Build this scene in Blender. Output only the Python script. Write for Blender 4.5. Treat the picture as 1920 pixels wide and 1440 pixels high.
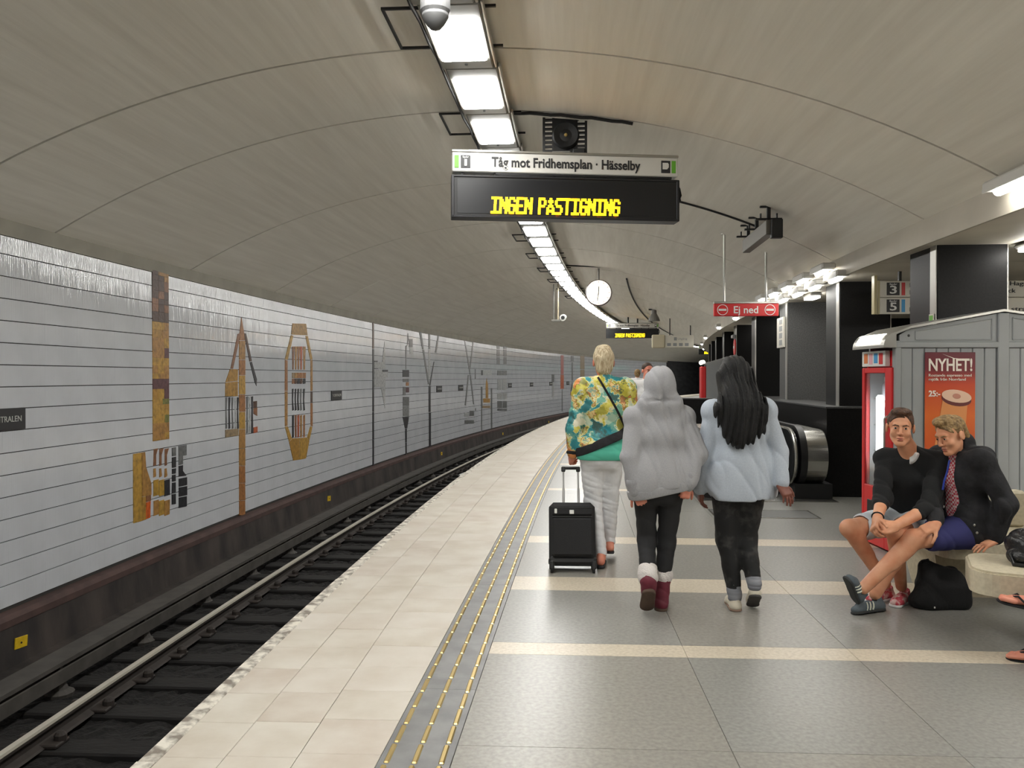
import bpy, bmesh, math, random
import numpy as np
from mathutils import Vector, Matrix
for o in list(bpy.data.objects):
    bpy.data.objects.remove(o)
SC = bpy.context.scene
COL = SC.collection
random.seed(7)

# ---------------------------------------------------------------- camera, world, exposure
cam_d = bpy.data.cameras.new('camera')
cam = bpy.data.objects.new('camera', cam_d)
COL.objects.link(cam)
cam.location = (0, 0, 1.55)
cam.rotation_euler = (math.pi / 2 - math.atan(14 / 1493), 0, 0)
cam_d.sensor_width = 36
cam_d.lens = 28.0
cam_d.clip_start = 0.05
cam_d.clip_end = 300
SC.camera = cam
w = bpy.data.worlds.new('world')
SC.world = w
w.use_nodes = True
w.node_tree.nodes['Background'].inputs[0].default_value = (0.5, 0.5, 0.5, 1)
w.node_tree.nodes['Background'].inputs[1].default_value = 0.02
SC.view_settings.view_transform = 'Standard'
SC.view_settings.look = 'None'
SC.view_settings.gamma = 1
SC.view_settings.use_curve_mapping = False
SC.view_settings.exposure = 1.15
LAMP_POWER = 15.0          # diffusers of the ceiling lamp row
SIDE_LAMP_POWER = 13.0     # lamps along the beam
SC.cycles.use_denoising = True
SC.cycles.filter_width = 1.25
SC.cycles.max_bounces = 8
SC.cycles.diffuse_bounces = 5
SC.cycles.sample_clamp_indirect = 6.0
SC.cycles.caustics_reflective = False
SC.cycles.caustics_refractive = False

# ---------------------------------------------------------------- curved alignment of the station
# s runs along the platform edge, u to the right of that edge, h above the platform
X0, T0, RAD = -1.64, 0.029, 167.0


def ang(s):
    return T0 + s / RAD


def P(s, u, h=0.0):
    t = ang(s)
    return Vector((X0 + RAD * (math.cos(T0) - math.cos(t)) + u * math.cos(t),
                   RAD * (math.sin(t) - math.sin(T0)) - u * math.sin(t), h))


def du(s):        # the platform furniture drifts a little from the edge as the curve goes on
    return 0.25 * (1 - math.exp(-max(0.0, s - 3.0) / 6.0))


# ---------------------------------------------------------------- materials
MATS = {}


def lin(c):
    def f(v):
        v /= 255.0
        return v / 12.92 if v <= 0.04045 else ((v + 0.055) / 1.055) ** 2.4
    return (f(c[0]), f(c[1]), f(c[2]), 1)


def mat(name, rgb, rough=0.6, metal=0.0, var=0.0, scale=8.0, bump=0.0, bscale=60.0, emit=0.0, rgb2=None, coat=0.0,
        spec=0.5, detail=4.0, stretch=None, ramp=None, alpha=None, trans=0.0):
    """Principled material; noise mixes rgb with rgb2 (or a darker rgb) by var, bump from a second noise."""
    if name in MATS:
        return MATS[name]
    m = bpy.data.materials.new(name)
    m.use_nodes = True
    nt = m.node_tree
    b = nt.nodes['Principled BSDF']
    b.inputs['Base Color'].default_value = lin(rgb)
    b.inputs['Roughness'].default_value = rough
    b.inputs['Metallic'].default_value = metal
    b.inputs['Specular IOR Level'].default_value = spec
    b.inputs['Coat Weight'].default_value = coat
    b.inputs['Coat Roughness'].default_value = 0.08
    b.inputs['Transmission Weight'].default_value = trans
    if emit:
        b.inputs['Emission Color'].default_value = lin(rgb)
        b.inputs['Emission Strength'].default_value = emit
    tc = nt.nodes.new('ShaderNodeTexCoord')
    src = tc.outputs['Object']
    if stretch:
        mp = nt.nodes.new('ShaderNodeMapping')
        mp.inputs['Scale'].default_value = stretch
        nt.links.new(src, mp.inputs[0])
        src = mp.outputs[0]
    if var or rgb2:
        n = nt.nodes.new('ShaderNodeTexNoise')
        n.inputs['Scale'].default_value = scale
        n.inputs['Detail'].default_value = detail
        nt.links.new(src, n.inputs['Vector'])
        r = nt.nodes.new('ShaderNodeValToRGB')
        lo, hi = ramp or (0.35, 0.65)
        r.color_ramp.elements[0].position = lo
        r.color_ramp.elements[1].position = hi
        c = lin(rgb)
        c2 = lin(rgb2) if rgb2 else (c[0] * (1 - var), c[1] * (1 - var), c[2] * (1 - var), 1)
        r.color_ramp.elements[0].color = c2
        r.color_ramp.elements[1].color = c
        nt.links.new(n.outputs['Fac'], r.inputs[0])
        nt.links.new(r.outputs[0], b.inputs['Base Color'])
        m['ramp'] = r.name
    if bump:
        n2 = nt.nodes.new('ShaderNodeTexNoise')
        n2.inputs['Scale'].default_value = bscale
        n2.inputs['Detail'].default_value = 3
        nt.links.new(src, n2.inputs['Vector'])
        bp = nt.nodes.new('ShaderNodeBump')
        bp.inputs['Strength'].default_value = bump
        bp.inputs['Distance'].default_value = 0.02
        nt.links.new(n2.outputs['Fac'], bp.inputs['Height'])
        nt.links.new(bp.outputs[0], b.inputs['Normal'])
    MATS[name] = m
    return m


# ---------------------------------------------------------------- mesh builder
class MB:
    def __init__(self):
        self.v, self.f, self.uv = [], [], {}

    def add(self, vs, fs, uvs=None):
        o = len(self.v)
        self.v += [tuple(p) for p in vs]
        for i, f in enumerate(fs):
            self.f.append(tuple(o + k for k in f))
            if uvs:
                self.uv[len(self.f) - 1] = uvs[i]
        return self

    def hexa(self, c):     # eight corners: bottom ring then top ring
        return self.add(c, [(3, 2, 1, 0), (4, 5, 6, 7), (0, 1, 5, 4), (1, 2, 6, 5), (2, 3, 7, 6), (3, 0, 4, 7)])

    def box(self, x0, x1, y0, y1, z0, z1, M=None):
        c = [Vector(p) for p in ((x0, y0, z0), (x1, y0, z0), (x1, y1, z0), (x0, y1, z0),
                                 (x0, y0, z1), (x1, y0, z1), (x1, y1, z1), (x0, y1, z1))]
        if M:
            c = [M @ p for p in c]
        return self.hexa(c)

    def bbox(self, x0, x1, y0, y1, z0, z1, b=0.01, M=None):
        """box with chamfered edges on every side (three stacked octagon-ish rings)"""
        b = min(b, (x1 - x0) / 2.01, (y1 - y0) / 2.01, (z1 - z0) / 2.01)
        def ring(i, z):
            a0, a1, c0, c1 = x0 + i, x1 - i, y0 + i, y1 - i
            return [(a0 + b, c0, z), (a1 - b, c0, z), (a1, c0 + b, z), (a1, c1 - b, z), (a1 - b, c1, z), (a0 + b, c1, z), (a0, c1 - b, z), (a0, c0 + b, z)]
        def inner(z):
            return [(x0 + b, y0 + b, z), (x1 - b, y0 + b, z), (x1 - b, y0 + b, z), (x1 - b, y1 - b, z), (x1 - b, y1 - b, z), (x0 + b, y1 - b, z), (x0 + b, y1 - b, z), (x0 + b, y0 + b, z)]
        rings = [inner(z0), ring(0, z0 + b), ring(0, z1 - b), inner(z1)]
        vs = [Vector(p) for r in rings for p in r]
        if M:
            vs = [M @ p for p in vs]
        fs = [(7, 6, 5, 4, 3, 2, 1, 0), tuple(24 + i for i in range(8))]
        for k in range(3):
            for i in range(8):
                j = (i + 1) % 8
                fs.append((k * 8 + i, k * 8 + j, k * 8 + 8 + j, k * 8 + 8 + i))
        return self.add(vs, fs)

    def prism(self, pts, d, M=None):
        """polygon pts (x, z) extruded along y from 0 to d"""
        n = len(pts)
        vs = [Vector((p[0], 0, p[1])) for p in pts] + [Vector((p[0], d, p[1])) for p in pts]
        if M:
            vs = [M @ p for p in vs]
        fs = [tuple(range(n)), tuple(range(2 * n - 1, n - 1, -1))]
        for i in range(n):
            j = (i + 1) % n
            fs.append((i, i + n, j + n, j))
        return self.add(vs, fs)

    def tube(self, path, r, n=10, cap=True, closed=False):
        path = [Vector(p) for p in path]
        rs = r if isinstance(r, (list, tuple)) else [r] * len(path)
        rings = []
        up = None
        for i, p in enumerate(path):
            if closed:
                t = path[(i + 1) % len(path)] - path[i - 1]
            else:
                t = path[min(i + 1, len(path) - 1)] - path[max(i - 1, 0)]
            t.normalize()
            if up is None:
                up = t.orthogonal().normalized()
            a = (up - t * up.dot(t))
            a = a.normalized() if a.length > 1e-6 else t.orthogonal().normalized()
            up = a
            b = t.cross(a)
            rings.append([p + (a * math.cos(2 * math.pi * k / n) + b * math.sin(2 * math.pi * k / n)) * rs[i] for k in range(n)])
        vs = [q for rg in rings for q in rg]
        fs = []
        m = len(path)
        for i in range(m if closed else m - 1):
            j = (i + 1) % m
            for k in range(n):
                l = (k + 1) % n
                fs.append((i * n + k, i * n + l, j * n + l, j * n + k))
        if cap and not closed:
            fs.append(tuple(range(n - 1, -1, -1)))
            fs.append(tuple((m - 1) * n + k for k in range(n)))
        return self.add(vs, fs)

    def lathe(self, prof, n=24, M=None):
        """profile (r, z) turned about z"""
        vs, fs = [], []
        for r, z in prof:
            for k in range(n):
                a = 2 * math.pi * k / n
                vs.append(Vector((r * math.cos(a), r * math.sin(a), z)))
        if M:
            vs = [M @ p for p in vs]
        for i in range(len(prof) - 1):
            for k in range(n):
                l = (k + 1) % n
                fs.append((i * n + k, i * n + l, (i + 1) * n + l, (i + 1) * n + k))
        fs.append(tuple(range(n - 1, -1, -1)))
        fs.append(tuple((len(prof) - 1) * n + k for k in range(n)))
        return self.add(vs, fs)

    def sweep(self, prof, s0, s1, step=0.5, drift=False, closed=True, uvl=None):
        """profile of (u, h) swept along the curve from s0 to s1"""
        n = max(1, int(math.ceil((s1 - s0) / step)))
        np_ = len(prof)
        vs, fs, uvs = [], [], []
        arc = [0.0]
        for i in range(1, np_ + 1):
            a, b = prof[i - 1], prof[i % np_]
            arc.append(arc[-1] + math.hypot(a[0] - b[0], a[1] - b[1]))
        ss = [s0 + (s1 - s0) * i / n for i in range(n + 1)]
        for s in ss:
            d = du(s) if drift else 0
            vs += [P(s, q[0] + d, q[1]) for q in prof]
        for i in range(n):
            for k in range(np_ if closed else np_ - 1):
                l = (k + 1) % np_
                fs.append((i * np_ + k, i * np_ + l, (i + 1) * np_ + l, (i + 1) * np_ + k))
                uvs.append([(ss[i], arc[k]), (ss[i], arc[k + 1]), (ss[i + 1], arc[k + 1]), (ss[i + 1], arc[k])])
        if closed:
            fs.append(tuple(range(np_ - 1, -1, -1)))
            uvs.append([(s0, 0)] * np_)
            fs.append(tuple(n * np_ + k for k in range(np_)))
            uvs.append([(s1, 0)] * np_)
        return self.add(vs, fs, uvs)

    def mesh(self, name, m=None, smooth=False):
        me = bpy.data.meshes.new(name)
        me.from_pydata(self.v, [], self.f)
        if self.uv:
            ul = me.uv_layers.new(name='UVMap')
            for p in me.polygons:
                q = self.uv.get(p.index)
                if q:
                    for k, li in enumerate(p.loop_indices):
                        ul.data[li].uv = q[k]
        if m is not None:
            me.materials.append(m)
        if smooth:
            me.polygons.foreach_set('use_smooth', [True] * len(me.polygons))
        bm = bmesh.new()
        bm.from_mesh(me)
        bmesh.ops.recalc_face_normals(bm, faces=bm.faces)
        bm.to_mesh(me)
        bm.free()
        me.update()
        return me


def link(name, me, parent=None, loc=None, rotz=None):
    o = bpy.data.objects.new(name, me)
    COL.objects.link(o)
    if parent is not None:
        o.parent = parent
    if loc is not None:
        o.location = loc
    if rotz is not None:
        o.rotation_euler = (0, 0, rotz)
    return o


def obj(name, mb, m, parent=None, smooth=False, loc=None, rotz=None, label=None):
    o = link(name, mb.mesh(name, m, smooth), parent, loc, rotz)
    if label:
        o['label'] = label
    return o


def tag(o, label, cat, group=None):
    o['label'] = label
    o['category'] = cat
    if group:
        o['group'] = group
    return o


def thing(name, label, cat, loc=(0, 0, 0), rotz=0.0, group=None):
    o = link(name, None, None, loc, rotz)
    return tag(o, label, cat, group)


def at(name, label, cat, s, u, h, group=None, turn=0.0):
    """thing standing at (s, u, h), its y axis along the platform"""
    return thing(name, label, cat, P(s, u, h), -ang(s) + turn, group)


def struct(name, mb=None, m=None, smooth=False, parent=None):
    o = link(name, mb.mesh(name, m, smooth) if mb else None, parent)
    if parent is None:
        o['kind'] = 'structure'
    return o


def copy_tree(o, parent=None):
    c = o.copy()
    COL.objects.link(c)
    if parent is not None:
        c.parent = parent
    for ch in o.children:
        copy_tree(ch, c)
    return c


def text_mesh(txt, size, depth=0.004, bold=0.0, align='CENTER', space=1.0, shear=0.0):
    cu = bpy.data.curves.new('lettering', 'FONT')
    cu.body = txt
    cu.size = size
    cu.extrude = depth
    cu.offset = bold
    cu.align_x = align
    cu.align_y = 'CENTER'
    cu.space_character = space
    cu.shear = shear
    cu.resolution_u = 3
    o = bpy.data.objects.new('lettering', cu)
    COL.objects.link(o)
    dg = bpy.context.evaluated_depsgraph_get()
    me = bpy.data.meshes.new_from_object(o.evaluated_get(dg))
    bpy.data.objects.remove(o)
    bpy.data.curves.remove(cu)
    me.name = 'lettering'
    return me


def text(parent, txt, size, loc, m, face='y-', name='lettering', **k):
    """lettering that faces -y (towards the camera), -x or +x"""
    me = text_mesh(txt, size, **k)
    rot = {'y-': (math.pi / 2, 0, 0), 'x-': (math.pi / 2, 0, -math.pi / 2), 'x+': (math.pi / 2, 0, math.pi / 2)}[face]
    me.transform(Matrix.Translation(Vector(loc)) @ (Matrix.Rotation(rot[2], 4, 'Z') @ Matrix.Rotation(rot[0], 4, 'X')))
    me.materials.clear()
    me.materials.append(m)
    return link(name, me, parent)
# ================================================================ setting
S0, S1 = -6.0, 84.0
TILE_END = 76.5
# ---------------------------------------------------------------- materials of the setting


def tile_mat():
    m = mat('glazed_wall_tile', (200, 203, 208), rough=0.09, var=0.08, scale=2.2, spec=0.6)
    nt = m.node_tree
    b = nt.nodes['Principled BSDF']
    uv = nt.nodes.new('ShaderNodeUVMap')
    wv = nt.nodes.new('ShaderNodeTexWave')
    wv.wave_type = 'BANDS'
    wv.bands_direction = 'X'
    wv.inputs["Scale"].default_value = 12.566
    wv.inputs['Distortion'].default_value = 0.6
    wv.inputs['Detail'].default_value = 1
    nt.links.new(uv.outputs[0], wv.inputs['Vector'])
    mp = nt.nodes.new('ShaderNodeMapping')
    mp.inputs['Scale'].default_value = (24, 2.4, 1)
    nt.links.new(uv.outputs[0], mp.inputs[0])
    n = nt.nodes.new('ShaderNodeTexNoise')
    n.inputs['Scale'].default_value = 1.0
    n.inputs['Detail'].default_value = 3
    nt.links.new(mp.outputs[0], n.inputs['Vector'])
    mx = nt.nodes.new('ShaderNodeMath')
    mx.operation = 'MULTIPLY_ADD'
    mx.inputs[1].default_value = 0.25
    nt.links.new(wv.outputs['Fac'], mx.inputs[0])
    nt.links.new(n.outputs['Fac'], mx.inputs[2])
    bp = nt.nodes.new('ShaderNodeBump')
    bp.inputs['Strength'].default_value = 0.24
    bp.inputs['Distance'].default_value = 0.012
    nt.links.new(mx.outputs[0], bp.inputs['Height'])
    nt.links.new(bp.outputs[0], b.inputs['Normal'])
    return m


def vault_mat():
    m = mat('board_formed_concrete', (232, 228, 216), rough=0.5, spec=0.3)
    nt = m.node_tree
    b = nt.nodes['Principled BSDF']
    uv = nt.nodes.new('ShaderNodeUVMap')
    mp = nt.nodes.new('ShaderNodeMapping')
    mp.inputs['Scale'].default_value = (0.5, 9.0, 1)
    nt.links.new(uv.outputs[0], mp.inputs[0])
    n = nt.nodes.new('ShaderNodeTexNoise')
    n.inputs['Scale'].default_value = 1.0
    n.inputs['Detail'].default_value = 5
    n.inputs['Roughness'].default_value = 0.6
    nt.links.new(mp.outputs[0], n.inputs['Vector'])
    r = nt.nodes.new('ShaderNodeValToRGB')
    r.color_ramp.elements[0].position = 0.3
    r.color_ramp.elements[1].position = 0.7
    r.color_ramp.elements[0].color = lin((222, 217, 205))
    r.color_ramp.elements[1].color = lin((237, 233, 222))
    nt.links.new(n.outputs['Fac'], r.inputs[0])
    nt.links.new(r.outputs[0], b.inputs['Base Color'])
    bp = nt.nodes.new('ShaderNodeBump')
    bp.inputs['Strength'].default_value = 0.15
    bp.inputs['Distance'].default_value = 0.02
    nt.links.new(n.outputs['Fac'], bp.inputs['Height'])
    nt.links.new(bp.outputs[0], b.inputs['Normal'])
    return m


M_TILE = tile_mat()
M_VAULT = vault_mat()
M_GROUT = mat('dark_grout', (52, 50, 48), rough=0.9)
M_BAND = mat('concrete_band', (150, 146, 134), rough=0.6, var=0.15, scale=3)
M_PLINTH = mat('sooty_plinth', (66, 58, 54), rough=0.85, rgb2=(34, 30, 29), scale=2.5, bump=0.3, bscale=14, stretch=(1, 1, 0.4))
M_LEDGE = mat('brown_ledge', (78, 58, 54), rough=0.8, var=0.3, scale=5)
M_BALLAST = mat('sooty_ballast', (30, 28, 27), rough=0.95, rgb2=(12, 11, 11), scale=22, bump=1.0, bscale=26)
M_SLEEPER = mat('creosote_sleeper', (31, 29, 28), rough=0.9, var=0.45, scale=9, bump=0.4, bscale=30, stretch=(0.3, 1, 1))
M_RUST = mat('rail_web_rust', (52, 45, 41), rough=0.75, var=0.3, scale=12)
M_RAILTOP = mat('polished_rail_head', (196, 190, 176), rough=0.35, metal=0.35)
M_COVER = mat('grimy_cover_board', (74, 70, 66), rough=0.7, var=0.35, scale=6)
M_CREAM = mat('cream_limestone', (212, 206, 195), rough=0.38, rgb2=(197, 188, 174), scale=3.2, detail=7, bump=0.05, bscale=40)
M_CREAM2 = mat('cream_limestone_pink', (209, 202, 191), rough=0.38, rgb2=(195, 184, 171), scale=4.0, detail=7, bump=0.05, bscale=40)
M_CREAM3 = mat('cream_limestone_pale', (214, 208, 198), rough=0.36, rgb2=(200, 191, 178), scale=2.6, detail=7, bump=0.05, bscale=40)
M_COPING = mat('worn_coping', (222, 217, 205), rough=0.6, rgb2=(128, 120, 110), scale=13, ramp=(0.38, 0.6), bump=0.3, bscale=30)
M_TERR = mat('grey_terrazzo', (154, 153, 147), rough=0.33, rgb2=(130, 129, 124), scale=46, detail=5, ramp=(0.3, 0.72))
M_TERR2 = mat('grey_terrazzo_warm', (156, 153, 145), rough=0.33, rgb2=(132, 129, 122), scale=44, detail=5, ramp=(0.3, 0.72))
M_STRIPE = mat('cream_terrazzo_band', (208, 197, 178), rough=0.36, rgb2=(184, 172, 152), scale=50, ramp=(0.25, 0.6))
M_TACT = mat('grey_tactile_stone', (136, 136, 136), rough=0.42, rgb2=(116, 116, 117), scale=7)
M_BRASS = mat('brass_stud', (214, 190, 130), rough=0.3, metal=0.85)
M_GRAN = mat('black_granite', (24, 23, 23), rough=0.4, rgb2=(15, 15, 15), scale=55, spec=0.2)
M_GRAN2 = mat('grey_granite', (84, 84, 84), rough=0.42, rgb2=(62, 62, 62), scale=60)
M_ALU = mat('satin_aluminium', (178, 176, 170), rough=0.35, metal=0.8)
M_SOFFIT = mat('beige_soffit', (206, 199, 184), rough=0.6, var=0.12, scale=1.5)
M_DARKROCK = mat('tunnel_rock', (40, 41, 43), rough=0.9, rgb2=(20, 21, 22), scale=1.6, bump=0.8, bscale=2.5, stretch=(0.6, 0.6, 2))

# ---------------------------------------------------------------- left wall: tile courses on a grout bed
mb = MB()
mb.sweep([(-3.512, -1.4), (-3.512, 3.1), (-3.9, 3.1), (-3.9, -1.4)], S0, TILE_END, 0.6)
wall_l = struct('wall_left', mb, M_GROUT)
ROWS = []
top = 2.70
ROWS.append((top, 2.875))
while top > -0.6:
    ROWS.append((max(top - 0.208, -0.66), top))
    top -= 0.208
TL, TG = 0.6, 0.0


def tile_box(mb_, s0, s1, h0, h1, local=None, ush=0.0):
    """a tile with a slightly rounded face"""
    g, gv = 0.002, 0.00008
    j0, j1 = rng.uniform(-.0012, .0012), rng.uniform(-.0012, .0012) - (.0024 if h0 > 2.6 else 0)
    if local is not None:
        j0 = j1 = 0
    if local is None:
        c = lambda s, u, h: P(s, u, h)
    else:
        c = lambda s, u, h: Vector((u + 3.5, s, h))
    vs = [c(s0, -3.512, h0), c(s1, -3.512, h0), c(s1, -3.512, h1), c(s0, -3.512, h1),
          c(s0 + gv, -3.5 + j0, h0 + g), c(s1 - gv, -3.5 + j0, h0 + g), c(s1 - gv, -3.5 + j1, h1 - g), c(s0 + gv, -3.5 + j1, h1 - g)]
    fs = [(4, 5, 6, 7), (0, 1, 5, 4), (1, 2, 6, 5), (2, 3, 7, 6), (3, 0, 4, 7)]
    sq = {0: s0, 1: s1, 2: s1, 3: s0, 4: s0, 5: s1, 6: s1, 7: s0}
    hq = {0: h0, 1: h0, 2: h1, 3: h1, 4: h0, 5: h0, 6: h1, 7: h1}
    mb_.add(vs, fs, [[(sq[k], hq[k]) for k in f] for f in fs])


rng = random.Random(3)
tile_me = {}
cnt = 0
far = MB()
rng = random.Random(3)
for k in range(int((S0) / TL), int(TILE_END / TL)):
    for ri, (h0, h1) in enumerate(ROWS):
        s0 = k * TL + TG / 2
        s1 = (k + 1) * TL - TG / 2
        a, b_ = h0 + 0.003, h1 - 0.003
        near = 5.4 <= s0 < 16.0 and cnt < 298
        if near:
            key = round(b_ - a, 4)
            if key not in tile_me:
                t_ = MB()
                tile_box(t_, -TL / 2 * (RAD + 3.5) / RAD, TL / 2 * (RAD + 3.5) / RAD, 0, b_ - a, local=True)
                tile_me[key] = t_.mesh('tile', M_TILE)
            sm = (k + 0.5) * TL
            t = link('tile', tile_me[key], wall_l, P(sm, -3.5, a), -ang(sm))
            t.rotation_euler.y = rng.uniform(-.006, .006) - (.014 if ri == 0 else 0)
            cnt += 1
        else:
            tile_box(far, s0, s1, a, b_, ush=rng.uniform(-0.001, 0.001))
o = obj('tile', far, M_TILE, wall_l)
o['kind'] = 'stuff'

# concrete band over the tiles
mb = MB().sweep([(-3.52, 2.876), (-3.494, 2.876), (-3.488, 3.03), (-3.6, 3.03)], S0, TILE_END, 0.8)
struct('trim_1', mb, M_BAND)
# sooty plinth with brown ledge and cable duct
mb = MB().sweep([(-3.52, -0.70), (-3.38, -0.76), (-3.34, -1.13), (-3.10, -1.16), (-3.08, -1.4), (-3.6, -1.4)], S0, S1, 0.6)
struct('trim_2', mb, M_PLINTH)
mb = MB().sweep([(-3.53, -0.66), (-3.41, -0.665), (-3.37, -0.705), (-3.37, -0.77), (-3.53, -0.77)], S0, S1, 0.6)
struct('trim_3', mb, M_LEDGE)

# ---------------------------------------------------------------- tunnel rock past the end of the tiles
mb = MB()
n = 40
for i in range(n):
    pass
mb.sweep([(-3.5, -1.4), (-3.5, 3.1), (-4.2, 3.1), (-4.2, -1.4)], TILE_END, 150, 1.0)
struct('wall_tunnel', mb, M_DARKROCK)

# ---------------------------------------------------------------- ballast bed
mb = MB()
rg = random.Random(5)
us = [-3.4 + 0.085 * i for i in range(42)]
ss = [2.0 + 0.09 * i for i in range(180)]
vs = []
for s in ss:
    for u in us:
        q = P(s + rg.uniform(-.03, .03), u + rg.uniform(-.03, .03), -1.235 + rg.uniform(-.022, .022))
        vs.append(q)
nu = len(us)
fs = [(i * nu + k, i * nu + k + 1, (i + 1) * nu + k + 1, (i + 1) * nu + k) for i in range(len(ss) - 1) for k in range(nu - 1)]
mb.add(vs, fs)
o = obj('ballast', mb, M_BALLAST)
o['kind'] = 'stuff'
tag(o, 'sooty black ballast stones bedding the railway track', 'ballast')
mb = MB().sweep([(-3.6, -1.262), (0.1, -1.262), (0.1, -1.5), (-3.6, -1.5)], S0, 150, 1.0)
struct('ground', mb, M_BALLAST)

# ---------------------------------------------------------------- track
track = thing('railway_track', 'single curved railway track of two polished rails on dark sleepers', 'track', P(0, -1.4, -1.24), 0)
track.location = (0, 0, 0)
sl = MB().bbox(-1.25, 1.25, -0.12, 0.12, -0.1, 0.0, 0.015).mesh('sleeper', M_SLEEPER)
fast = MB()
fast.bbox(-0.16, 0.16, -0.085, 0.085, 0, 0.03, 0.008)
for sx in (-0.12, 0.12):
    fast.lathe([(0.045, 0.02), (0.045, 0.065), (0.03, 0.085), (0.01, 0.09)], 10, Matrix.Translation((sx, 0.03 * (1 if sx > 0 else -1), 0)))
fast = fast.mesh('fastener', M_RUST)
k = 0
s = 0.2
rr = random.Random(8)
while s < 80:
    link('sleeper', sl, track, P(s, -1.41, -1.19 + rr.uniform(-.008, .008)), -ang(s) + rr.uniform(-.012, .012))
    if s < 45:
        link('fastener', fast, track, P(s, -2.13, -1.19), -ang(s))
        link('fastener', fast, track, P(s, -0.70, -1.19), -ang(s))
    s += 0.62
for uc in (-2.13, -0.70):
    prof = [(-.075, -1.185), (.075, -1.185), (.06, -1.172), (.012, -1.155), (.01, -1.10), (.036, -1.085), (.036, -1.066), (-.036, -1.066), (-.036, -1.085), (-.01, -1.10), (-.012, -1.155), (-.06, -1.172)]
    ro = obj('rail', MB().sweep([(uc + a, b_) for a, b_ in prof], S0, 90, 0.6), M_RUST, track)
    obj('rail_head', MB().sweep([(uc - .033, -1.066), (uc + .033, -1.066), (uc + .026, -1.048), (uc - .026, -1.048)], S0, 90, 0.6), M_RAILTOP, ro, label='polished running surface of the rail')

# third rail with its cover boards on stub supports
tr = thing('third_rail', 'covered power rail on stub supports between track and plinth', 'rail')
obj('cover_board', MB().sweep([(-2.86, -0.975), (-2.62, -0.975), (-2.62, -0.94), (-2.86, -0.94)], S0, 85, 0.6), M_COVER, tr)
obj('side_board', MB().sweep([(-2.60, -1.10), (-2.575, -1.10), (-2.575, -0.985), (-2.60, -0.985)], S0, 85, 0.6), M_COVER, tr)
obj('conductor_rail', MB().sweep([(-2.78, -1.10), (-2.69, -1.10), (-2.69, -1.02), (-2.78, -1.02)], S0, 85, 0.6), M_RUST, tr)
sup = MB()
sup.lathe([(0.11, -0.02), (0.12, 0.03), (0.07, 0.06), (0.05, 0.12), (0.075, 0.13), (0.075, 0.15), (0.04, 0.17)], 12)
sup.box(-0.16, 0.02, -0.02, 0.02, 0.12, 0.275)
sup = sup.mesh('support', M_COVER)
s = 4.05
while s < 70:
    link('support', sup, tr, P(s, -2.66, -1.24), -ang(s))
    s += 1.36

# ---------------------------------------------------------------- platform
floor = struct('floor', MB().sweep([(0.03, -0.03), (1.28, -0.03), (1.28, -0.5), (0.03, -0.5)], S0, S1, 0.8), M_GROUT)
obj('platform_edge', MB().sweep([(0.03, -0.035), (0.09, -0.035), (0.09, -1.4), (0.03, -1.4)], S0, S1, 0.8), M_PLINTH, floor)


def slab(name, s0, s1, u0, u1, m, par, h=0.0, th=0.028, g=0.003, d0=0.0, d1=0.0, c=0.002):
    """stone slab between two lines of the alignment, its rim chamfered; d0, d1: drift of the left and right rim"""
    b = MB()
    n = max(1, int(round((s1 - s0) / 0.5)))
    s0 += g; s1 -= g
    rows = []
    for i in range(n + 1):
        s = s0 + (s1 - s0) * i / n
        ua, ub = u0 + g + d0 * du(s), u1 - g + d1 * du(s)
        rows.append((s, ua, ub))
    vs, fs = [], []
    for i, (s, ua, ub) in enumerate(rows):
        e = c if i == 0 else (-c if i == n else 0)
        vs += [P(s, ua, h - th), P(s, ua, h - c), P(s + e, ua + c, h), P(s + e, ub - c, h), P(s, ub, h - c), P(s, ub, h - th)]
    for i in range(n):
        for k in range(5):
            fs.append((i * 6 + k, i * 6 + k + 1, (i + 1) * 6 + k + 1, (i + 1) * 6 + k))
    e = n * 6
    fs += [(0, 5, 4, 1), (1, 4, 3, 2), (e + 1, e + 4, e + 5, e), (e + 2, e + 3, e + 4, e + 1)]
    b.add(vs, fs)
    if par is None:
        return b
    return obj(name, b, m, par)


def merge_into(dst, b):
    dst.add(b.v, b.f)


# coping stones and cream pavers
far = [MB(), MB(), MB(), MB()]
rp = random.Random(11)
s = S0
while s < S1 - 1:
    L = rp.choice((0.9, 1.0, 1.1))
    if 2.5 < s < 22:
        slab('coping_stone', s, s + L, 0.0 + rp.uniform(-.004, .004), 0.085, M_COPING, floor, c=0.006)
    else:
        merge_into(far[3], slab('', s, s + L, 0, 0.085, None, None))
    s += L
cols = [(0.085, 0.345), (0.345, 0.64), (0.64, 0.965)]
s = S0
PV = 0.33
while s < S1 - 1:
    for ci, (a, b_) in enumerate(cols):
        dr = 1.0 if ci == 2 else 0.0
        mi = rp.choice((0, 0, 1, 2))
        mm = (M_CREAM, M_CREAM2, M_CREAM3)[mi]
        off = (0, 0.02, 0.06)[ci]
        if 2.6 < s < 16.5:
            slab('paver', s + off, s + off + PV, a, b_, mm, floor, h=rp.uniform(-.0012, .0006), g=0.0012, d1=dr)
        else:
            merge_into(far[mi], slab('', s + off, s + off + PV, a, b_, None, None, g=0.0012, d1=dr))
    s += PV
for b, mm in zip(far, (M_CREAM, M_CREAM2, M_CREAM3, M_COPING)):
    o = obj('paver' if mm is not M_COPING else 'coping_stone', b, mm, floor)
    o['kind'] = 'stuff'

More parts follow.
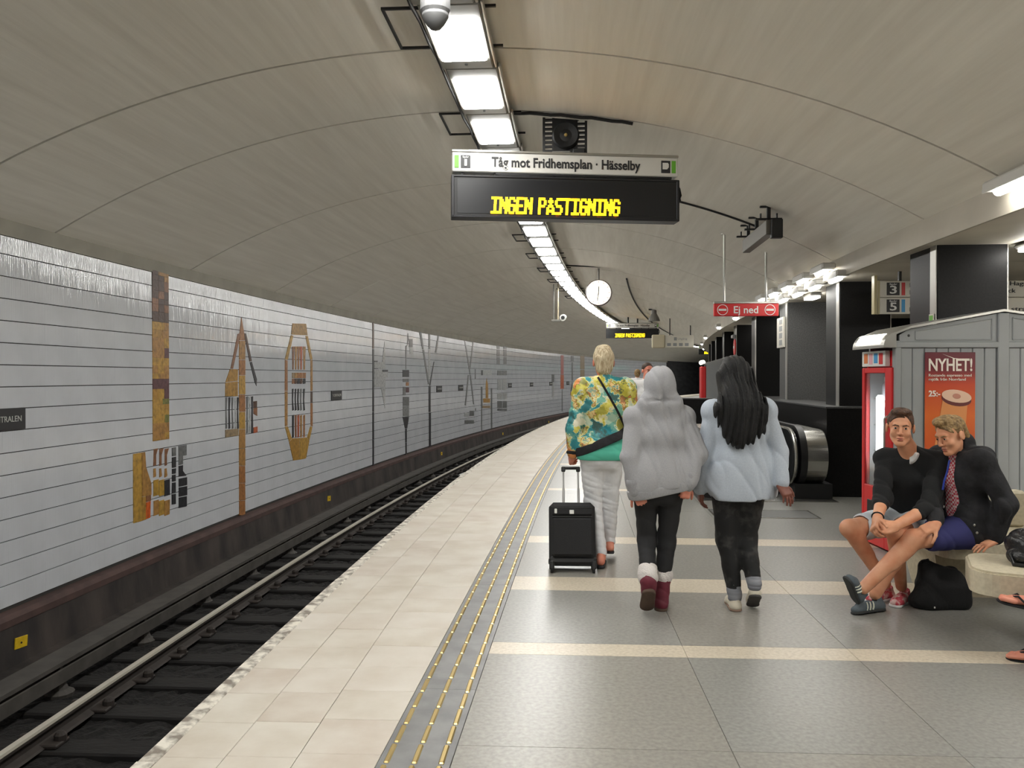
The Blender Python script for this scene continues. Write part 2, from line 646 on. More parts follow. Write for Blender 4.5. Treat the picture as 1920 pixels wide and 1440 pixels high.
# tactile guide strip with brass studs
s = S0
while s < S1 - 1:
    slab('guide_strip', s, s + 2.0, 0.965, 1.262, M_TACT, floor, g=0.001, d0=1, d1=1)
    s += 2.0
st = MB().bbox(-0.012, 0.012, -0.081, 0.081, -0.004, 0.007, 0.007).mesh('stud', M_BRASS)
far = MB()
s = 2.4
c_ = 0
while s < 75:
    for j, u in enumerate((1.0, 1.113, 1.222)):
        uu = u + du(s)
        if s < 20.2 and c_ < 300:
            link('stud', st, floor, P(s, uu, 0), -ang(s) - 0.02)
            c_ += 1
        else:
            far.box(-0.012, 0.012, -0.081, 0.081, -0.004, 0.006, Matrix.Translation(P(s, uu, 0)) @ Matrix.Rotation(-ang(s), 4, 'Z'))
    s += 0.182
o = obj('stud', far, M_BRASS, floor)
o['kind'] = 'stuff'

# main floor: terrazzo slabs, cream cross bands, an opening for the escalator
HOLE = (10.75, 16.3, 3.35, 5.12)
bands = [(0.9, 1.1), (2.3, 2.5), (4.52, 4.72), (5.88, 6.27), (7.55, 7.86), (11.02, 11.22), (14.2, 14.4), (17.4, 17.7), (21.0, 21.3), (25, 25.3), (30, 30.4), (36, 36.4), (43, 43.5), (52, 52.5)]
cuts = sorted([S0] + [x for b in bands for x in b] + [-3.5, -1.3, 3.4, 9.4, HOLE[0], 12.6, HOLE[1], 19.4, 23, 28, 33, 39.5, 47, 57, 62, 68, 74, S1])
ucuts = [1.262, 2.42, HOLE[2], HOLE[3], 7.0, 9.6]
mb = MB()
for a, b_ in zip(cuts[:-1], cuts[1:]):
    for ua, ub in zip(ucuts[:-1], ucuts[1:]):
        if a >= HOLE[0] - 1e-6 and b_ <= HOLE[1] + 1e-6 and ua >= HOLE[2] - 1e-6 and ub <= HOLE[3] + 1e-6:
            continue
        isb = any(abs(a - q[0]) < 1e-6 for q in bands)
        m = M_STRIPE if isb else rp.choice((M_TERR, M_TERR, M_TERR2))
        slab('band_slab' if isb else 'floor_slab', a, b_, ua, ub, m, floor, g=0.0012, d0=1 if ua < 1.3 else 0, c=0.001)
        merge_into(mb, slab('', a, b_, ua - 0.02, ub + 0.02, None, None, h=-0.027, g=-0.01, th=0.3, d0=1 if ua < 1.3 else 0))
o = obj('screed', mb, M_GROUT, floor)

# ---------------------------------------------------------------- vault
UC, HALF, RISE, SPR = 0.83, 4.33, 1.15, 3.02
VR = (HALF * HALF + RISE * RISE) / (2 * RISE)


def vault_h(u):
    x = u - UC
    return SPR + RISE - VR + math.sqrt(max(0, VR * VR - x * x))


NV = 36
def vprof(off=0.0, ua=-3.5, ub=5.16):
    return [(ua + (ub - ua) * i / NV, vault_h(ua + (ub - ua) * i / NV) + off) for i in range(NV + 1)]


ceil = struct('ceiling', MB().sweep([(a, b_) for a, b_ in vprof(0.03)] + [(5.16, 4.6), (-3.5, 4.6)], S0, S1 + 6, 1.0), M_GROUT)
joints = [S0, -3.2, -0.6, 2.1, 3.4, 6.44, 7.95, 10.75, 13.6, 16.4, 19.2, 22.0, 24.8, 27.6, 30.4, 33.2, 36, 39, 42, 46, 50, 55, 60, 66, 72, 78, S1 + 6]
for a, b_ in zip(joints[:-1], joints[1:]):
    up = vprof(0.0)
    pr = up + [(q[0], q[1] + 0.04) for q in reversed(up)]
    obj('vault_panel', MB().sweep(pr, a + 0.014, b_ - 0.014, 0.8), M_VAULT, ceil, smooth=False)
# beam fascia and flat soffit right of the vault
mb = MB().sweep([(5.13, 2.796), (5.13, 3.06), (5.158, 3.3), (5.158, 2.796)], S0, S1, 0.8)
struct('trim_4', mb, mat('beam_concrete', (178, 171, 157), rough=.6, var=.12, scale=2))
cs = struct('ceiling_side', MB().sweep([(5.16, 2.83), (9.9, 2.83), (9.9, 3.4), (5.16, 3.4)], S0, S1, 0.8), M_GROUT)
s = S0
while s < S1 - 2:
    obj('soffit_panel', MB().sweep([(5.16, 2.80), (9.8, 2.80), (9.8, 2.84), (5.16, 2.84)], s + .005, min(s + 3.05, S1) - .005, 0.8), M_SOFFIT, cs)
    s += 3.05
struct('wall_right', MB().sweep([(9.6, -0.1), (9.6, 2.9), (9.9, 2.9), (9.9, -0.1)], S0, S1, 1.0), M_SOFFIT)
# ================================================================ lamps
M_HOUS = mat('lamp_housing_grey', (120, 118, 112), rough=0.5)
M_LIT = mat('lit_diffuser', (255, 254, 250), emit=LAMP_POWER)
M_LITS = mat('lit_side_lamp', (255, 253, 247), emit=SIDE_LAMP_POWER)
M_BLK = mat('black_metal', (26, 26, 27), rough=0.5)
M_CABLE = mat('black_cable', (24, 23, 23), rough=0.6)
M_WHITE = mat('white_enamel', (226, 226, 222), rough=0.35)
M_DK = mat('dark_print', (40, 40, 42), rough=0.5)
M_YEL = mat('yellow_plate', (214, 178, 30), rough=0.5, var=0.2, scale=20)
M_LED = mat('amber_led', (255, 205, 20), emit=1.6)
M_RED = mat('signal_red', (206, 40, 42), rough=0.4)
M_GREEN = mat('line_green', (104, 178, 50), rough=0.45)
M_BLUE = mat('line_blue', (60, 150, 205), rough=0.45)
M_GREYW = mat('light_grey_paint', (150, 152, 152), rough=0.45)
M_GREYB = mat('kiosk_grey_paint', (150, 153, 154), rough=0.45, var=0.05, scale=3)


ORD = 'first second third fourth fifth sixth seventh eighth ninth tenth eleventh twelfth thirteenth fourteenth fifteenth sixteenth'.split()


def rounded(x0, x1, y0, y1, r, n=4):
    pts = []
    for cx, cy, a0 in ((x1 - r, y1 - r, 0), (x0 + r, y1 - r, 90), (x0 + r, y0 + r, 180), (x1 - r, y0 + r, 270)):
        for k in range(n + 1):
            a = math.radians(a0 + 90 * k / n)
            pts.append((cx + r * math.cos(a), cy + r * math.sin(a)))
    return pts


def slab_poly(mb_, pts, z0, z1):
    n = len(pts)
    mb_.add([(p[0], p[1], z0) for p in pts] + [(p[0], p[1], z1) for p in pts],
            [tuple(range(n - 1, -1, -1)), tuple(range(n, 2 * n))] + [(i, (i + 1) % n, n + (i + 1) % n, n + i) for i in range(n)])
    return mb_


LP = 1.112
house = MB().bbox(-0.21, 0.21, -LP / 2 + .004, LP / 2 - .004, 0.012, 0.09, 0.012).mesh('housing', M_HOUS)
railm = MB().bbox(0.212, 0.235, -LP / 2, LP / 2, 0.02, 0.06, 0.006).mesh('side_rail', M_ALU)
lens = slab_poly(MB(), rounded(-0.178, 0.178, -0.35, 0.35, 0.03), -0.006, 0.013).mesh('diffuser', M_LIT)
br = MB()
for y in (-0.33, 0.33):
    br.box(-0.50, 0.30, y - .009, y + .009, 0.092, 0.11)
br.box(-0.50, -0.482, -0.33, 0.33, 0.092, 0.11)
br = br.mesh('mounting_bar', M_BLK)
scr = MB().lathe([(0.012, 0.004), (0.012, 0.014)], 8, Matrix.Translation((0, 0.45, 0))).mesh('screw', M_BLK)
hang = MB().box(-0.012, 0.012, -0.03, 0.03, 0.088, 0.175).mesh('hanger', M_BLK)
k = 0
s = 5.92 - LP * 8
while s < 82:
    near_w = ''
    lab = 'small white ceiling light far along the curved row beyond the clock'
    i = k - 8
    if i < 0:
        lab = 'ceiling light of the long row above and behind the viewpoint'
    elif i == 0:
        lab = 'lit ceiling panel with the camera dome hanging across its corner'
    elif i < 3:
        lab = ORD[i] + ' lit panel of the vault row, counted from the dome camera'
    elif i < 6:
        lab = 'lit panel of the vault row hidden behind the large platform sign'
    elif i < 20:
        lab = ORD[i - 6] + ' lit panel seen below the large platform sign, counted downwards'
    t = at('ceiling_light', lab, 'ceiling light', s, 0.88 + du(s), 4.0, 'lights of the long vault row')
    link('housing', house, t)
    link('diffuser', lens, t)
    link('side_rail', railm, t)
    if s < 40:
        link('hanger', hang, t)
    if s < 14:
        link('screw', scr, t)
    if s < 26 and k % 2 == 0:
        link('mounting_bar', br, t)
    s += LP
    k += 1
# cable clipped along the row
pts = []
s = S0
rr = random.Random(2)
while s < 60:
    pts.append(P(s, 0.64 + du(s) + rr.uniform(-.012, .012), 4.045 + rr.uniform(-.012, .012)))
    s += 0.3
tag(obj('ceiling_cable', MB().tube(pts, 0.014, 6), M_CABLE), 'black cable clipped along the side of the lamp row', 'cable')
tag(obj('ceiling_cable', MB().tube([P(7.95, 1.1 + .1 * i, vault_h(1.1 + .1 * i) - 0.02 - .004 * (i % 3)) for i in range(14)], 0.016, 6), M_CABLE), 'short black cable from the lamp row to the loudspeaker frame', 'cable')
tag(obj('ceiling_cable', MB().tube([P(10.75, 2.3 + .1 * i, vault_h(2.3 + .1 * i) - 0.012) for i in range(22)], 0.013, 6), M_CABLE), 'black conduit across the vault to the beam of clamps', 'cable')

# lamps along the beam
tube_lamp = MB().tube([(0, -0.7, 0), (0, 0.7, 0)], 0.055, 12)
def beam_lamp(s, u, h, L, label, group=None):
    t = at('beam_light', label, 'light', s, u, h, group)
    obj('housing', MB().bbox(-0.085, 0.09, -L / 2 - .06, L / 2 + .06, -0.02, 0.06, 0.02).box(-0.085, -0.075, -L / 2 - .05, L / 2 + .05, -0.03, 0.0), mat('pale_lamp_housing', (186, 184, 178), rough=.5), t)
    obj('diffuser', MB().tube([(-0.01, -L / 2 + .0, -0.02), (-0.01, -L / 2 + .04, -0.03), (-0.01, L / 2 - .04, -0.03), (-0.01, L / 2, -0.02)], [.02, .038, .038, .02], 12), M_LITS, t, smooth=True)
    return t
beam_lamp(5.72, 5.03, 2.98, 1.35, 'long tube light in a grey housing high on the beam near the ceiling joint')
for i in range(5):
    s = 10.75 + .95 * i
    beam_lamp(s, 4.97 + .15 * du(s), 2.92, 0.44, ORD[i] + ' short lamp of the upper beam row, counted from the pillar', 'upper lamps of the beam cluster')
    beam_lamp(s - .25, 5.07 + .15 * du(s), 2.80, 0.44, ORD[i] + ' short lamp of the lower beam row, counted from the pillar', 'lower lamps of the beam cluster')
for n_, s in enumerate((17.9, 21.5, 27.4, 33, 39, 46)):
    for q in (0, 1):
        beam_lamp(s + .6 * q, 5.1 - .12 * q + .12, 2.88, 0.3, ('inner' if q else 'outer') + ' small lamp of the ' + ORD[n_] + ' far pair along the beam below the red sign', 'far beam lamps')
for n_, (s, u) in enumerate(((7.75, 6.05), (7.6, 6.6), (11.6, 5.75), (12.2, 6.15), (12.6, 5.35), (16.0, 6.1), (20.0, 6.0), (3.6, 6.0), (3.6, 7.6), (9.0, 8.2), (14, 8.0), (0, 6.0), (1.8, 6.3), (1.8, 7.6), (5.2, 7.4), (-2, 5.8))):  # lamps out of view are added to brighten the right vault
    L = 0.42 if n_ not in (7, 8, 11, 12, 13, 14, 15) else 1.1
    t = at('soffit_light', ('oval soffit lamp just right of the nearest black pillar', 'oval soffit lamp at the frame edge right of the nearest pillar', 'oval soffit lamp directly above the 3 and 5 sign', 'soffit lamp glimpsed beyond the 3 and 5 sign', 'small soffit lamp left of the second pillar', 'soffit lamp far behind the third pillar', 'soffit lamp far behind the fifth pillar', 'added fill lamp outside the frame above the benches', 'second added fill lamp outside the frame above the benches', 'added fill lamp deep behind the kiosk', 'added fill lamp deep behind the direction sign', 'added fill lamp beside the viewpoint', 'first added fill lamp right of the viewpoint', 'second added fill lamp right of the viewpoint', 'added fill lamp out of view right of the kiosk', 'added fill lamp behind the viewpoint')[n_], 'light', s, u, 2.748, 'soffit lamps')
    W2 = 0.075 if L < 1 else 0.2
    obj('housing', MB().bbox(-W2 - .015, W2 + .015, -L / 2 - .03, L / 2 + .03, 0.0, 0.045, 0.02), M_HOUS, t)
    obj('diffuser', slab_poly(MB(), rounded(-W2, W2, -L / 2, L / 2, .04), -0.03, 0.004), M_LITS, t)

# dome camera by the first lamp, junction box
mat('dome_grey', (84, 84, 84), rough=.5)
t = at('dome_camera', 'grey camera dome hanging below the lamp row at the picture top', 'camera', 5.12, 0.93, 3.78)
obj('mount', MB().lathe([(0.085, 0.06), (0.095, 0.08), (0.095, 0.215)], 20), MATS['dome_grey'], t, smooth=False)
obj('dome', MB().lathe([(0.012, -0.035), (0.035, -0.03), (0.06, 0.0), (0.085, 0.04), (0.085, 0.06)], 20), MATS['dome_grey'], t, smooth=True)
t = at('junction_box', 'small grey junction box on the vault beside the lamp row', 'box', 5.35, 1.22, 4.09)
obj('cover', MB().bbox(-0.06, 0.06, -0.08, 0.08, 0, 0.065, 0.01), M_HOUS, t)
obj('gland', MB().lathe([(0.018, 0), (0.018, 0.05)], 8, Matrix.Translation((0, -0.08, 0.03)) @ Matrix.Rotation(math.pi / 2, 4, 'X')), M_BLK, t)

# ================================================================ dot-matrix lettering
FONT = {'I': ['11111', '00100', '00100', '00100', '00100', '00100', '11111'], 'N': ['10001', '11001', '11101', '10111', '10011', '10001', '10001'],
        'G': ['01110', '10001', '10000', '10111', '10001', '10001', '01110'], 'E': ['11111', '10000', '10000', '11110', '10000', '10000', '11111'],
        'P': ['11110', '10001', '10001', '11110', '10000', '10000', '10000'], 'Å': ['00100', '01010', '00100', '01110', '10001', '11111', '10001'],
        'S': ['01111', '10000', '10000', '01110', '00001', '00001', '11110'], 'T': ['11111', '00100', '00100', '00100', '00100', '00100', '00100'], ' ': ['000'] * 7}


def led_text(txt, x0, x1, z0, z1, y):
    n = sum(len(FONT[ch][0]) + 1 for ch in txt) - 1
    w_, h_ = (x1 - x0) / n, (z1 - z0) / 7
    i = -1
    out = []
    for ch in txt:
      g = FONT[ch]
      b = MB()
      for c in range(len(g[0])):
        i += 1
        for r in range(7):
            if g[r][c] == '1':
                xa = x0 + i * w_
                za = z1 - (r + 1) * h_
                sh = (za - z0) * 0.06
                b.box(xa - .14 * w_ + sh, xa + w_ * 1.75 + sh, y - 0.004, y, za - .02 * h_, za + h_ * 1.02)
      i += 1
      if b.v:
          out.append(b)
    return out


def fit_text(parent, txt, x0, x1, zc, size, m, y, **k):
    me = text_mesh(txt, size, **k)
    xs = [v.co.x for v in me.vertices]
    a, b_ = min(xs), max(xs)
    sc_ = (x1 - x0) / (b_ - a)
    me.transform(Matrix.Translation((x0 - a * sc_, y, zc)) @ Matrix.Rotation(math.pi / 2, 4, 'X') @ Matrix.Diagonal((sc_, 1, 1, 1)))
    me.materials.clear()
    me.materials.append(m)
    return link('lettering', me, parent)


M_LEDBACK = mat('display_black', (24, 25, 28), rough=0.35)


def platform_sign(t, line, full=True):
    """white name board over a black dot-matrix display, 2.17 m wide, local x from 0"""
    W = 2.22
    nb = obj('name_board', MB().bbox(0, W, -0.06, 0.06, 0.43, 0.62, 0.008), mat('sign_white', (214, 212, 206), rough=0.3), t)
    obj('top_rail', MB().bbox(-0.004, W + .004, -0.07, 0.07, 0.615, 0.64, 0.006), M_ALU, t)
    fit_text(nb, line, 0.38, 1.84, 0.525, 0.128, M_DK, -0.062, bold=0.0025)
    for x in (0.025, W - 0.065):
        obj('colour_bar', MB().bbox(x, x + .04, -0.066, -0.055, 0.465, 0.585, 0.002), M_GREEN, nb, label='green line marker')
    b1 = obj('number_field', MB().bbox(0.085, 0.175, -0.066, -0.055, 0.465, 0.585, 0.002), M_DK, nb, label='black field with the white track number 1')
    fit_text(nb, '1', 0.118, 0.142, 0.512, 0.09, M_WHITE, -0.068, bold=0.001)
    fit_text(nb, 'Spår', 0.10, 0.16, 0.567, 0.024, M_WHITE, -0.068)
    b2 = obj('train_field', MB().bbox(W - .17, W - .08, -0.066, -0.055, 0.465, 0.585, 0.002), M_DK, nb, label='black field with a white train sign')
    tr_ = MB()
    tr_.prism([(W - .158, .50), (W - .112, .50), (W - .096, .52), (W - .096, .55), (W - .105, .563), (W - .158, .563)], 0.003, Matrix.Translation((0, -0.0695, 0)))
    obj('train_symbol', tr_, M_WHITE, nb)
    dsp = obj('display', MB().bbox(0, W, -0.075, 0.075, 0.0, 0.385, 0.012), M_BLK, t)
    obj('screen', MB().box(0.05, W - 0.05, -0.079, -0.07, 0.03, 0.355), M_LEDBACK, dsp)
    obj('frame', MB().bbox(-0.006, W + .006, -0.085, 0.085, -0.012, 0.012, 0.004).bbox(-0.006, W + .006, -0.085, 0.085, 0.375, 0.395, 0.004)
        .bbox(-0.008, 0.02, -0.085, 0.085, -0.01, 0.39, 0.004).bbox(W - .02, W + .008, -0.085, 0.085, -0.01, 0.39, 0.004), mat('display_frame', (48, 48, 50), rough=0.4, metal=0.5), dsp)
    for b_ in led_text('INGEN PÅSTIGNING', 0.37, 1.62, 0.03, 0.19, -0.08):
        obj('led_letter', b_, M_LED, dsp)
    if full:
        for x in (0.1, 0.42, 1.0, 1.5, 1.8, 2.12):
            obj('link_bracket', MB().box(x - .012, x + .012, -0.03, 0.03, 0.385, 0.435), M_BLK, t)
        obj('lower_rail', MB().box(0.42, W - .06, -0.05, 0.05, 0.412, 0.432), M_BLK, t)
        obj('side_cable', MB().tube([(W, 0, .36), (W + .03, 0, .33), (W + .045, 0, .26), (W + .03, -.01, .23), (W + .045, -.01, .2), (W + .01, 0, .22)], 0.012, 6), M_CABLE, t)


t = thing('platform_sign', 'large hanging platform sign with white name board over amber lettered display, nearest the camera', 'sign', (-0.58, 7.7, 3.085), 0.10, 'platform signs')
platform_sign(t, 'Tåg mot Fridhemsplan · Hässelby')
# loudspeaker frame that carries the sign
fr = at('loudspeaker_frame', 'black slotted frame with round loudspeaker hanging from the vault above the large sign', 'loudspeaker', 8.14, 1.74, 3.7)
lad = MB()
for sx in (-1, 1):
    for x in (0.21, 0.115):
        lad.box(sx * x - .012, sx * x + .012, -0.02, 0.02, 0, 0.47)
    for i in range(11):
        z = 0.01 + i * 0.044
        lad.box(min(sx * .115, sx * .21), max(sx * .115, sx * .21), -0.018, 0.018, z, z + 0.02)
obj('slotted_upright', lad, M_BLK, fr)
obj('back_plate', MB().box(-0.115, 0.115, -0.015, 0.015, 0.08, 0.47), M_BLK, fr)
sp = obj('speaker', MB().lathe([(0.13, 0), (0.135, 0.02), (0.12, 0.05), (0.06, 0.03), (0.02, 0.035), (0.01, 0.04)], 28, Matrix.Translation((0.01, -0.02, 0.25)) @ Matrix.Rotation(math.pi / 2, 4, 'X')), M_BLK, fr)
obj('cone_tip', MB().lathe([(0.018, 0), (0.016, 0.012), (0.005, 0.018)], 12, Matrix.Translation((0.01, -0.055, 0.25)) @ Matrix.Rotation(math.pi / 2, 4, 'X')), mat('amber_tip', (190, 160, 90), rough=0.4), sp)
obj('hanger_block', MB().bbox(-0.13, 0.06, -0.09, 0.05, -0.02, 0.085, 0.01), M_HOUS, fr)
obj('lower_box', MB().bbox(0.08, 0.2, -0.05, 0.02, 0.03, 0.12, 0.006), M_BLK, fr)
hp = MB()
for x in (-0.1, 0.1):
    hp.box(x - .02, x + .02, -.03, .03, -0.04, 0.02)
obj('hook', hp, M_BLK, fr)

t = at('platform_sign', 'second hanging platform sign with amber display, far down the platform beyond the clock', 'sign', 34.8, 1.1, 3.2, 'platform signs', turn=0.18)
platform_sign(t, 'Tåg mot Fridhemsplan · Hässelby')
obj('drop_rod', MB().box(0.9, 0.96, -.03, .03, .63, .95).box(1.3, 1.36, -.03, .03, .63, .95), M_BLK, t)
t = at('platform_sign', 'third hanging platform sign with amber display, tiny beside the far pillars', 'sign', 62.0, 2.6, 3.2, 'platform signs', turn=0.3)
platform_sign(t, 'Tåg mot Fridhemsplan · Hässelby')
obj('drop_rod', MB().box(0.9, 0.96, -.03, .03, .63, .9).box(1.3, 1.36, -.03, .03, .63, .9), M_BLK, t)

# ================================================================ clock
ck = at('platform_clock', 'round lit white platform clock hanging from the vault', 'clock', 18.87, 2.06, 3.49)
R90 = Matrix.Rotation(math.pi / 2, 4, 'X')
cf = mat('lit_clock_face', (255, 246, 232), emit=0.42)
obj('case', MB().lathe([(0.27, 0.07), (0.3, 0.085), (0.31, 0.0), (0.3, -0.085), (0.27, -0.07)], 40, R90), mat('clock_rim', (70, 52, 48), rough=0.4), ck, smooth=False)
fc = obj('face', MB().lathe([(0.285, 0.078), (0.28, 0.083)], 40, R90), cf, ck)
hd = MB()
hd.box(-0.008, 0.008, -0.092, -0.086, -0.05, 0.14, Matrix.Rotation(0.05, 4, 'Y'))
obj('hour_hand', hd, M_DK, ck)
obj('minute_hand', MB().box(-0.006, 0.006, -0.096, -0.09, -0.05, 0.2, Matrix.Rotation(math.radians(188), 4, 'Y')), M_DK, ck)
tk = MB()
for i in range(12):
    tk.box(-0.005, 0.005, -0.09, -0.084, 0.225, 0.265, Matrix.Rotation(math.radians(30 * i), 4, 'Y'))
obj('hour_mark', tk, mat('clock_mark', (150, 140, 130)), fc)
obj('stem', MB().tube([(0, 0, 0.3), (0, 0, 0.57)], 0.022, 10), M_HOUS, ck)
obj('ceiling_bar', MB().tube([(-0.85, 0, 0.66), (0.35, 0, 0.585), (0.55, 0, 0.56)], 0.02, 8), M_BLK, ck)

# ================================================================ cctv on drop rods, beam of clamps, far loudspeaker
cc = at('cctv_camera', 'white bullet cctv camera on two long drop rods beside the lamp row', 'camera', 22.6, 0.78, 3.1)
obj('drop_rod', MB().tube([(-0.14, 0, 0.05), (-0.14, 0, 1.04)], 0.016, 8), M_HOUS, cc)
obj('drop_rod', MB().tube([(-0.02, 0, 0.05), (-0.02, 0, 1.05)], 0.02, 8), mat('cream_rod', (190, 176, 150), rough=0.4), cc)
obj('cross_plate', MB().bbox(-0.2, 0.06, -0.04, 0.04, -0.01, 0.05, 0.008), M_HOUS, cc)
obj('body', MB().lathe([(0.09, -0.05), (0.095, 0.0), (0.085, 0.22), (0.05, 0.26)], 20, Matrix.Translation((0.12, 0.02, 0.1)) @ Matrix.Rotation(math.pi / 2 + .1, 4, 'X') @ Matrix.Rotation(math.pi, 4, 'X')), M_WHITE, cc)
obj('lens', MB().lathe([(0.055, 0), (0.045, 0.03)], 16, Matrix.Translation((0.12, -0.03, 0.1)) @ R90), M_BLK, cc)

bm_ = at('clamped_beam', 'dark box beam on black clamps under the right of the vault', 'beam', 10.5, 4.1, 3.2)
bt = Matrix.Rotation(-0.05, 4, 'X')
obj('box_beam', MB().bbox(-0.05, 0.05, -0.85, 0.55, 0.0, 0.17, 0.006), mat('dull_grey_beam', (96, 92, 84), rough=0.5, metal=0.3), bm_)
obj('end_block', MB().bbox(0.0, 0.13, -0.9, -0.82, -0.05, 0.17, 0.006), M_BLK, bm_)
for y in (-0.75, -0.1, 0.42):
    cl = MB()
    cl.box(-0.15, 0.15, y - .02, y + .02, 0.185, 0.205).box(-0.10, 0.10, y - .02, y + .02, 0.33, 0.35).box(-0.02, 0.02, y - .02, y + .02, 0.17, 0.345)
    cl.box(-0.10, -0.085, y - .02, y + .02, 0.205, 0.26).box(0.085, 0.10, y - .02, y + .02, 0.205, 0.26)
    obj('clamp', cl, M_BLK, bm_)
lsp = at('ceiling_loudspeaker', 'small dark horn loudspeaker under the vault beyond the second sign', 'loudspeaker', 27.5, 3.4, 3.35)
obj('horn', MB().lathe([(0.2, 0), (0.16, 0.12), (0.09, 0.25), (0.08, 0.38)], 16, Matrix.Translation((0, 0, 0.05))), M_HOUS, lsp)
obj('bracket', MB().box(-0.18, 0.18, -.03, .03, 0.42, 0.46).box(-.03, .03, -.03, .03, .38, .5), M_BLK, lsp)
tag(obj('ceiling_cable', MB().tube([P(20 + i * 1.0, 2.7 + .02 * i, vault_h(2.7 + .02 * i) - 0.03) for i in range(30)], 0.022, 6), M_CABLE), 'black pipe running along the vault towards the far pillars', 'pipe')

# ================================================================ columns, beam end
PITCH = 3.05
ci = 0
for k in range(-3, 24):
    s = 8.0 + PITCH * k
    u0 = 5.17 + du(s) * 0.75
    lit = k in (2,)  # third pillar's paler granite carries the light on it in its colour
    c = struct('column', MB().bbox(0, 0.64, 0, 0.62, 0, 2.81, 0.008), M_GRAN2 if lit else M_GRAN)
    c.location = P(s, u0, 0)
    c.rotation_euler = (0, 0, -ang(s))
    obj('corner_strip', MB().bbox(-0.012, -0.001, 0.006, 0.13, 0.0, 2.81, 0.003), M_ALU, c)
    if s < 20:
        obj('corner_strip', MB().bbox(0.645, 0.66, 0.02, 0.05, 0.0, 2.81, 0.003), M_ALU, c)
    if 5 < s < 60:
        c2 = struct('column', MB().bbox(0, 0.64, 0, 0.62, 0, 2.81, 0.008), M_GRAN)
        c2.location = P(s + 1.2, u0 + 3.0, 0)
        c2.rotation_euler = (0, 0, -ang(s))

# parapets round the escalator opening, and the pit below
par = lambda a, b_, c, d, h: MB().sweep([(c, 0), (d, 0), (d, h), (c, h)], a, b_, 0.8)
for i, (q, m, h) in enumerate((((10.75, 16.6, 5.06, 5.66), M_GRAN, 1.14), ((16.3, 16.6, 3.2, 5.14), M_GRAN, 1.1), ((12.3, 16.3, 3.25, 3.35), M_GRAN, 1.1))):
    struct('wall_parapet' if i == 0 else 'wall_parapet_%d' % i, par(*q, h), m)
    struct('trim_%d' % (5 + i), MB().sweep([(q[2] - .015, h), (q[3] + .015, h), (q[3] + .015, h + .02), (q[2] - .015, h + .02)], q[0] - .015, q[1] + .015, 0.8), M_GRAN2)
mb = MB().sweep([(3.35, 0), (3.35, -5), (5.12, -5), (5.12, 0), (5.3, 0), (5.3, -5.2), (3.2, -5.2), (3.2, 0)], 10.75, 16.3, 0.8)
struct('wall_pit', mb, M_GRAN)

# ================================================================ escalator
es = at('escalator', 'descending escalator with black handrails and rounded steel newels between the parapets', 'escalator', 10.3, 3.35, 0)


def dprof(grow):
    """newel end and balustrade in (y, z)"""
    r = 0.37 + grow
    c = (0.4, 0.53)
    p = [(c[0] + r * 1.05 * math.cos(a), c[1] + r * math.sin(a)) for a in [math.radians(90 + 180 * k / 32) for k in range(33)]]
    p += [(1.5, 0.53 - r), (2.0, 0.53 - r - .12), (5.6, -2.2 - grow), (5.6, -1.35 + grow), (2.1, 0.8 + grow), (1.5, 0.53 + r)]
    return p


def dpris(x0, x1, grow):
    p = dprof(grow)
    n = len(p)
    b = MB()
    b.add([(x0, q[0], q[1]) for q in p] + [(x1, q[0], q[1]) for q in p],
          [tuple(range(n)), tuple(range(2 * n - 1, n - 1, -1))] + [(i, i + n, (i + 1) % n + n, (i + 1) % n) for i in range(n)])
    return b


M_STEEL = mat('brushed_steel', (186, 184, 178), rough=0.25, metal=0.9, var=0.15, scale=4)
M_RUB = mat('black_rubber', (16, 16, 17), rough=0.45)
M_GLASSD = mat('dark_balustrade', (40, 41, 42), rough=0.25)
for side in (0, 1):
    f = (lambda a, b_: (a, b_)) if side else (lambda a, b_: (1.74 - b_, 1.74 - a))
    bal = obj('balustrade', dpris(*f(1.2, 1.26), -0.035), M_GLASSD, es)
    rim = [(f(1.225, 1.225)[0], q[0], q[1]) for q in dprof(-0.02)]
    obj('rim_strip', MB().tube(rim, 0.018, 6, closed=True), M_STEEL, bal)
    obj('handrail', dpris(*f(1.28, 1.36), 0.02), M_RUB, es)
    obj('newel_cladding', dpris(*f(1.37, 1.62), -0.03), M_STEEL, es)
    obj('newel_foot', MB().box(*f(1.24, 1.70), 0.15, 1.2, 0, 0.2), M_RUB, es)
obj('comb_plate', MB().bbox(0.02, 1.72, -0.05, 0.55, 0.0, 0.008, 0.002), M_STEEL, es)
for k in range(12):
    y = 0.62 + 0.4 * k
    z = -0.02 - max(0, (k - 1)) * 0.2
    sb = MB()
    for j in range(16):
        sb.box(0.56 + j * .039, 0.56 + j * .039 + .024, y, y + .395, z - .02, z)
    sb.box(0.56, 1.18, y, y + .395, z - .22, z - .02)
    obj('step', sb, mat('step_aluminium', (120, 120, 118), rough=0.4, metal=0.6), es)
# dark hatch in the floor
h_ = at('floor_hatch', 'dark steel floor hatch set in the paving before the escalator', 'hatch', 9.05, 3.95, 0.0)
obj('lid', MB().bbox(-0.55, 0.55, 0.02, 0.5, 0.0, 0.004, 0.002), mat('hatch_steel', (110, 110, 108), rough=0.5, metal=0.3), h_)
obj('rim', MB().box(-0.57, 0.57, 0.0, 0.02, 0, 0.005).box(-0.57, 0.57, 0.5, 0.52, 0, 0.005).box(-0.57, -.55, 0.02, 0.5, 0, 0.005).box(.55, .57, 0.02, 0.5, 0, 0.005), M_STEEL, h_)

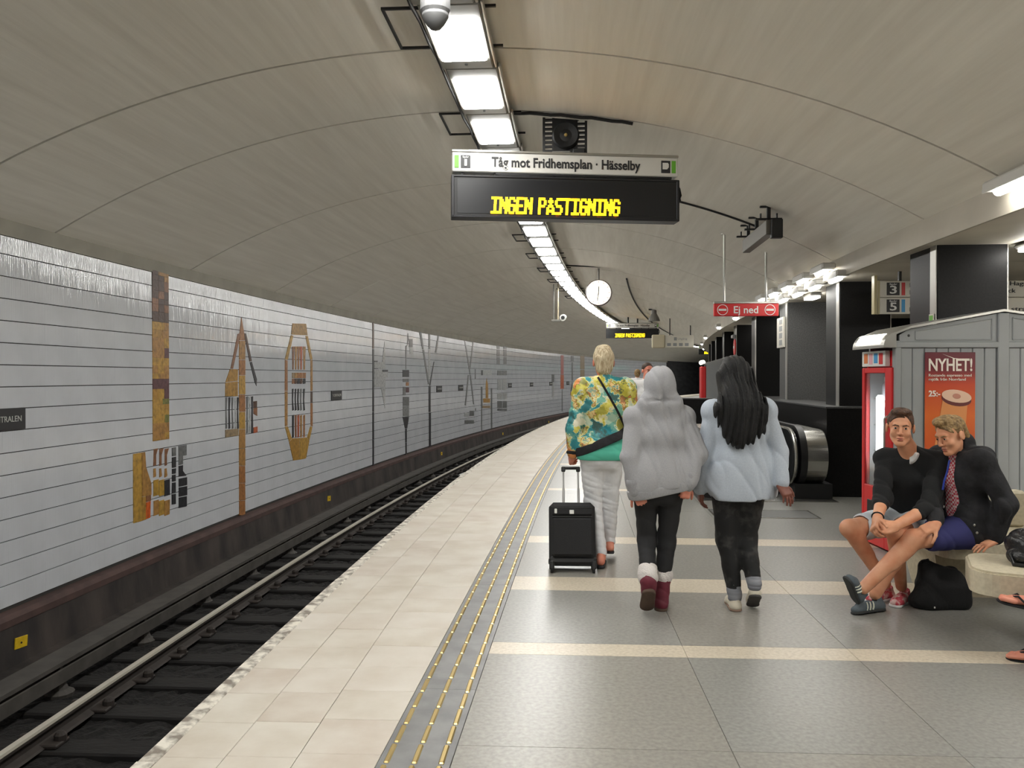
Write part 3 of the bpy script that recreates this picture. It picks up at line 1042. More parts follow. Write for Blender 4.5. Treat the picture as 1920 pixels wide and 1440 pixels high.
# ================================================================ Ej ned sign
ej = thing('no_entry_sign', 'red hanging sign reading Ej ned between two no entry discs', 'sign', (2.91, 11.5, 2.42), -0.01)
obj('panel', MB().bbox(0, 0.925, -0.03, 0.03, 0, 0.18, 0.005), M_RED, ej)
obj('top_rail', MB().bbox(0, 0.925, -0.035, 0.035, 0.18, 0.21, 0.004), M_ALU, ej)
fit_text(ej, 'Ej ned', 0.28, 0.63, 0.085, 0.145, M_WHITE, -0.032, bold=0.002)
for x in (0.12, 0.80):
    nd = MB()
    ring_o, ring_i = 0.078, 0.068
    vs, fs = [], []
    for i in range(28):
        a = 2 * math.pi * i / 28
        for r_, y_ in ((ring_o, -0.034), (ring_i, -0.034), (ring_o, -0.029), (ring_i, -0.029)):
            vs.append((x + r_ * math.cos(a), y_, 0.09 + r_ * math.sin(a)))
    for i in range(28):
        j = (i + 1) % 28
        fs += [(i * 4, j * 4, j * 4 + 1, i * 4 + 1), (i * 4, i * 4 + 2, j * 4 + 2, j * 4), (i * 4 + 1, j * 4 + 1, j * 4 + 3, i * 4 + 3)]
    nd.add(vs, fs)
    nd.box(x - .055, x + .055, -0.034, -0.029, 0.075, 0.105)
    obj('no_entry_disc', nd, M_WHITE, ej, label='white no entry ring and bar')
obj('drop_rod', MB().tube([(0.15, 0, 0.2), (0.15, 0, 1.2)], 0.016, 8), M_ALU, ej)
obj('drop_rod', MB().tube([(0.75, 0, 0.2), (0.75, 0, 0.985)], 0.016, 8), M_ALU, ej)
obj('ceiling_rose', MB().lathe([(0.05, 1.18), (0.05, 1.2)], 12, Matrix.Translation((0.15, 0, 0))).lathe([(0.05, 0.965), (0.05, 0.985)], 12, Matrix.Translation((0.75, 0, 0))), M_ALU, ej)

# ================================================================ direction sign behind the nearest pillar
ds = thing('direction_sign', 'wide white direction sign with black 3 and 5 fields behind the pillar', 'sign', (4.30, 9.5, 2.29), -0.02)
wh = mat('sign_cream', (216, 212, 200), rough=0.4)
for z in (0.0, 0.20):
    p_ = obj('row_panel', MB().bbox(0.07, 2.6, -0.03, 0.03, z + .003, z + .195, 0.004), wh, ds)
    obj('number_field', MB().box(0.15, 0.30, -0.034, -0.028, z + .025, z + .175), M_DK, p_)
    fit_text(p_, '3' if z else '5', 0.185, 0.265, z + .085, 0.13, M_WHITE, -0.036, bold=0.002)
    fit_text(p_, 'Spår', 0.18, 0.27, z + .155, 0.03, M_WHITE, -0.036)
    obj('line_bar', MB().box(0.325, 0.365, -0.034, -0.028, z + .025, z + .175), M_RED if z else M_BLUE, p_)
    a, b_ = (('Mörby', 'Ropsten') if z else ('Akalla', 'Hjulsta'))
    fit_text(p_, a, 0.42, 0.66 if z else 0.64, z + .14, 0.07, M_DK, -0.033)
    fit_text(p_, b_, 0.42, 0.73 if z else 0.68, z + .055, 0.07, M_DK, -0.033)
pr = ds.children[0]
fit_text(ds, 'Hagsätra', 1.595, 1.95, 0.36, 0.07, M_DK, -0.033)
fit_text(ds, 'Skarpnäck', 1.27, 1.66, 0.275, 0.07, M_DK, -0.033)
fit_text(ds, 'Farsta strand', 1.3, 1.9, 0.06, 0.07, M_DK, -0.033)
obj('end_post', MB().bbox(0, 0.035, -0.04, 0.04, 0.0, 0.46, 0.004).bbox(0.05, 0.07, -0.03, 0.03, 0.0, 0.4, 0.003), mat('brass_post', (190, 178, 132), rough=0.4), ds)
obj('hanger', MB().box(0.3, 0.33, -.02, .02, .395, .52).box(2.2, 2.23, -.02, .02, .395, .52), M_BLK, ds)

# board on the third pillar's side, arrow disc on a far pillar, small board on the nearest pillar
sb = at('pillar_sign', 'white upright board with black fields on the grey pillar', 'sign', 14.22, 5.17 + .75 * du(14.1), 2.05)
obj('board', MB().bbox(-0.05, -0.014, 0.0, 0.5, 0, 0.52, 0.004), wh, sb)
obj('fields', MB().box(-.053, -.048, .08, .3, .04, .13).box(-.053, -.048, .08, .3, .16, .25).box(-.053, -.048, .08, .3, .28, .37).box(-.053, -.048, .08, .3, .40, .48), M_GREYW, sb)
ar = at('arrow_disc', 'round red disc with white arrow on a far pillar', 'sign', 20.45, 5.17 + .75 * du(20.2) - .015, 2.27)
obj('disc', MB().lathe([(0.2, 0), (0.2, 0.02)], 28, Matrix.Rotation(-math.pi / 2, 4, 'Y')), M_RED, ar)
obj('arrow', MB().prism([(-.12, 0), (-.02, .09), (-.02, .03), (.12, .03), (.12, -.03), (-.02, -.03), (-.02, -.09)], 0.004, Matrix.Translation((-0.026, 0, 0)) @ Matrix.Rotation(math.pi / 2, 4, 'Z')), M_WHITE, ar)
obj('top_box', MB().bbox(-0.08, -0.001, -0.15, 0.15, 0.22, 0.3, 0.01), M_GREYW, ar)
ps = at('pillar_sign', 'small upright pink and green notice on the nearest pillar', 'sign', 8.02, 5.17 + .75 * du(8) - .013, 1.75)
obj('board', MB().bbox(-0.012, -0.001, 0.0, 0.1, 0, 0.4, 0.003), wh, ps)
pk = mat('magenta_print', (168, 44, 104), rough=0.5)
for i, (z, m) in enumerate(((.33, M_GREEN), (.26, M_DK), (.19, pk), (.12, pk), (.06, M_DK))):
    obj('printed_field', MB().box(-.0145, -.0115, .012, .085, z, z + .055), m, ps)
# far white hanging sign over the end of the platform
fs_ = at('hanging_sign', 'white hanging sign with row of small symbols at the platform far end', 'sign', 28.5, 4.3, 2.55, turn=0.12)
obj('panel', MB().bbox(-0.55, 0.42, -0.04, 0.04, 0, 0.42, 0.006), wh, fs_)
obj('side_box', MB().bbox(-1.0, -0.56, -0.1, 0.1, -0.02, 0.44, 0.03), mat('beige_box', (196, 186, 160), rough=0.5), fs_)
for i in range(4):
    obj('symbol', MB().box(-.48 + i * .2, -.35 + i * .2, -.044, -.038, .05, .15), M_GREYW, fs_)
obj('symbol', MB().box(-.25, -.15, -.044, -.038, .24, .35), M_GREYW, fs_)
fit_text(fs_, 'Utgång', -0.12, 0.2, 0.295, 0.1, M_GREYW, -0.042)
obj('hanger', MB().box(-.4, -.37, -.02, .02, .42, 1.0).box(.3, .33, -.02, .02, .42, .9), M_BLK, fs_)
# signal at the tunnel mouth
sg = at('track_signal', 'slim black track signal showing one green light at the tunnel mouth', 'signal', 74, -1.4, -1.2)
obj('post', MB().tube([(2.4, 0, 0), (2.4, 0, 3.4)], 0.12, 10), M_BLK, sg)
obj('head', MB().bbox(2.15, 2.65, -.1, .25, 2.6, 3.9, 0.05), M_BLK, sg)
obj('light', MB().lathe([(0.14, 0), (0.1, 0.05)], 16, Matrix.Translation((2.4, -0.1, 3.55)) @ R90), mat('signal_green', (120, 255, 225), emit=4), sg)

# ================================================================ wall plates, markers, litter
pl = MB().bbox(-0.012, 0.0, -0.32, 0.32, 0, 0.205, 0.003)
for i, s in enumerate((7.18, 16.75, 25.58, 28.32, 36.15, 40.35, 44.5, 48.5, 53.0, 57.0)):
    lab = {0: 'black enamel name plate cut by the left picture edge', 1: 'black enamel name plate beside the boat shaped mosaic', 2: 'black enamel name plate just past the Y shaped mosaic', 3: 'black enamel name plate just before the crossed strips mosaic'}
    t = at('name_plate', lab.get(i, ORD[i] + ' black name plate along the tiled wall, counted from the picture edge'), 'sign', s, -3.482, 1.045, 'far station name plates' if i > 3 else None)
    obj('plate', MB().bbox(-0.016, 0.0, -0.32, 0.32, 0, 0.205, 0.003), M_DK, t)
    text(t, 'T-CENTRALEN', 0.08, (0.002, 0, 0.1), mat('plate_lettering', (190, 192, 188), rough=0.4), face='x+', depth=0.002)
for i, s in enumerate((7.23, 15.92, 25.36, 34.33, 43.5)):
    t = at('marker_plate', ('yellow marker plate on the plinth below the left name plate', 'yellow marker plate on the plinth below the black vertical line',
                            'yellow marker plate on the plinth past the Y shaped mosaic', 'yellow marker plate on the plinth near the far bend', 'tiny yellow marker plate at the far bend of the plinth')[i], 'marker', s, -3.353, -1.0)
    obj('plate', MB().bbox(-0.006, 0.006, -0.085, 0.085, 0, 0.105, 0.003, Matrix.Rotation(-0.1, 4, 'X')), M_YEL, t)
    obj('bolt', MB().lathe([(0.01, 0), (0.008, 0.008)], 8, Matrix.Translation((0.006, 0, 0.05)) @ Matrix.Rotation(math.pi / 2, 4, 'Y')), M_RUST, t)
lt = thing('paper_cup', 'small crumpled white paper cup lying on the track ballast', 'litter', P(21.3, -1.7, -1.19), 0.5)
obj('cup', MB().lathe([(0.05, -0.08), (0.056, -0.03), (0.068, 0.08), (0.072, 0.084), (0.06, 0.07)], 14, Matrix.Translation((0, 0, .07)) @ Matrix.Rotation(1.45, 4, 'Y')), M_WHITE, lt)
obj('rim', MB().lathe([(0.072, 0.08), (0.075, 0.085), (0.071, 0.09)], 14, Matrix.Translation((0, 0, .07)) @ Matrix.Rotation(1.45, 4, 'Y')), M_WHITE, lt)
MOSAICS = [
 ('tall ochre column mosaic running down from the concrete band', [
  ('umber', [(9.80, 2.920), (9.94, 2.920), (9.94, 2.850), (9.80, 2.850)]),
  ('tan', [(9.94, 2.920), (10.08, 2.920), (10.08, 2.850), (9.94, 2.850)]),
  ('tan', [(10.08, 2.920), (10.19, 2.920), (10.19, 2.850), (10.08, 2.850)]),
  ('umber', [(9.80, 2.850), (9.94, 2.850), (9.94, 2.780), (9.80, 2.780)]),
  ('umber', [(9.94, 2.850), (10.08, 2.850), (10.08, 2.780), (9.94, 2.780)]),
  ('tan', [(10.08, 2.850), (10.19, 2.850), (10.19, 2.780), (10.08, 2.780)]),
  ('umber', [(9.80, 2.780), (9.94, 2.780), (9.94, 2.650), (9.80, 2.650)]),
  ('umber', [(9.94, 2.780), (10.08, 2.780), (10.08, 2.650), (9.94, 2.650)]),
  ('rust', [(10.08, 2.780), (10.19, 2.780), (10.19, 2.650), (10.08, 2.650)]),
  ('umber', [(9.80, 2.650), (9.94, 2.650), (9.94, 2.550), (9.80, 2.550)]),
  ('rust', [(9.94, 2.650), (10.08, 2.650), (10.08, 2.550), (9.94, 2.550)]),
  ('umber', [(10.08, 2.650), (10.19, 2.650), (10.19, 2.550), (10.08, 2.550)]),
  ('rust', [(9.80, 2.550), (9.94, 2.550), (9.94, 2.480), (9.80, 2.480)]),
  ('umber', [(9.94, 2.550), (10.08, 2.550), (10.08, 2.480), (9.94, 2.480)]),
  ('umber', [(10.08, 2.550), (10.19, 2.550), (10.19, 2.480), (10.08, 2.480)]),
  ('rust', [(9.80, 2.480), (9.94, 2.480), (9.94, 2.380), (9.80, 2.380)]),
  ('umber', [(9.94, 2.480), (10.08, 2.480), (10.08, 2.380), (9.94, 2.380)]),
  ('rust', [(10.08, 2.480), (10.19, 2.480), (10.19, 2.380), (10.08, 2.380)]),
  ('umber', [(9.80, 2.380), (9.94, 2.380), (9.94, 2.250), (9.80, 2.250)]),
  ('umber', [(9.94, 2.380), (10.08, 2.380), (10.08, 2.250), (9.94, 2.250)]),
  ('umber', [(10.08, 2.380), (10.19, 2.380), (10.19, 2.250), (10.08, 2.250)]),
  ('ochre', [(9.80, 2.250), (10.08, 2.250), (10.08, 2.150), (9.80, 2.150)]),
  ('tan', [(10.08, 2.250), (10.19, 2.250), (10.19, 2.150), (10.08, 2.150)]),
  ('ochre2', [(9.80, 2.150), (10.03, 2.150), (10.03, 2.050), (9.80, 2.050)]),
  ('tan', [(10.03, 2.150), (10.19, 2.150), (10.19, 2.050), (10.03, 2.050)]),
  ('tan', [(9.80, 2.050), (10.08, 2.050), (10.08, 1.920), (9.80, 1.920)]),
  ('ochre', [(10.08, 2.050), (10.19, 2.050), (10.19, 1.920), (10.08, 1.920)]),
  ('tan', [(9.80, 1.920), (10.08, 1.920), (10.08, 1.790), (9.80, 1.790)]),
  ('plum', [(10.08, 1.920), (10.19, 1.920), (10.19, 1.790), (10.08, 1.790)]),
  ('ochre', [(9.80, 1.790), (10.03, 1.790), (10.03, 1.690), (9.80, 1.690)]),
  ('ochre', [(10.03, 1.790), (10.19, 1.790), (10.19, 1.690), (10.03, 1.690)]),
  ('tan', [(9.80, 1.690), (9.92, 1.690), (9.92, 1.590), (9.80, 1.590)]),
  ('ochre', [(9.92, 1.690), (10.07, 1.690), (10.07, 1.590), (9.92, 1.590)]),
  ('tan', [(10.07, 1.690), (10.19, 1.690), (10.19, 1.590), (10.07, 1.590)]),
  ('ochre', [(9.80, 1.590), (9.94, 1.590), (9.94, 1.520), (9.80, 1.520)]),
  ('tan', [(9.94, 1.590), (10.19, 1.590), (10.19, 1.520), (9.94, 1.520)]),
  ('plum', [(9.80, 1.520), (10.19, 1.520), (10.19, 1.390), (9.80, 1.390)]),
  ('ochre2', [(9.80, 1.390), (9.92, 1.390), (9.92, 1.260), (9.80, 1.260)]),
  ('ochre', [(9.92, 1.390), (10.07, 1.390), (10.07, 1.260), (9.92, 1.260)]),
  ('plum', [(10.07, 1.390), (10.19, 1.390), (10.19, 1.260), (10.07, 1.260)]),
  ('ochre', [(9.80, 1.260), (10.03, 1.260), (10.03, 1.190), (9.80, 1.190)]),
  ('olive', [(10.03, 1.260), (10.19, 1.260), (10.19, 1.190), (10.03, 1.190)]),
  ('ochre', [(9.80, 1.190), (10.08, 1.190), (10.08, 1.120), (9.80, 1.120)]),
  ('ochre2', [(10.08, 1.190), (10.19, 1.190), (10.19, 1.120), (10.08, 1.120)]),
  ('ochre', [(9.80, 1.120), (10.08, 1.120), (10.08, 1.050), (9.80, 1.050)]),
  ('ochre', [(10.08, 1.120), (10.19, 1.120), (10.19, 1.050), (10.08, 1.050)]),
  ('ochre', [(9.80, 1.050), (10.08, 1.050), (10.08, 0.950), (9.80, 0.950)]),
  ('olive', [(10.08, 1.050), (10.19, 1.050), (10.19, 0.950), (10.08, 0.950)]),
  ('tan', [(9.80, 0.950), (10.19, 0.950), (10.19, 0.820), (9.80, 0.820)]),
  ('tan', [(9.80, 0.820), (10.08, 0.820), (10.08, 0.750), (9.80, 0.750)]),
  ('ochre', [(10.08, 0.820), (10.19, 0.820), (10.19, 0.750), (10.08, 0.750)]),
  ('ochre2', [(9.80, 0.750), (9.94, 0.750), (9.94, 0.730), (9.80, 0.730)]),
  ('tan', [(9.94, 0.750), (10.19, 0.750), (10.19, 0.730), (9.94, 0.730)]),
 ]),
 ('low mosaic block of yellow, orange and black pieces below the ochre column', [
  ('ochre', [(9.36, 0.611), (9.54, 0.612), (9.54, -0.235), (9.36, -0.230)]),
  ('tan', [(9.55, 0.611), (9.62, 0.612), (9.64, 0.422), (9.76, 0.196), (9.76, 0.055), (9.55, 0.064)]),
  ('ochre2', [(9.55, 0.059), (9.63, 0.055), (9.63, -0.233), (9.54, -0.234)]),
  ('orange', [(9.64, -0.022), (9.74, -0.019), (9.73, -0.228), (9.63, -0.229)]),
  ('rust', [(9.64, 0.060), (9.75, 0.056), (9.75, -0.017), (9.64, -0.015)]),
  ('rust', [(9.82, 0.627), (9.92, 0.630), (9.87, 0.551), (9.87, 0.418), (9.81, 0.414)]),
  ('tan', [(9.81, 0.380), (9.86, 0.380), (9.87, 0.285), (9.86, 0.272), (9.81, 0.268)]),
  ('yellow', [(9.81, 0.231), (9.93, 0.233), (9.93, 0.030), (9.81, 0.028)]),
  ('tan', [(9.81, -0.031), (9.93, -0.030), (9.93, -0.218), (9.81, -0.222)]),
  ('rust', [(9.95, 0.615), (10.05, 0.618), (10.00, 0.538), (10.00, 0.403), (9.95, 0.399)]),
  ('tan', [(9.95, 0.365), (9.99, 0.364), (10.01, 0.268), (9.99, 0.255), (9.95, 0.251)]),
  ('yellow', [(9.95, 0.213), (10.06, 0.215), (10.06, 0.009), (9.94, 0.008)]),
  ('ochre', [(9.94, -0.052), (10.06, -0.051), (10.06, -0.242), (9.94, -0.245)]),
  ('rust', [(10.08, 0.603), (10.18, 0.606), (10.13, 0.525), (10.13, 0.388), (10.08, 0.385)]),
  ('tan', [(10.08, 0.349), (10.12, 0.349), (10.14, 0.251), (10.12, 0.238), (10.07, 0.234)]),
  ('black', [(10.07, 0.196), (10.20, 0.198), (10.20, -0.011), (10.07, -0.012)]),
  ('tan', [(10.07, -0.072), (10.20, -0.072), (10.19, -0.265), (10.07, -0.268)]),
  ('grey', [(10.26, 0.604), (10.36, 0.606), (10.36, 0.489), (10.26, 0.492)]),
  ('black', [(10.26, 0.476), (10.36, 0.477), (10.36, 0.335), (10.26, 0.338)]),
  ('black', [(10.26, 0.323), (10.36, 0.322), (10.35, 0.252), (10.26, 0.257)]),
  ('black', [(10.26, 0.241), (10.35, 0.239), (10.35, 0.149), (10.26, 0.154)]),
  ('black', [(10.26, 0.139), (10.35, 0.136), (10.35, -0.006), (10.25, 0.001)]),
  ('black', [(10.25, -0.014), (10.35, -0.019), (10.35, -0.156), (10.25, -0.147)]),
  ('grey', [(10.43, 0.614), (10.64, 0.612), (10.64, 0.469), (10.54, 0.471), (10.54, 0.358), (10.43, 0.355)]),
  ('black', [(10.43, 0.344), (10.54, 0.343), (10.54, 0.265), (10.63, 0.189), (10.43, 0.199)]),
  ('black', [(10.43, 0.172), (10.65, 0.165), (10.65, 0.057), (10.43, 0.063)]),
  ('black', [(10.43, 0.052), (10.65, 0.043), (10.65, -0.081), (10.43, -0.072)]),
  ('black', [(10.43, -0.083), (10.64, -0.095), (10.64, -0.235), (10.43, -0.223)]),
 ]),
 ('spear shaped ochre mosaic with a slim shaft reaching the plinth', [
  ('tan', [(12.27, 2.116), (12.48, 2.125), (12.48, 1.822), (12.26, 1.817)]),
  ('rust2', [(12.26, 1.811), (12.48, 1.816), (12.48, 1.574), (12.26, 1.574)]),
  ('ochre', [(12.26, 1.568), (12.47, 1.568), (12.48, 1.264), (12.26, 1.269)]),
  ('rust2', [(12.26, 1.263), (12.47, 1.258), (12.48, 0.985), (12.26, 0.995)]),
  ('ochre', [(12.26, 0.989), (12.47, 0.979), (12.47, 0.706), (12.26, 0.721)]),
  ('tan', [(12.26, 0.715), (12.47, 0.701), (12.47, 0.396), (12.25, 0.416)]),
  ('tan', [(12.25, 0.410), (12.47, 0.391), (12.47, 0.117), (12.25, 0.142)]),
  ('rust2', [(12.25, 0.136), (12.46, 0.112), (12.47, -0.162), (12.25, -0.132)]),
  ('rust2', [(12.25, -0.138), (12.46, -0.167), (12.47, -0.441), (12.25, -0.406)]),
  ('rust2', [(12.25, -0.412), (12.46, -0.446), (12.46, -0.683), (12.25, -0.644)]),
  ('rust2', [(12.35, 2.487), (12.44, 2.247), (12.48, 2.132), (12.27, 2.122), (12.29, 2.239)]),
  ('rust', [(12.29, 2.233), (12.26, 2.115), (12.05, 1.672), (11.97, 1.671), (12.22, 2.220)]),
  ('ochre2', [(11.95, 1.662), (12.22, 1.665), (12.21, 1.483), (11.80, 1.464)]),
  ('ochre2', [(11.80, 1.456), (12.21, 1.474), (12.21, 1.240), (11.79, 1.250)]),
  ('grey', [(11.80, 1.233), (11.86, 1.234), (11.83, 1.038), (11.85, 0.757), (11.80, 0.754), (11.80, 1.039)]),
  ('black', [(11.90, 1.230), (11.96, 1.231), (11.93, 1.034), (11.95, 0.750), (11.90, 0.748), (11.90, 1.035)]),
  ('grey', [(12.00, 1.227), (12.06, 1.229), (12.03, 1.029), (12.06, 0.743), (12.01, 0.741), (12.01, 1.030)]),
  ('pale', [(12.11, 1.225), (12.17, 1.226), (12.14, 1.025), (12.16, 0.736), (12.11, 0.734), (12.11, 1.026)]),
  ('black', [(12.19, 1.222), (12.25, 1.224), (12.22, 1.021), (12.24, 0.731), (12.19, 0.728), (12.19, 1.022)]),
  ('tan2', [(11.79, 0.740), (12.23, 0.729), (12.23, 0.619), (11.79, 0.623)]),
  ('umber', [(12.44, 2.247), (12.51, 2.245), (12.72, 1.805), (12.64, 1.794)]),
  ('black', [(12.65, 1.782), (12.72, 1.793), (12.91, 1.504), (12.89, 1.393), (12.83, 1.457)]),
  ('grey', [(12.51, 1.226), (12.58, 1.231), (12.56, 1.006), (12.57, 0.637), (12.51, 0.632), (12.53, 1.008)]),
  ('pale', [(12.61, 1.224), (12.68, 1.228), (12.66, 1.002), (12.67, 0.630), (12.61, 0.625), (12.62, 1.004)]),
  ('black', [(12.70, 1.221), (12.76, 1.226), (12.75, 0.999), (12.76, 0.624), (12.69, 0.619), (12.71, 1.000)]),
  ('umber', [(12.78, 1.140), (12.91, 1.145), (12.91, 1.039), (12.78, 1.035)]),
  ('rust', [(12.78, 1.029), (12.92, 1.033), (12.92, 0.895), (12.78, 0.934)]),
  ('orange2', [(12.78, 0.711), (12.93, 0.718), (12.93, 0.621), (12.78, 0.616)]),
 ]),
 ('boat shaped ochre mosaic ring holding rust and black strips', [
  ('ochre2', [(14.43, 2.536), (15.09, 2.573), (15.16, 2.353), (14.37, 2.326)]),
  ('ochre', [(14.36, 2.314), (14.08, 1.867), (14.20, 1.852), (14.46, 2.309)]),
  ('rust2', [(14.08, 1.856), (14.07, 1.291), (14.19, 1.289), (14.19, 1.841)]),
  ('tan', [(14.07, 1.281), (14.07, 0.645), (14.18, 0.655), (14.19, 1.278)]),
  ('ochre', [(14.07, 0.635), (14.26, 0.350), (14.38, 0.411), (14.19, 0.641)]),
  ('ochre', [(15.17, 2.342), (15.41, 1.897), (15.30, 1.875), (15.06, 2.336)]),
  ('tan', [(15.41, 1.885), (15.41, 1.267), (15.31, 1.268), (15.31, 1.864)]),
  ('umber', [(15.41, 1.255), (15.41, 1.038), (15.31, 1.041), (15.31, 1.257)]),
  ('rust2', [(15.41, 1.026), (15.41, 0.560), (15.31, 0.585), (15.31, 1.029)]),
  ('ochre', [(15.40, 0.549), (15.24, 0.306), (15.13, 0.371), (15.29, 0.572)]),
  ('ochre2', [(14.26, 0.339), (14.39, 0.403), (14.74, 0.383), (14.74, -0.027), (14.45, -0.014)]),
  ('ochre', [(14.76, 0.381), (15.11, 0.365), (15.24, 0.294), (15.07, -0.036), (14.76, -0.029)]),
  ('rust', [(14.41, 2.106), (14.51, 2.110), (14.49, 1.894), (14.47, 1.678), (14.42, 1.678)]),
  ('tan2', [(14.40, 1.621), (14.52, 1.621), (14.52, 1.520), (14.40, 1.521)]),
  ('rust', [(14.40, 1.510), (14.51, 1.513), (14.51, 1.420), (14.40, 1.414)]),
  ('black', [(14.40, 1.321), (14.47, 1.323), (14.44, 1.123), (14.48, 0.924), (14.41, 0.917), (14.40, 1.114)]),
  ('black', [(14.40, 0.828), (14.48, 0.838), (14.47, 0.422), (14.40, 0.420)]),
  ('tan', [(14.53, 2.111), (14.64, 2.115), (14.62, 1.897), (14.60, 1.680), (14.55, 1.679)]),
  ('tan', [(14.53, 1.621), (14.65, 1.622), (14.65, 1.520), (14.53, 1.520)]),
  ('umber', [(14.53, 1.510), (14.64, 1.513), (14.64, 1.419), (14.53, 1.412)]),
  ('black', [(14.53, 1.319), (14.60, 1.321), (14.57, 1.119), (14.61, 0.919), (14.53, 0.911), (14.53, 1.110)]),
  ('rust', [(14.52, 0.822), (14.61, 0.832), (14.60, 0.412), (14.53, 0.410)]),
  ('rust2', [(14.66, 2.116), (14.77, 2.120), (14.75, 1.900), (14.73, 1.681), (14.68, 1.680)]),
  ('rust2', [(14.66, 1.622), (14.78, 1.623), (14.78, 1.520), (14.66, 1.520)]),
  ('black', [(14.66, 1.509), (14.77, 1.513), (14.77, 1.417), (14.66, 1.411)]),
  ('black', [(14.66, 1.317), (14.73, 1.319), (14.70, 1.116), (14.74, 0.913), (14.66, 0.906), (14.65, 1.106)]),
  ('orange2', [(14.65, 0.815), (14.74, 0.826), (14.72, 0.402), (14.66, 0.400)]),
  ('orange2', [(14.79, 2.121), (14.90, 2.125), (14.88, 1.903), (14.86, 1.682), (14.81, 1.681)]),
  ('rust2', [(14.79, 1.623), (14.91, 1.623), (14.91, 1.520), (14.79, 1.520)]),
  ('umber', [(14.79, 1.509), (14.90, 1.512), (14.90, 1.416), (14.79, 1.410)]),
  ('grey', [(14.79, 1.315), (14.86, 1.317), (14.83, 1.112), (14.87, 0.908), (14.79, 0.900), (14.79, 1.102)]),
  ('tan', [(14.78, 0.809), (14.87, 0.819), (14.86, 0.392), (14.79, 0.390)]),
  ('tan', [(14.94, 2.127), (15.06, 2.131), (15.04, 1.907), (15.02, 1.683), (14.96, 1.683)]),
  ('rust2', [(14.94, 1.623), (15.07, 1.624), (15.06, 1.519), (14.94, 1.520)]),
  ('black', [(14.94, 1.509), (15.05, 1.512), (15.05, 1.415), (14.94, 1.409)]),
  ('black', [(14.94, 1.312), (15.02, 1.315), (14.98, 1.107), (15.02, 0.901), (14.95, 0.893), (14.94, 1.097)]),
  ('rust2', [(14.94, 0.801), (15.02, 0.812), (15.01, 0.380), (14.94, 0.378)]),
 ]),
 ('thin black vertical line mosaic from band to plinth', [
  ('umber', [(19.23, 3.004), (19.34, 3.013), (19.34, 2.241), (19.22, 2.237)]),
  ('black', [(19.22, 2.228), (19.34, 2.232), (19.33, 1.461), (19.22, 1.461)]),
  ('black', [(19.22, 1.452), (19.33, 1.451), (19.33, 0.680), (19.21, 0.685)]),
  ('black', [(19.21, 0.675), (19.33, 0.670), (19.32, -0.008), (19.21, 0.001)]),
  ('black', [(19.21, -0.008), (19.32, -0.017), (19.32, -0.649), (19.21, -0.636)]),
 ]),
 ('pale grey blade mosaic right beside the thin black line', [
  ('black', [(19.36, 1.942), (19.62, 1.947), (19.62, 1.916), (19.36, 1.911)]),
  ('palegrey', [(19.36, 1.902), (19.97, 1.922), (20.18, 2.457), (20.22, 2.263), (20.24, 1.741), (19.36, 1.758)]),
  ('black', [(19.36, 1.764), (19.67, 1.767), (19.67, 1.742), (19.36, 1.739)]),
  ('black', [(20.01, 1.723), (20.46, 1.726), (20.46, 1.677), (20.01, 1.674)]),
  ('palegrey', [(19.36, 1.726), (19.99, 1.732), (19.99, 1.661), (20.46, 1.664), (20.46, 1.518), (19.36, 1.482)]),
  ('palegrey', [(19.36, 1.470), (20.24, 1.499), (20.24, 1.283), (19.36, 1.288)]),
  ('palegrey', [(19.87, 1.275), (20.24, 1.277), (20.20, 0.729)]),
 ]),
 ('paddle shaped grey mosaic with a pointed black foot', [
  ('grey', [(22.27, 2.783), (22.34, 2.625), (22.14, 2.401), (22.09, 2.079), (22.02, 2.077), (22.02, 2.414), (22.19, 2.439)]),
  ('grey', [(22.36, 2.626), (22.72, 2.643), (22.72, 2.405), (22.36, 2.391)]),
  ('palegrey', [(22.43, 2.383), (22.72, 2.394), (22.72, 2.203), (22.43, 2.195)]),
  ('grey', [(22.04, 2.067), (22.09, 2.068), (22.09, 1.751), (22.03, 1.750)]),
  ('black', [(21.75, 1.734), (22.37, 1.739), (22.37, 1.537), (21.75, 1.537)]),
  ('grey', [(21.77, 1.488), (22.34, 1.487), (22.34, 1.393), (21.77, 1.397)]),
  ('rust2', [(22.07, 1.388), (22.34, 1.386), (22.34, 1.285), (22.07, 1.288)]),
  ('grey', [(21.77, 1.263), (22.04, 1.260), (22.04, 1.018), (21.77, 1.024)]),
  ('plum', [(22.07, 1.238), (22.37, 1.234), (22.37, 1.093), (22.07, 1.099)]),
  ('grey', [(21.77, 0.982), (22.37, 0.967), (22.37, 0.714), (21.77, 0.736)]),
  ('grey2', [(21.77, 0.726), (22.37, 0.703), (22.36, 0.418), (21.77, 0.448)]),
  ('black', [(21.74, 0.428), (22.36, 0.397), (22.18, 0.076), (21.97, 0.090)]),
  ('black', [(22.00, 0.077), (22.15, 0.068), (22.14, -0.315), (22.00, -0.303)]),
  ('black', [(22.01, -0.311), (22.13, -0.321), (22.13, -0.671), (22.01, -0.659)]),
 ]),
 ('large Y shaped grey and black mosaic', [
  ('grey', [(23.34, 2.936), (23.58, 2.957), (23.87, 2.390), (23.71, 2.377)]),
  ('grey', [(23.72, 2.362), (23.89, 2.375), (24.46, 1.307), (24.32, 1.309)]),
  ('grey', [(24.39, 2.977), (24.56, 2.987), (24.56, 2.414), (24.39, 2.408)]),
  ('palegrey', [(24.36, 2.391), (24.59, 2.399), (24.58, 1.464), (24.36, 1.465)]),
  ('grey', [(25.48, 2.979), (25.66, 2.980), (25.27, 2.317), (25.10, 2.319)]),
  ('black', [(24.95, 2.026), (25.04, 2.027), (24.58, 1.266), (24.46, 1.268)]),
  ('black', [(24.39, 1.253), (24.61, 1.250), (24.61, 0.433), (24.38, 0.443)]),
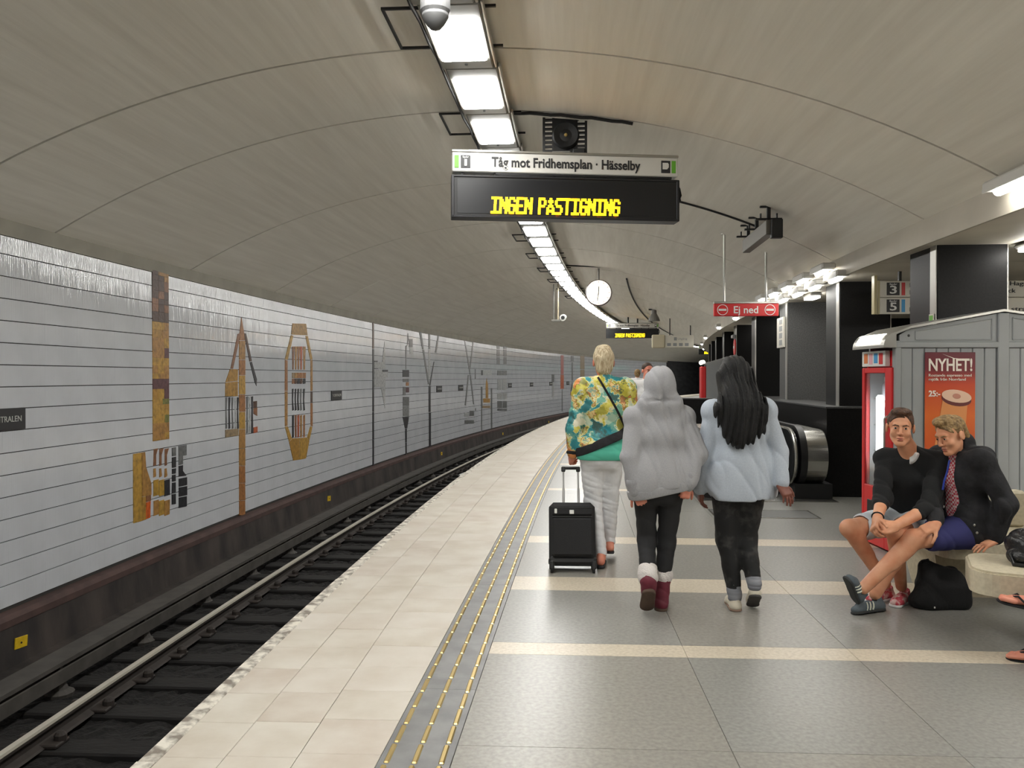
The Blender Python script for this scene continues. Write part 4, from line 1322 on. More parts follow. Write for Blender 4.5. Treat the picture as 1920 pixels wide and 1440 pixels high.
  ('black', [(24.41, 0.426), (24.64, 0.416), (24.63, -0.660), (24.41, -0.640)]),
 ]),
 ('crossed strips mosaic like a large letter X', [
  ('grey', [(28.83, 2.863), (28.99, 2.846), (29.74, 1.638), (29.58, 1.628)]),
  ('grey', [(30.02, 2.892), (30.17, 2.889), (29.69, 1.828), (29.54, 1.827)]),
  ('grey', [(29.58, 1.609), (29.76, 1.619), (30.24, 0.474), (30.09, 0.488)]),
  ('grey', [(29.32, 1.608), (29.50, 1.609), (29.04, 0.469), (28.88, 0.498)]),
  ('palegrey', [(28.83, 0.222), (29.56, 0.189), (29.56, 0.046), (28.82, 0.083)]),
  ('grey', [(29.59, 0.258), (30.20, 0.232), (30.20, 0.038), (29.59, 0.068)]),
  ('grey', [(28.86, -0.058), (30.20, -0.132), (30.20, -0.263), (28.86, -0.184)]),
  ('grey', [(30.35, 1.835), (30.48, 1.836), (30.48, 1.444), (30.35, 1.445)]),
  ('grey', [(30.39, 0.322), (30.52, 0.317), (30.52, 0.219), (30.39, 0.224)]),
 ]),
 ('small mosaic with an ochre bottle shape between grey strips', [
  ('black', [(31.31, 1.803), (31.54, 1.805), (31.54, 1.603), (31.31, 1.602)]),
  ('palegrey', [(31.60, 1.806), (32.96, 1.816), (32.95, 1.605), (31.60, 1.603)]),
  ('ochre2', [(32.14, 1.480), (32.38, 1.230), (32.42, 0.657), (32.02, 0.668), (32.02, 1.234)]),
  ('ochre2', [(31.64, 0.663), (32.71, 0.634), (32.71, 0.466), (31.64, 0.501)]),
  ('grey', [(31.27, 1.140), (31.50, 1.137), (31.50, 0.278), (31.27, 0.287)]),
  ('grey', [(32.85, 1.067), (33.06, 1.064), (33.06, -0.633), (32.85, -0.620)]),
  ('tan2', [(31.54, 0.377), (32.75, 0.333), (32.75, 0.239), (31.54, 0.286)]),
  ('grey', [(31.30, 0.270), (31.42, 0.266), (31.42, -0.678), (31.30, -0.670)]),
 ]),
 ('ladder shaped pale grey mosaic of stacked blocks', [
  ('grey', [(33.84, 3.086), (34.34, 3.108), (34.34, 2.751), (33.84, 2.734)]),
  ('grey', [(35.00, 3.138), (35.56, 3.163), (35.56, 2.793), (35.00, 2.774)]),
  ('grey', [(33.84, 2.707), (34.34, 2.724), (34.34, 2.421), (33.84, 2.409)]),
  ('grey', [(35.00, 2.746), (35.56, 2.765), (35.56, 2.452), (35.00, 2.438)]),
  ('grey', [(33.84, 2.382), (34.34, 2.394), (34.34, 2.091), (33.84, 2.084)]),
  ('grey', [(35.00, 2.410), (35.56, 2.423), (35.56, 2.110), (35.00, 2.101)]),
  ('grey', [(33.93, 1.813), (34.75, 1.819), (34.75, 1.608), (33.93, 1.607)]),
  ('grey', [(34.84, 1.820), (35.60, 1.826), (35.60, 1.609), (34.84, 1.608)]),
  ('palegrey', [(33.93, 1.433), (34.75, 1.430), (34.75, 0.956), (33.93, 0.970)]),
  ('palegrey', [(34.84, 1.429), (35.60, 1.427), (35.60, 0.942), (34.84, 0.955)]),
  ('palegrey', [(33.93, 0.834), (34.75, 0.817), (34.75, 0.539), (33.93, 0.562)]),
  ('palegrey', [(34.84, 0.815), (35.60, 0.800), (35.60, 0.515), (34.84, 0.536)]),
  ('grey', [(33.92, 0.497), (34.75, 0.472), (34.75, 0.160), (33.92, 0.192)]),
  ('grey', [(34.84, 0.469), (35.60, 0.446), (35.60, 0.127), (34.84, 0.157)]),
  ('grey', [(33.92, 0.160), (34.75, 0.127), (34.75, 0.037), (33.92, 0.073)]),
  ('grey', [(34.84, 0.123), (35.60, 0.092), (35.60, 0.001), (34.84, 0.034)]),
 ]),
 ('short grey strip mosaic far along the wall', [
  ('grey', [(44.71, 1.681), (45.29, 1.683), (45.29, 1.250), (44.71, 1.254)]),
  ('palegrey', [(44.77, 1.225), (45.23, 1.222), (45.23, 0.351), (44.77, 0.362)]),
 ]),
 ('red strip mosaic on a thin stem far along the wall', [
  ('redd', [(46.80, 2.802), (47.46, 2.819), (47.46, 1.689), (46.80, 1.687)]),
  ('orange2', [(46.75, 1.657), (47.52, 1.659), (47.52, 0.813), (46.75, 0.825)]),
  ('grey', [(47.05, 0.790), (47.22, 0.787), (47.23, -0.527), (47.05, -0.519)]),
 ]),
 ('grey skittle shaped mosaic far along the wall', [
  ('grey', [(49.22, 2.826), (49.90, 2.843), (49.90, 2.487), (49.22, 2.475)]),
  ('grey', [(49.41, 2.447), (49.72, 2.452), (49.72, 1.301), (49.41, 1.302)]),
  ('grey', [(49.53, 1.262), (50.03, 0.625), (49.10, 0.641)]),
  ('tan', [(49.10, 0.602), (50.10, 0.584), (50.10, 0.361), (49.10, 0.384)]),
 ]),
 ('faded tan block mosaic close to the patterned jacket', [
  ('tan2', [(51.57, 2.966), (52.63, 2.994), (52.64, 2.037), (51.58, 2.027)]),
  ('tan2', [(51.58, 1.986), (52.64, 1.995), (52.64, 1.287), (51.58, 1.292)]),
 ]),
]
# ================================================================ wall mosaics: ceramic pieces let into the tiles
MC = {'ochre': (186, 146, 66), 'ochre2': (174, 132, 60), 'tan': (172, 128, 70), 'tan2': (150, 130, 100), 'rust': (140, 96, 66), 'rust2': (164, 112, 66), 'umber': (84, 60, 48),
      'olive': (122, 122, 62), 'plum': (98, 64, 68), 'orange': (208, 96, 40), 'orange2': (186, 96, 58), 'yellow': (184, 144, 58), 'black': (46, 46, 50), 'grey': (108, 110, 110), 'grey2': (132, 134, 134),
      'pale': (176, 178, 178), 'palegrey': (164, 166, 166), 'redd': (168, 84, 74)}
MM = {k: mat('glazed_' + k + '_ceramic', v, rough=0.4, rgb2=tuple(int(c * .76) for c in v), scale=16, detail=6, ramp=(0.3, 0.6), bump=0.15, bscale=24) for k, v in MC.items()}
for label, pieces in MOSAICS:
    ss_ = [p[0] for c, pts in pieces for p in pts]
    sm = (min(ss_) + max(ss_)) / 2
    hm = min(p[1] for c, pts in pieces for p in pts)
    root = at('wall_mosaic', label, 'mosaic', sm, -3.5, hm)
    inv = Matrix.Rotation(ang(sm), 4, 'Z') @ Matrix.Translation(-P(sm, -3.5, hm))
    for c, pts in pieces:
        b = MB()
        # straight pieces follow the curve of the wall; front rim chamfered
        cx = sum(p[0] for p in pts) / len(pts)
        cz = sum(p[1] for p in pts) / len(pts)
        g = 0.003
        inn = []
        for p in pts:
            d = math.hypot(p[0] - cx, p[1] - cz) + 1e-6
            inn.append((p[0] - (p[0] - cx) / d * g, p[1] - (p[1] - cz) / d * g))
        n = len(pts)
        vs = [inv @ P(p[0], -3.508, p[1]) for p in pts] + [inv @ P(p[0], -3.495, p[1]) for p in pts] + [inv @ P(p[0], -3.493, p[1]) for p in inn]
        fs = []
        for i in range(n):
            j = (i + 1) % n
            fs += [(i, j, n + j, n + i), (n + i, n + j, 2 * n + j, 2 * n + i)]
        fs.append(tuple(2 * n + i for i in range(n)))
        b.add(vs, fs)
        obj('mosaic_piece', b, MM[c], root)
# ================================================================ soft shapes: signed distance fields turned into one continuous surface
def vec(*a):
    return np.array(a, dtype=np.float32)


class SDF:
    def __init__(self, lo, hi, vox):
        self.lo = np.array(lo, dtype=np.float32)
        self.vox = vox
        self.n = np.maximum(4, np.ceil((np.array(hi) - self.lo) / vox).astype(int) + 1)
        self.f = np.full(self.n, 0.2, dtype=np.float32)
        self.ax = [self.lo[i] + vox * np.arange(self.n[i], dtype=np.float32) for i in range(3)]

    def win(self, lo, hi):
        a = np.clip(np.floor((np.array(lo) - self.lo) / self.vox).astype(int), 0, self.n - 1)
        b = np.clip(np.ceil((np.array(hi) - self.lo) / self.vox).astype(int) + 1, 1, self.n)
        sl = tuple(slice(int(a[i]), int(max(b[i], a[i] + 1))) for i in range(3))
        X = self.ax[0][sl[0]][:, None, None]
        Y = self.ax[1][sl[1]][None, :, None]
        Z = self.ax[2][sl[2]][None, None, :]
        return sl, X, Y, Z

    def put(self, fn, lo, hi, k=0.02, mode='add'):
        m = k + 0.03
        sl, X, Y, Z = self.win(np.array(lo) - m, np.array(hi) + m)
        d = fn(X, Y, Z)
        a = self.f[sl]
        if mode == 'add':
            h = np.clip(0.5 + 0.5 * (a - d) / k, 0, 1)
            self.f[sl] = a * (1 - h) + d * h - k * h * (1 - h)
        else:
            d = -d
            h = np.clip(0.5 - 0.5 * (a - d) / k, 0, 1)
            self.f[sl] = a * (1 - h) + d * h + k * h * (1 - h)
        return self

    def cap(self, a, b, ra, rb=None, k=0.02, sq=None, mode='add'):
        """tapered round bar; sq = (direction, factor) flattens it along that direction"""
        rb = ra if rb is None else rb
        a = np.array(a, dtype=np.float32); b = np.array(b, dtype=np.float32)
        ab = b - a
        L2 = float(ab @ ab) + 1e-9
        R_ = max(ra, rb)
        lo = np.minimum(a, b) - R_; hi = np.maximum(a, b) + R_
        if sq is not None:
            nd = np.array(sq[0], dtype=np.float32)
            nd = nd / np.linalg.norm(nd)
            q = sq[1]
            if q > 1:
                lo -= R_ * (q - 1); hi += R_ * (q - 1)

        def fn(X, Y, Z):
            px, py, pz = X - a[0], Y - a[1], Z - a[2]
            t = np.clip((px * ab[0] + py * ab[1] + pz * ab[2]) / L2, 0, 1)
            vx, vy, vz = px - t * ab[0], py - t * ab[1], pz - t * ab[2]
            if sq is not None:
                vn = vx * nd[0] + vy * nd[1] + vz * nd[2]
                e = vn / q - vn
                vx, vy, vz = vx + e * nd[0], vy + e * nd[1], vz + e * nd[2]
                l = np.sqrt(vx * vx + vy * vy + vz * vz)
                r = ra + t * (rb - ra)
                s_ = min(1.0, q)
                return (l - r) * s_
            return np.sqrt(vx * vx + vy * vy + vz * vz) - (ra + t * (rb - ra))
        return self.put(fn, lo, hi, k, mode)

    def ell(self, c, r, M=None, k=0.02, mode='add'):
        c = np.array(c, dtype=np.float32); r = np.array(r, dtype=np.float32)
        R_ = float(r.max())
        Mi = None if M is None else np.array(M, dtype=np.float32)

        def fn(X, Y, Z):
            x, y, z = X - c[0], Y - c[1], Z - c[2]
            if Mi is not None:   # columns of M are the ellipsoid's axes
                x, y, z = (x * Mi[0, 0] + y * Mi[1, 0] + z * Mi[2, 0], x * Mi[0, 1] + y * Mi[1, 1] + z * Mi[2, 1], x * Mi[0, 2] + y * Mi[1, 2] + z * Mi[2, 2])
            k0 = np.sqrt((x / r[0]) ** 2 + (y / r[1]) ** 2 + (z / r[2]) ** 2)
            k1 = np.sqrt((x / r[0] ** 2) ** 2 + (y / r[1] ** 2) ** 2 + (z / r[2] ** 2) ** 2)
            return k0 * (k0 - 1) / np.maximum(k1, 1e-6)
        return self.put(fn, c - R_, c + R_, k, mode)

    def box(self, c, hf, rd, M=None, k=0.02, mode='add'):
        c = np.array(c, dtype=np.float32); hf = np.array(hf, dtype=np.float32) - rd
        R_ = float(np.linalg.norm(hf)) + rd
        Mi = None if M is None else np.array(M, dtype=np.float32)

        def fn(X, Y, Z):
            x, y, z = X - c[0], Y - c[1], Z - c[2]
            if Mi is not None:
                x, y, z = (x * Mi[0, 0] + y * Mi[1, 0] + z * Mi[2, 0], x * Mi[0, 1] + y * Mi[1, 1] + z * Mi[2, 1], x * Mi[0, 2] + y * Mi[1, 2] + z * Mi[2, 2])
            x, y, z = np.abs(x) - hf[0], np.abs(y) - hf[1], np.abs(z) - hf[2]
            o = np.sqrt(np.maximum(x, 0) ** 2 + np.maximum(y, 0) ** 2 + np.maximum(z, 0) ** 2)
            return o + np.minimum(np.maximum(x, np.maximum(y, z)), 0) - rd
        return self.put(fn, c - R_, c + R_, k, mode)

    def clip(self, p, n, k=0.004):
        """cut away what lies on the n side of the plane through p"""
        n = np.array(n, dtype=np.float32); n = n / np.linalg.norm(n)
        X, Y, Z = self.ax[0][:, None, None], self.ax[1][None, :, None], self.ax[2][None, None, :]
        d = (X - p[0]) * n[0] + (Y - p[1]) * n[1] + (Z - p[2]) * n[2]
        h = np.clip(0.5 - 0.5 * (self.f - d) / k, 0, 1)
        self.f = (self.f * (1 - h) + d * h + k * h * (1 - h)).astype(np.float32)
        return self

    def folds(self, amp, fx, fy, fz, seed=0, band=0.05):
        """cloth folds: warped sines with frequencies per axis"""
        r = np.random.RandomState(seed)
        X, Y, Z = self.ax[0][:, None, None], self.ax[1][None, :, None], self.ax[2][None, None, :]
        t = 0
        for i in range(3):
            p = r.uniform(0, 6.28, 4)
            a = r.uniform(0.6, 1.4, 3)
            ph = X * fx * a[0] + Y * fy * a[1] + Z * fz * a[2] + p[0] + 1.1 * np.sin(Z * 9 + X * 7 + p[1]) + 0.8 * np.sin(X * 13 - Y * 11 + Z * 5 + p[2])
            c = 1 - np.abs(np.sin(ph * .5))
            t = t + c * c * c * 1.5 - .3 + .25 * np.sin(ph)
        self.f += (amp * .9 * t).astype(np.float32)
        return self

    def mesh(self, name, m):
        f = self.f
        s = f < 0
        c = np.zeros(tuple(np.array(f.shape) - 1), dtype=np.int8)
        off = [(i, j, k) for i in (0, 1) for j in (0, 1) for k in (0, 1)]
        N = np.array(f.shape) - 1
        for i, j, k in off:
            c += s[i:i + N[0], j:j + N[1], k:k + N[2]]
        act = np.argwhere((c > 0) & (c < 8))
        vals = np.stack([f[act[:, 0] + i, act[:, 1] + j, act[:, 2] + k] for i, j, k in off], 1)
        O = np.array(off, dtype=np.float32)
        acc = np.zeros((len(act), 3), dtype=np.float32); w_ = np.zeros(len(act), dtype=np.float32)
        for a in range(8):
            for b in range(a + 1, 8):
                if abs(O[a] - O[b]).sum() == 1:
                    va, vb = vals[:, a], vals[:, b]
                    x = (va < 0) != (vb < 0)
                    t = np.where(x, va / np.where(x, va - vb, 1), 0)
                    acc += np.where(x[:, None], O[a] + t[:, None] * (O[b] - O[a]), 0)
                    w_ += x
        pos = self.lo + self.vox * (act + acc / w_[:, None])
        idx = np.full(c.shape, -1, dtype=np.int32)
        idx[act[:, 0], act[:, 1], act[:, 2]] = np.arange(len(act))
        quads = []
        for ax in range(3):
            o1, o2 = [(1, 2), (2, 0), (0, 1)][ax]
            sa = [slice(None)] * 3; sb = [slice(None)] * 3
            sa[ax] = slice(0, -1); sb[ax] = slice(1, None)
            e = s[tuple(sa)] != s[tuple(sb)]
            ed = np.argwhere(e)
            ed = ed[(ed[:, o1] > 0) & (ed[:, o2] > 0) & (ed[:, o1] < N[o1]) & (ed[:, o2] < N[o2])]
            ins = s[ed[:, 0], ed[:, 1], ed[:, 2]]
            def cell(d1, d2):
                q = ed.copy(); q[:, o1] -= d1; q[:, o2] -= d2
                return idx[q[:, 0], q[:, 1], q[:, 2]]
            q = np.stack([cell(1, 1), cell(0, 1), cell(0, 0), cell(1, 0)], 1)
            q[~ins] = q[~ins][:, ::-1]
            quads.append(q)
        q = np.concatenate(quads)
        q = q[(q >= 0).all(1)]
        me = bpy.data.meshes.new(name)
        me.vertices.add(len(pos)); me.loops.add(len(q) * 4); me.polygons.add(len(q))
        me.vertices.foreach_set('co', pos.astype(np.float32).ravel())
        me.loops.foreach_set('vertex_index', q.astype(np.int32).ravel())
        me.polygons.foreach_set('loop_start', np.arange(0, len(q) * 4, 4, dtype=np.int32))
        me.polygons.foreach_set('use_smooth', np.ones(len(q), dtype=bool))
        me.materials.append(m)
        me.update(calc_edges=True)
        return me


def soft(name, S, m, parent, label=None):
    o = link(name, S.mesh(name, m), parent)
    if label:
        o['label'] = label
    return o


def V(a):
    return np.array(a, dtype=np.float32)


def nrm(a):
    a = V(a)
    return a / np.linalg.norm(a)


def basis(fwd, up=(0, 0, 1)):
    """columns: right, forward, up"""
    f = nrm(fwd)
    r = nrm(np.cross(f, V(up)))
    u = np.cross(r, f)
    return np.stack([r, f, u], 1)


# ---------------------------------------------------------------- anatomy
def add_hand(S, wrist, F, Nn, side, curl=(30, 35, 25), spread=0.0, sc=1.0, thumb=35):
    """palm and five separate fingers; F points along the fingers, Nn out of the back of the hand"""
    F = nrm(F)
    Nn = nrm(V(Nn) - F * float(V(Nn) @ F))
    X = np.cross(Nn, F) if side == 'R' else np.cross(F, Nn)   # towards the thumb
    w = V(wrist)
    M = np.stack([X, F, Nn], 1)
    S.box(w + F * .045 * sc, V((.040, .050, .0145)) * sc, .013 * sc, M, k=.012)
    S.cap(w - F * .01, w + F * .03 * sc, .024 * sc, .024 * sc, k=.015)
    lens_ = (.072, .082, .076, .060)
    for i in range(4):
        b = w + F * (.086 + (0, .004, .002, -.006)[i]) * sc + X * (.031 - .0205 * i) * sc
        d0 = nrm(F + X * (.09 - .06 * i) * (1 + spread))
        a = 0
        p = b - d0 * .012
        r = (.0088, .0092, .0088, .0078)[i] * sc
        for seg, (fr, cu) in enumerate(zip((.45, .31, .26), curl)):
            a += math.radians(cu)
            d = d0 * math.cos(a) - Nn * math.sin(a)
            q = p + d * lens_[i] * fr * sc
            S.cap(p, q, r * (1 - .06 * seg), r * (.94 - .08 * seg), k=.0035)
            p = q
    b = w + F * .022 * sc + X * .030 * sc - Nn * .004
    d = nrm(X * .75 + F * .62 - Nn * .25)
    q = b + d * .042 * sc
    S.cap(b, q, .0145 * sc, .0112 * sc, k=.012)
    d2 = nrm(d * math.cos(math.radians(thumb)) + (F * .8 - Nn * .6 - X * .2) * math.sin(math.radians(thumb)))
    q2 = q + d2 * .03 * sc
    S.cap(q, q2, .0108 * sc, .0098 * sc, k=.004)
    S.cap(q2, q2 + nrm(d2 + (F - Nn) * .3) * .022 * sc, .0098 * sc, .0085 * sc, k=.004)


def add_head(S, c, M, sc=1.0, face=True):
    """skull, jaw, brow, nose, lips, ears; M columns = own right, face direction, up"""
    T = lambda x, y, z: V(c) + (M @ V((x, y, z))) * sc
    s_ = lambda *r: V(r) * sc
    S.ell(T(0, -.012, .035), s_(.074, .093, .082), M, k=.02)
    S.ell(T(0, .026, -.035), s_(.056, .060, .078), M, k=.03)
    S.cap(T(-.043, 0, -.055), T(-.018, .062, -.098), .018 * sc, .016 * sc, k=.025)
    S.cap(T(.043, 0, -.055), T(.018, .062, -.098), .018 * sc, .016 * sc, k=.025)
    S.ell(T(0, .072, -.100), s_(.022, .017, .016), M, k=.02)
    for x in (-1, 1):
        S.ell(T(.082 * x, -.008, -.004), s_(.009, .021, .033), M, k=.006)
    if face:
        S.cap(T(-.034, .076, .026), T(.034, .076, .026), .012 * sc, k=.016)
        for x in (-1, 1):
            S.ell(T(.031 * x, .094, .003), s_(.018, .014, .009), M, k=.010, mode='sub')
            S.ell(T(.031 * x, .0735, .004), s_(.0145, .0145, .0145), M, k=.004)
            S.ell(T(.031 * x, .090, .0025), s_(.0125, .012, .0048), M, k=.002, mode='sub')
            S.ell(T(.040 * x, .060, -.030), s_(.022, .022, .022), M, k=.02)
        S.cap(T(0, .082, .016), T(0, .106, -.030), .008 * sc, .0115 * sc, k=.008)
        S.ell(T(-.0115, .094, -.035), s_(.0085, .0105, .0075), M, k=.005)
        S.ell(T(.0115, .094, -.035), s_(.0085, .0105, .0075), M, k=.005)
        S.ell(T(0, .084, -.0615), s_(.024, .012, .0065), M, k=.005)
        S.ell(T(0, .083, -.0745), s_(.020, .012, .0075), M, k=.005)
        S.cap(T(-.026, .094, -.068), T(.026, .094, -.068), .0028 * sc, k=.003, mode='sub')


M_SKIN = mat('skin', (214, 158, 128), rough=0.5, rgb2=(196, 132, 104), scale=14, ramp=(0.3, 0.7), spec=0.35)
M_SKINT = mat('tanned_skin', (220, 164, 130), rough=0.48, rgb2=(204, 138, 104), scale=12, ramp=(0.3, 0.7), spec=0.35)
M_SKINP = mat('pink_skin', (220, 150, 126), rough=0.5, rgb2=(206, 124, 104), scale=14, ramp=(0.3, 0.7), spec=0.35)
M_EYEW = mat('eye_white', (206, 198, 192), rough=0.25)
M_IRIS = mat('dark_iris', (44, 36, 34), rough=0.2)
M_LIP = mat('lip', (168, 94, 82), rough=0.45)


def face_parts(parent, c, M, hairm, sc=1.0):
    T = lambda x, y, z: Vector(V(c) + (M @ V((x, y, z))) * sc)
    R3 = Matrix([[float(M[i, j]) for j in range(3)] for i in range(3)]).to_4x4()
    for x in (-1, 1):
        e = MB().lathe([(.012 * math.sin(math.pi * k / 8) * sc + 1e-5, -.012 * math.cos(math.pi * k / 8) * sc) for k in range(9)], 14, Matrix.Translation(T(.031 * x, .0745, .004)) @ R3 @ Matrix.Rotation(-math.pi / 2, 4, 'X'))
        eo = obj('eye', e, M_EYEW, parent, smooth=True)
        i = MB().lathe([(.0062 * sc, 0.0), (.0060 * sc, .0022 * sc), (.003 * sc, .003 * sc)], 12, Matrix.Translation(T(.031 * x, .0852, .004)) @ R3 @ Matrix.Rotation(-math.pi / 2, 4, 'X'))
        obj('iris', i, M_IRIS, eo)
        S = SDF(np.array(T(0, .08, .02)) - .07, np.array(T(0, .08, .02)) + .07, .003)
        S.cap(T(.014 * x, .0895, .021), T(.034 * x, .0875, .026), .0042 * sc, .004 * sc, k=.004)
        S.cap(T(.034 * x, .0875, .026), T(.050 * x, .074, .019), .004 * sc, .0025 * sc, k=.004)
        soft('eyebrow', S, hairm, parent)
    S = SDF(np.array(T(0, .085, -.068)) - .05, np.array(T(0, .085, -.068)) + .05, .0025)
    S.ell(T(0, .0865, -.0622), V((.022, .0108, .005)) * sc, M, k=.003)
    S.ell(T(0, .0855, -.0748), V((.018, .0112, .0058)) * sc, M, k=.003)
    soft('lips', S, M_LIP, parent)


def add_torso(S, J, inf=0.0, w=1.0, k=0.05):
    """pelvis, waist, ribcage and shoulders between the joints; depth flattened along the body's own forward direction"""
    f = J['fwd']
    hl, hr = V(J['hipL']), V(J['hipR'])
    pc = (hl + hr) / 2
    sl, sr = V(J['shL']), V(J['shR'])
    ch = (sl + sr) / 2
    up = nrm(ch - pc)
    L = float(np.linalg.norm(ch - pc))
    fd = nrm(V(f) - up * float(V(f) @ up))
    S.cap(hl + up * .03, hr + up * .03, .095 * w + inf, .095 * w + inf, k=k, sq=(fd, .92))
    wa = pc + up * L * .38 + fd * .01
    S.cap(wa - nrm(sr - sl) * .045 * w, wa + nrm(sr - sl) * .045 * w, .088 * w + inf, k=k, sq=(fd, .86))
    ri = pc + up * L * .72
    S.cap(ri - nrm(sr - sl) * .065 * w, ri + nrm(sr - sl) * .065 * w, .100 * w + inf, k=k, sq=(fd, .98))
    S.cap(pc + up * .05, ri, .10 * w + inf, .11 * w + inf, k=k, sq=(fd, .85))
    S.cap(sl, sr, .055 + inf, .055 + inf, k=k)
    S.cap(ch + up * .03, V(J['neck']), .062 + inf * .6, .052 + inf * .3, k=.03)


def add_arm(S, sh, el, wr, r=(.052, .043, .040, .027), inf=0.0, k=.025, upto=1.0):
    S.cap(sh, el, r[0] + inf, r[1] + inf, k=k)
    e = V(el) + (V(wr) - V(el)) * upto
    S.cap(el, e, r[2] + inf, r[3] + inf, k=k)


def add_leg(S, hip, kn, an, r=(.088, .056, .053, .034), inf=0.0, k=.03, back=(0, -1, 0), calf=True, upto=1.0):
    S.cap(hip, kn, r[0] + inf, r[1] + inf, k=k)
    e = V(kn) + (V(an) - V(kn)) * upto
    S.cap(kn, e, r[2] + inf, r[3] + inf, k=k)
    if calf:
        c = V(kn) + (V(an) - V(kn)) * .30 + nrm(back) * .018
        d = nrm(V(an) - V(kn))
        S.cap(c - d * .06, c + d * .07, .044 + inf, .036 + inf, k=.03)


def add_foot(S, an, toe, heel_back=.05, w=.038, inf=0.0):
    """bare foot from the ankle to the toes; toe is the tip on the ground"""
    an, toe = V(an), V(toe)
    d = toe - an
    d[2] = 0
    d = nrm(d)
    heel = an - d * heel_back
    heel[2] = toe[2] + max(0.0, (an[2] - toe[2]) - .075)
    S.cap(an, heel + V((0, 0, .025)), .034 + inf, .030 + inf, k=.03)
    S.cap(heel + V((0, 0, .022)), toe + V((0, 0, .018)) - d * .02, .028 + inf, .020 + inf, k=.03)
    S.cap(an - d * .0, toe - d * .05 + V((0, 0, .022)), .033 + inf, .024 + inf, k=.03, sq=((0, 0, 1), .8))
    side = np.cross(d, V((0, 0, 1)))
    S.cap(toe - d * .06 - side * .02 + V((0, 0, .016)), toe - d * .02 - side * .018 + V((0, 0, .014)), .020 + inf, .014 + inf, k=.015)
    S.cap(toe - d * .06 + side * .02 + V((0, 0, .016)), toe - d * .012 + side * .018 + V((0, 0, .014)), .020 + inf, .016 + inf, k=.015)


def build_shoe(parent, heel, toe, upm, solem, up=(0, 0, 1), w=.044, h=.075, name='shoe', stripes=None, outer=1, collar=True):
    """low shoe: sole, upper and collar; heel and toe are points on the sole"""
    heel, toe = V(heel), V(toe)
    M = basis(toe - heel, up)
    L = float(np.linalg.norm(toe - heel))
    c = (heel + toe) / 2
    T = lambda x, y, z: c + M @ V((x, y, z))
    lo = c - .24; hi = c + .24
    S = SDF(lo, hi, .0045)
    S.cap(T(0, -L / 2 + .035, .03), T(0, L * .18, .03), .036, w - .006, k=.02, sq=(M[:, 2], .8))
    S.cap(T(0, L * .18, .03), T(.004 * outer, L / 2 - .042, .026), w - .006, .038, k=.02, sq=(M[:, 2], .75))
    S.cap(T(0, -L / 2 + .04, .035), T(0, -L / 2 + .045, h), .036, .033, k=.02)
    S.cap(T(0, -L * .05, h * .62), T(0, L * .2, .045), .030, .026, k=.025)
    if collar:
        S.cap(T(0, -L / 2 + .05, h - .004), T(0, -L / 2 + .05, h + .06), .026, .032, k=.006, mode='sub')
    S.clip(T(0, 0, .012), -M[:, 2])
    o = soft(name, S, upm, parent)
    S = SDF(lo, hi, .0045)
    for r, a, b in ((.041, -L / 2 + .041, -L * .05), ):
        S.cap(T(0, a, .008), T(0, b, .008), r, w - .009, k=.02)
    S.cap(T(0, -L * .05, .008), T(.004 * outer, L / 2 - .043, .008), w - .009, .043, k=.02)
    S.clip(T(0, 0, .017), M[:, 2])
    S.clip(T(0, 0, -.001), -M[:, 2])
    soft('sole', S, solem, o)
    if stripes:
        for q in range(3):
            y = -L * .06 + q * .026
            b = MB()
            pts = []
            for x in (-1, 1):
                if x != outer:
                    continue
                pth = [T(x * (.040), y + .012, .018), T(x * .042, y + .004, .035), T(x * .034, y - .006, .052), T(x * .022, y - .014, .064)]
                b.tube([Vector(p) for p in pth], .0055, 6)
            obj('stripe', b, stripes, o)
    return o
# ================================================================ kiosk with the drinks fridge and the poster
kx, ky = 3.335, 6.90
ks = thing('kiosk', 'grey board clad kiosk with a low gable roof, poster on its side, nearest the camera', 'kiosk', (kx, ky, 0), 0.0, 'platform kiosks')
bw = 0.104
bd = MB().bbox(0.002, bw - .002, 0, 0.022, 0.0, 1.66, 0.006).mesh('board', M_GREYB)
x = 0.03
while x < 2.5:
    if not (0.83 < x + .052 < 0.97):
        link('board', bd, ks, (x, 0.0, 0.14))
        x += bw
    else:
        x = 0.965
obj('corner_post', MB().bbox(-0.02, 0.032, -0.014, 0.05, 0, 1.86, 0.006), M_GREYB, ks)
obj('corner_post', MB().bbox(0.865, 0.962, -0.02, 0.05, 0, 2.10, 0.006), M_GREYB, ks)
obj('base_board', MB().bbox(-0.02, 2.6, -0.012, 0.03, 0, 0.14, 0.004), M_BLK, ks)
obj('top_rail', MB().bbox(-0.02, 2.6, -0.018, 0.03, 1.80, 1.85, 0.005), M_GREYB, ks)
gp = MB().prism([(0.02, 1.852), (0.865, 1.852), (0.865, 2.095), (0.10, 1.96), (0.02, 1.91)], 0.03)
g1 = obj('gable_panel', gp, M_GREYB, ks)
fr_ = MB()
for a, b_ in (((0.16, 1.87), (0.82, 1.87)), ((0.82, 1.87), (0.82, 2.05)), ((0.82, 2.05), (0.16, 1.945)), ((0.16, 1.945), (0.16, 1.87))):
    fr_.tube([(a[0], -0.002, a[1]), (b_[0], -0.002, b_[1])], 0.006, 6)
obj('panel_bead', fr_, M_GREYB, g1)
obj('screw', MB().lathe([(0.012, 0), (0.008, 0.006)], 8, Matrix.Translation((0.10, -0.001, 1.905)) @ R90), M_DK, g1)
g2 = obj('gable_panel', MB().prism([(0.962, 1.852), (2.6, 1.852), (2.6, 1.87), (0.962, 2.10)], 0.03), M_GREYB, ks)
fr_ = MB()
for a, b_ in (((1.0, 1.87), (2.2, 1.87)), ((2.2, 1.87), (1.0, 2.06)), ((1.0, 2.06), (1.0, 1.87))):
    fr_.tube([(a[0], -0.002, a[1]), (b_[0], -0.002, b_[1])], 0.006, 6)
obj('panel_bead', fr_, M_GREYB, g2)
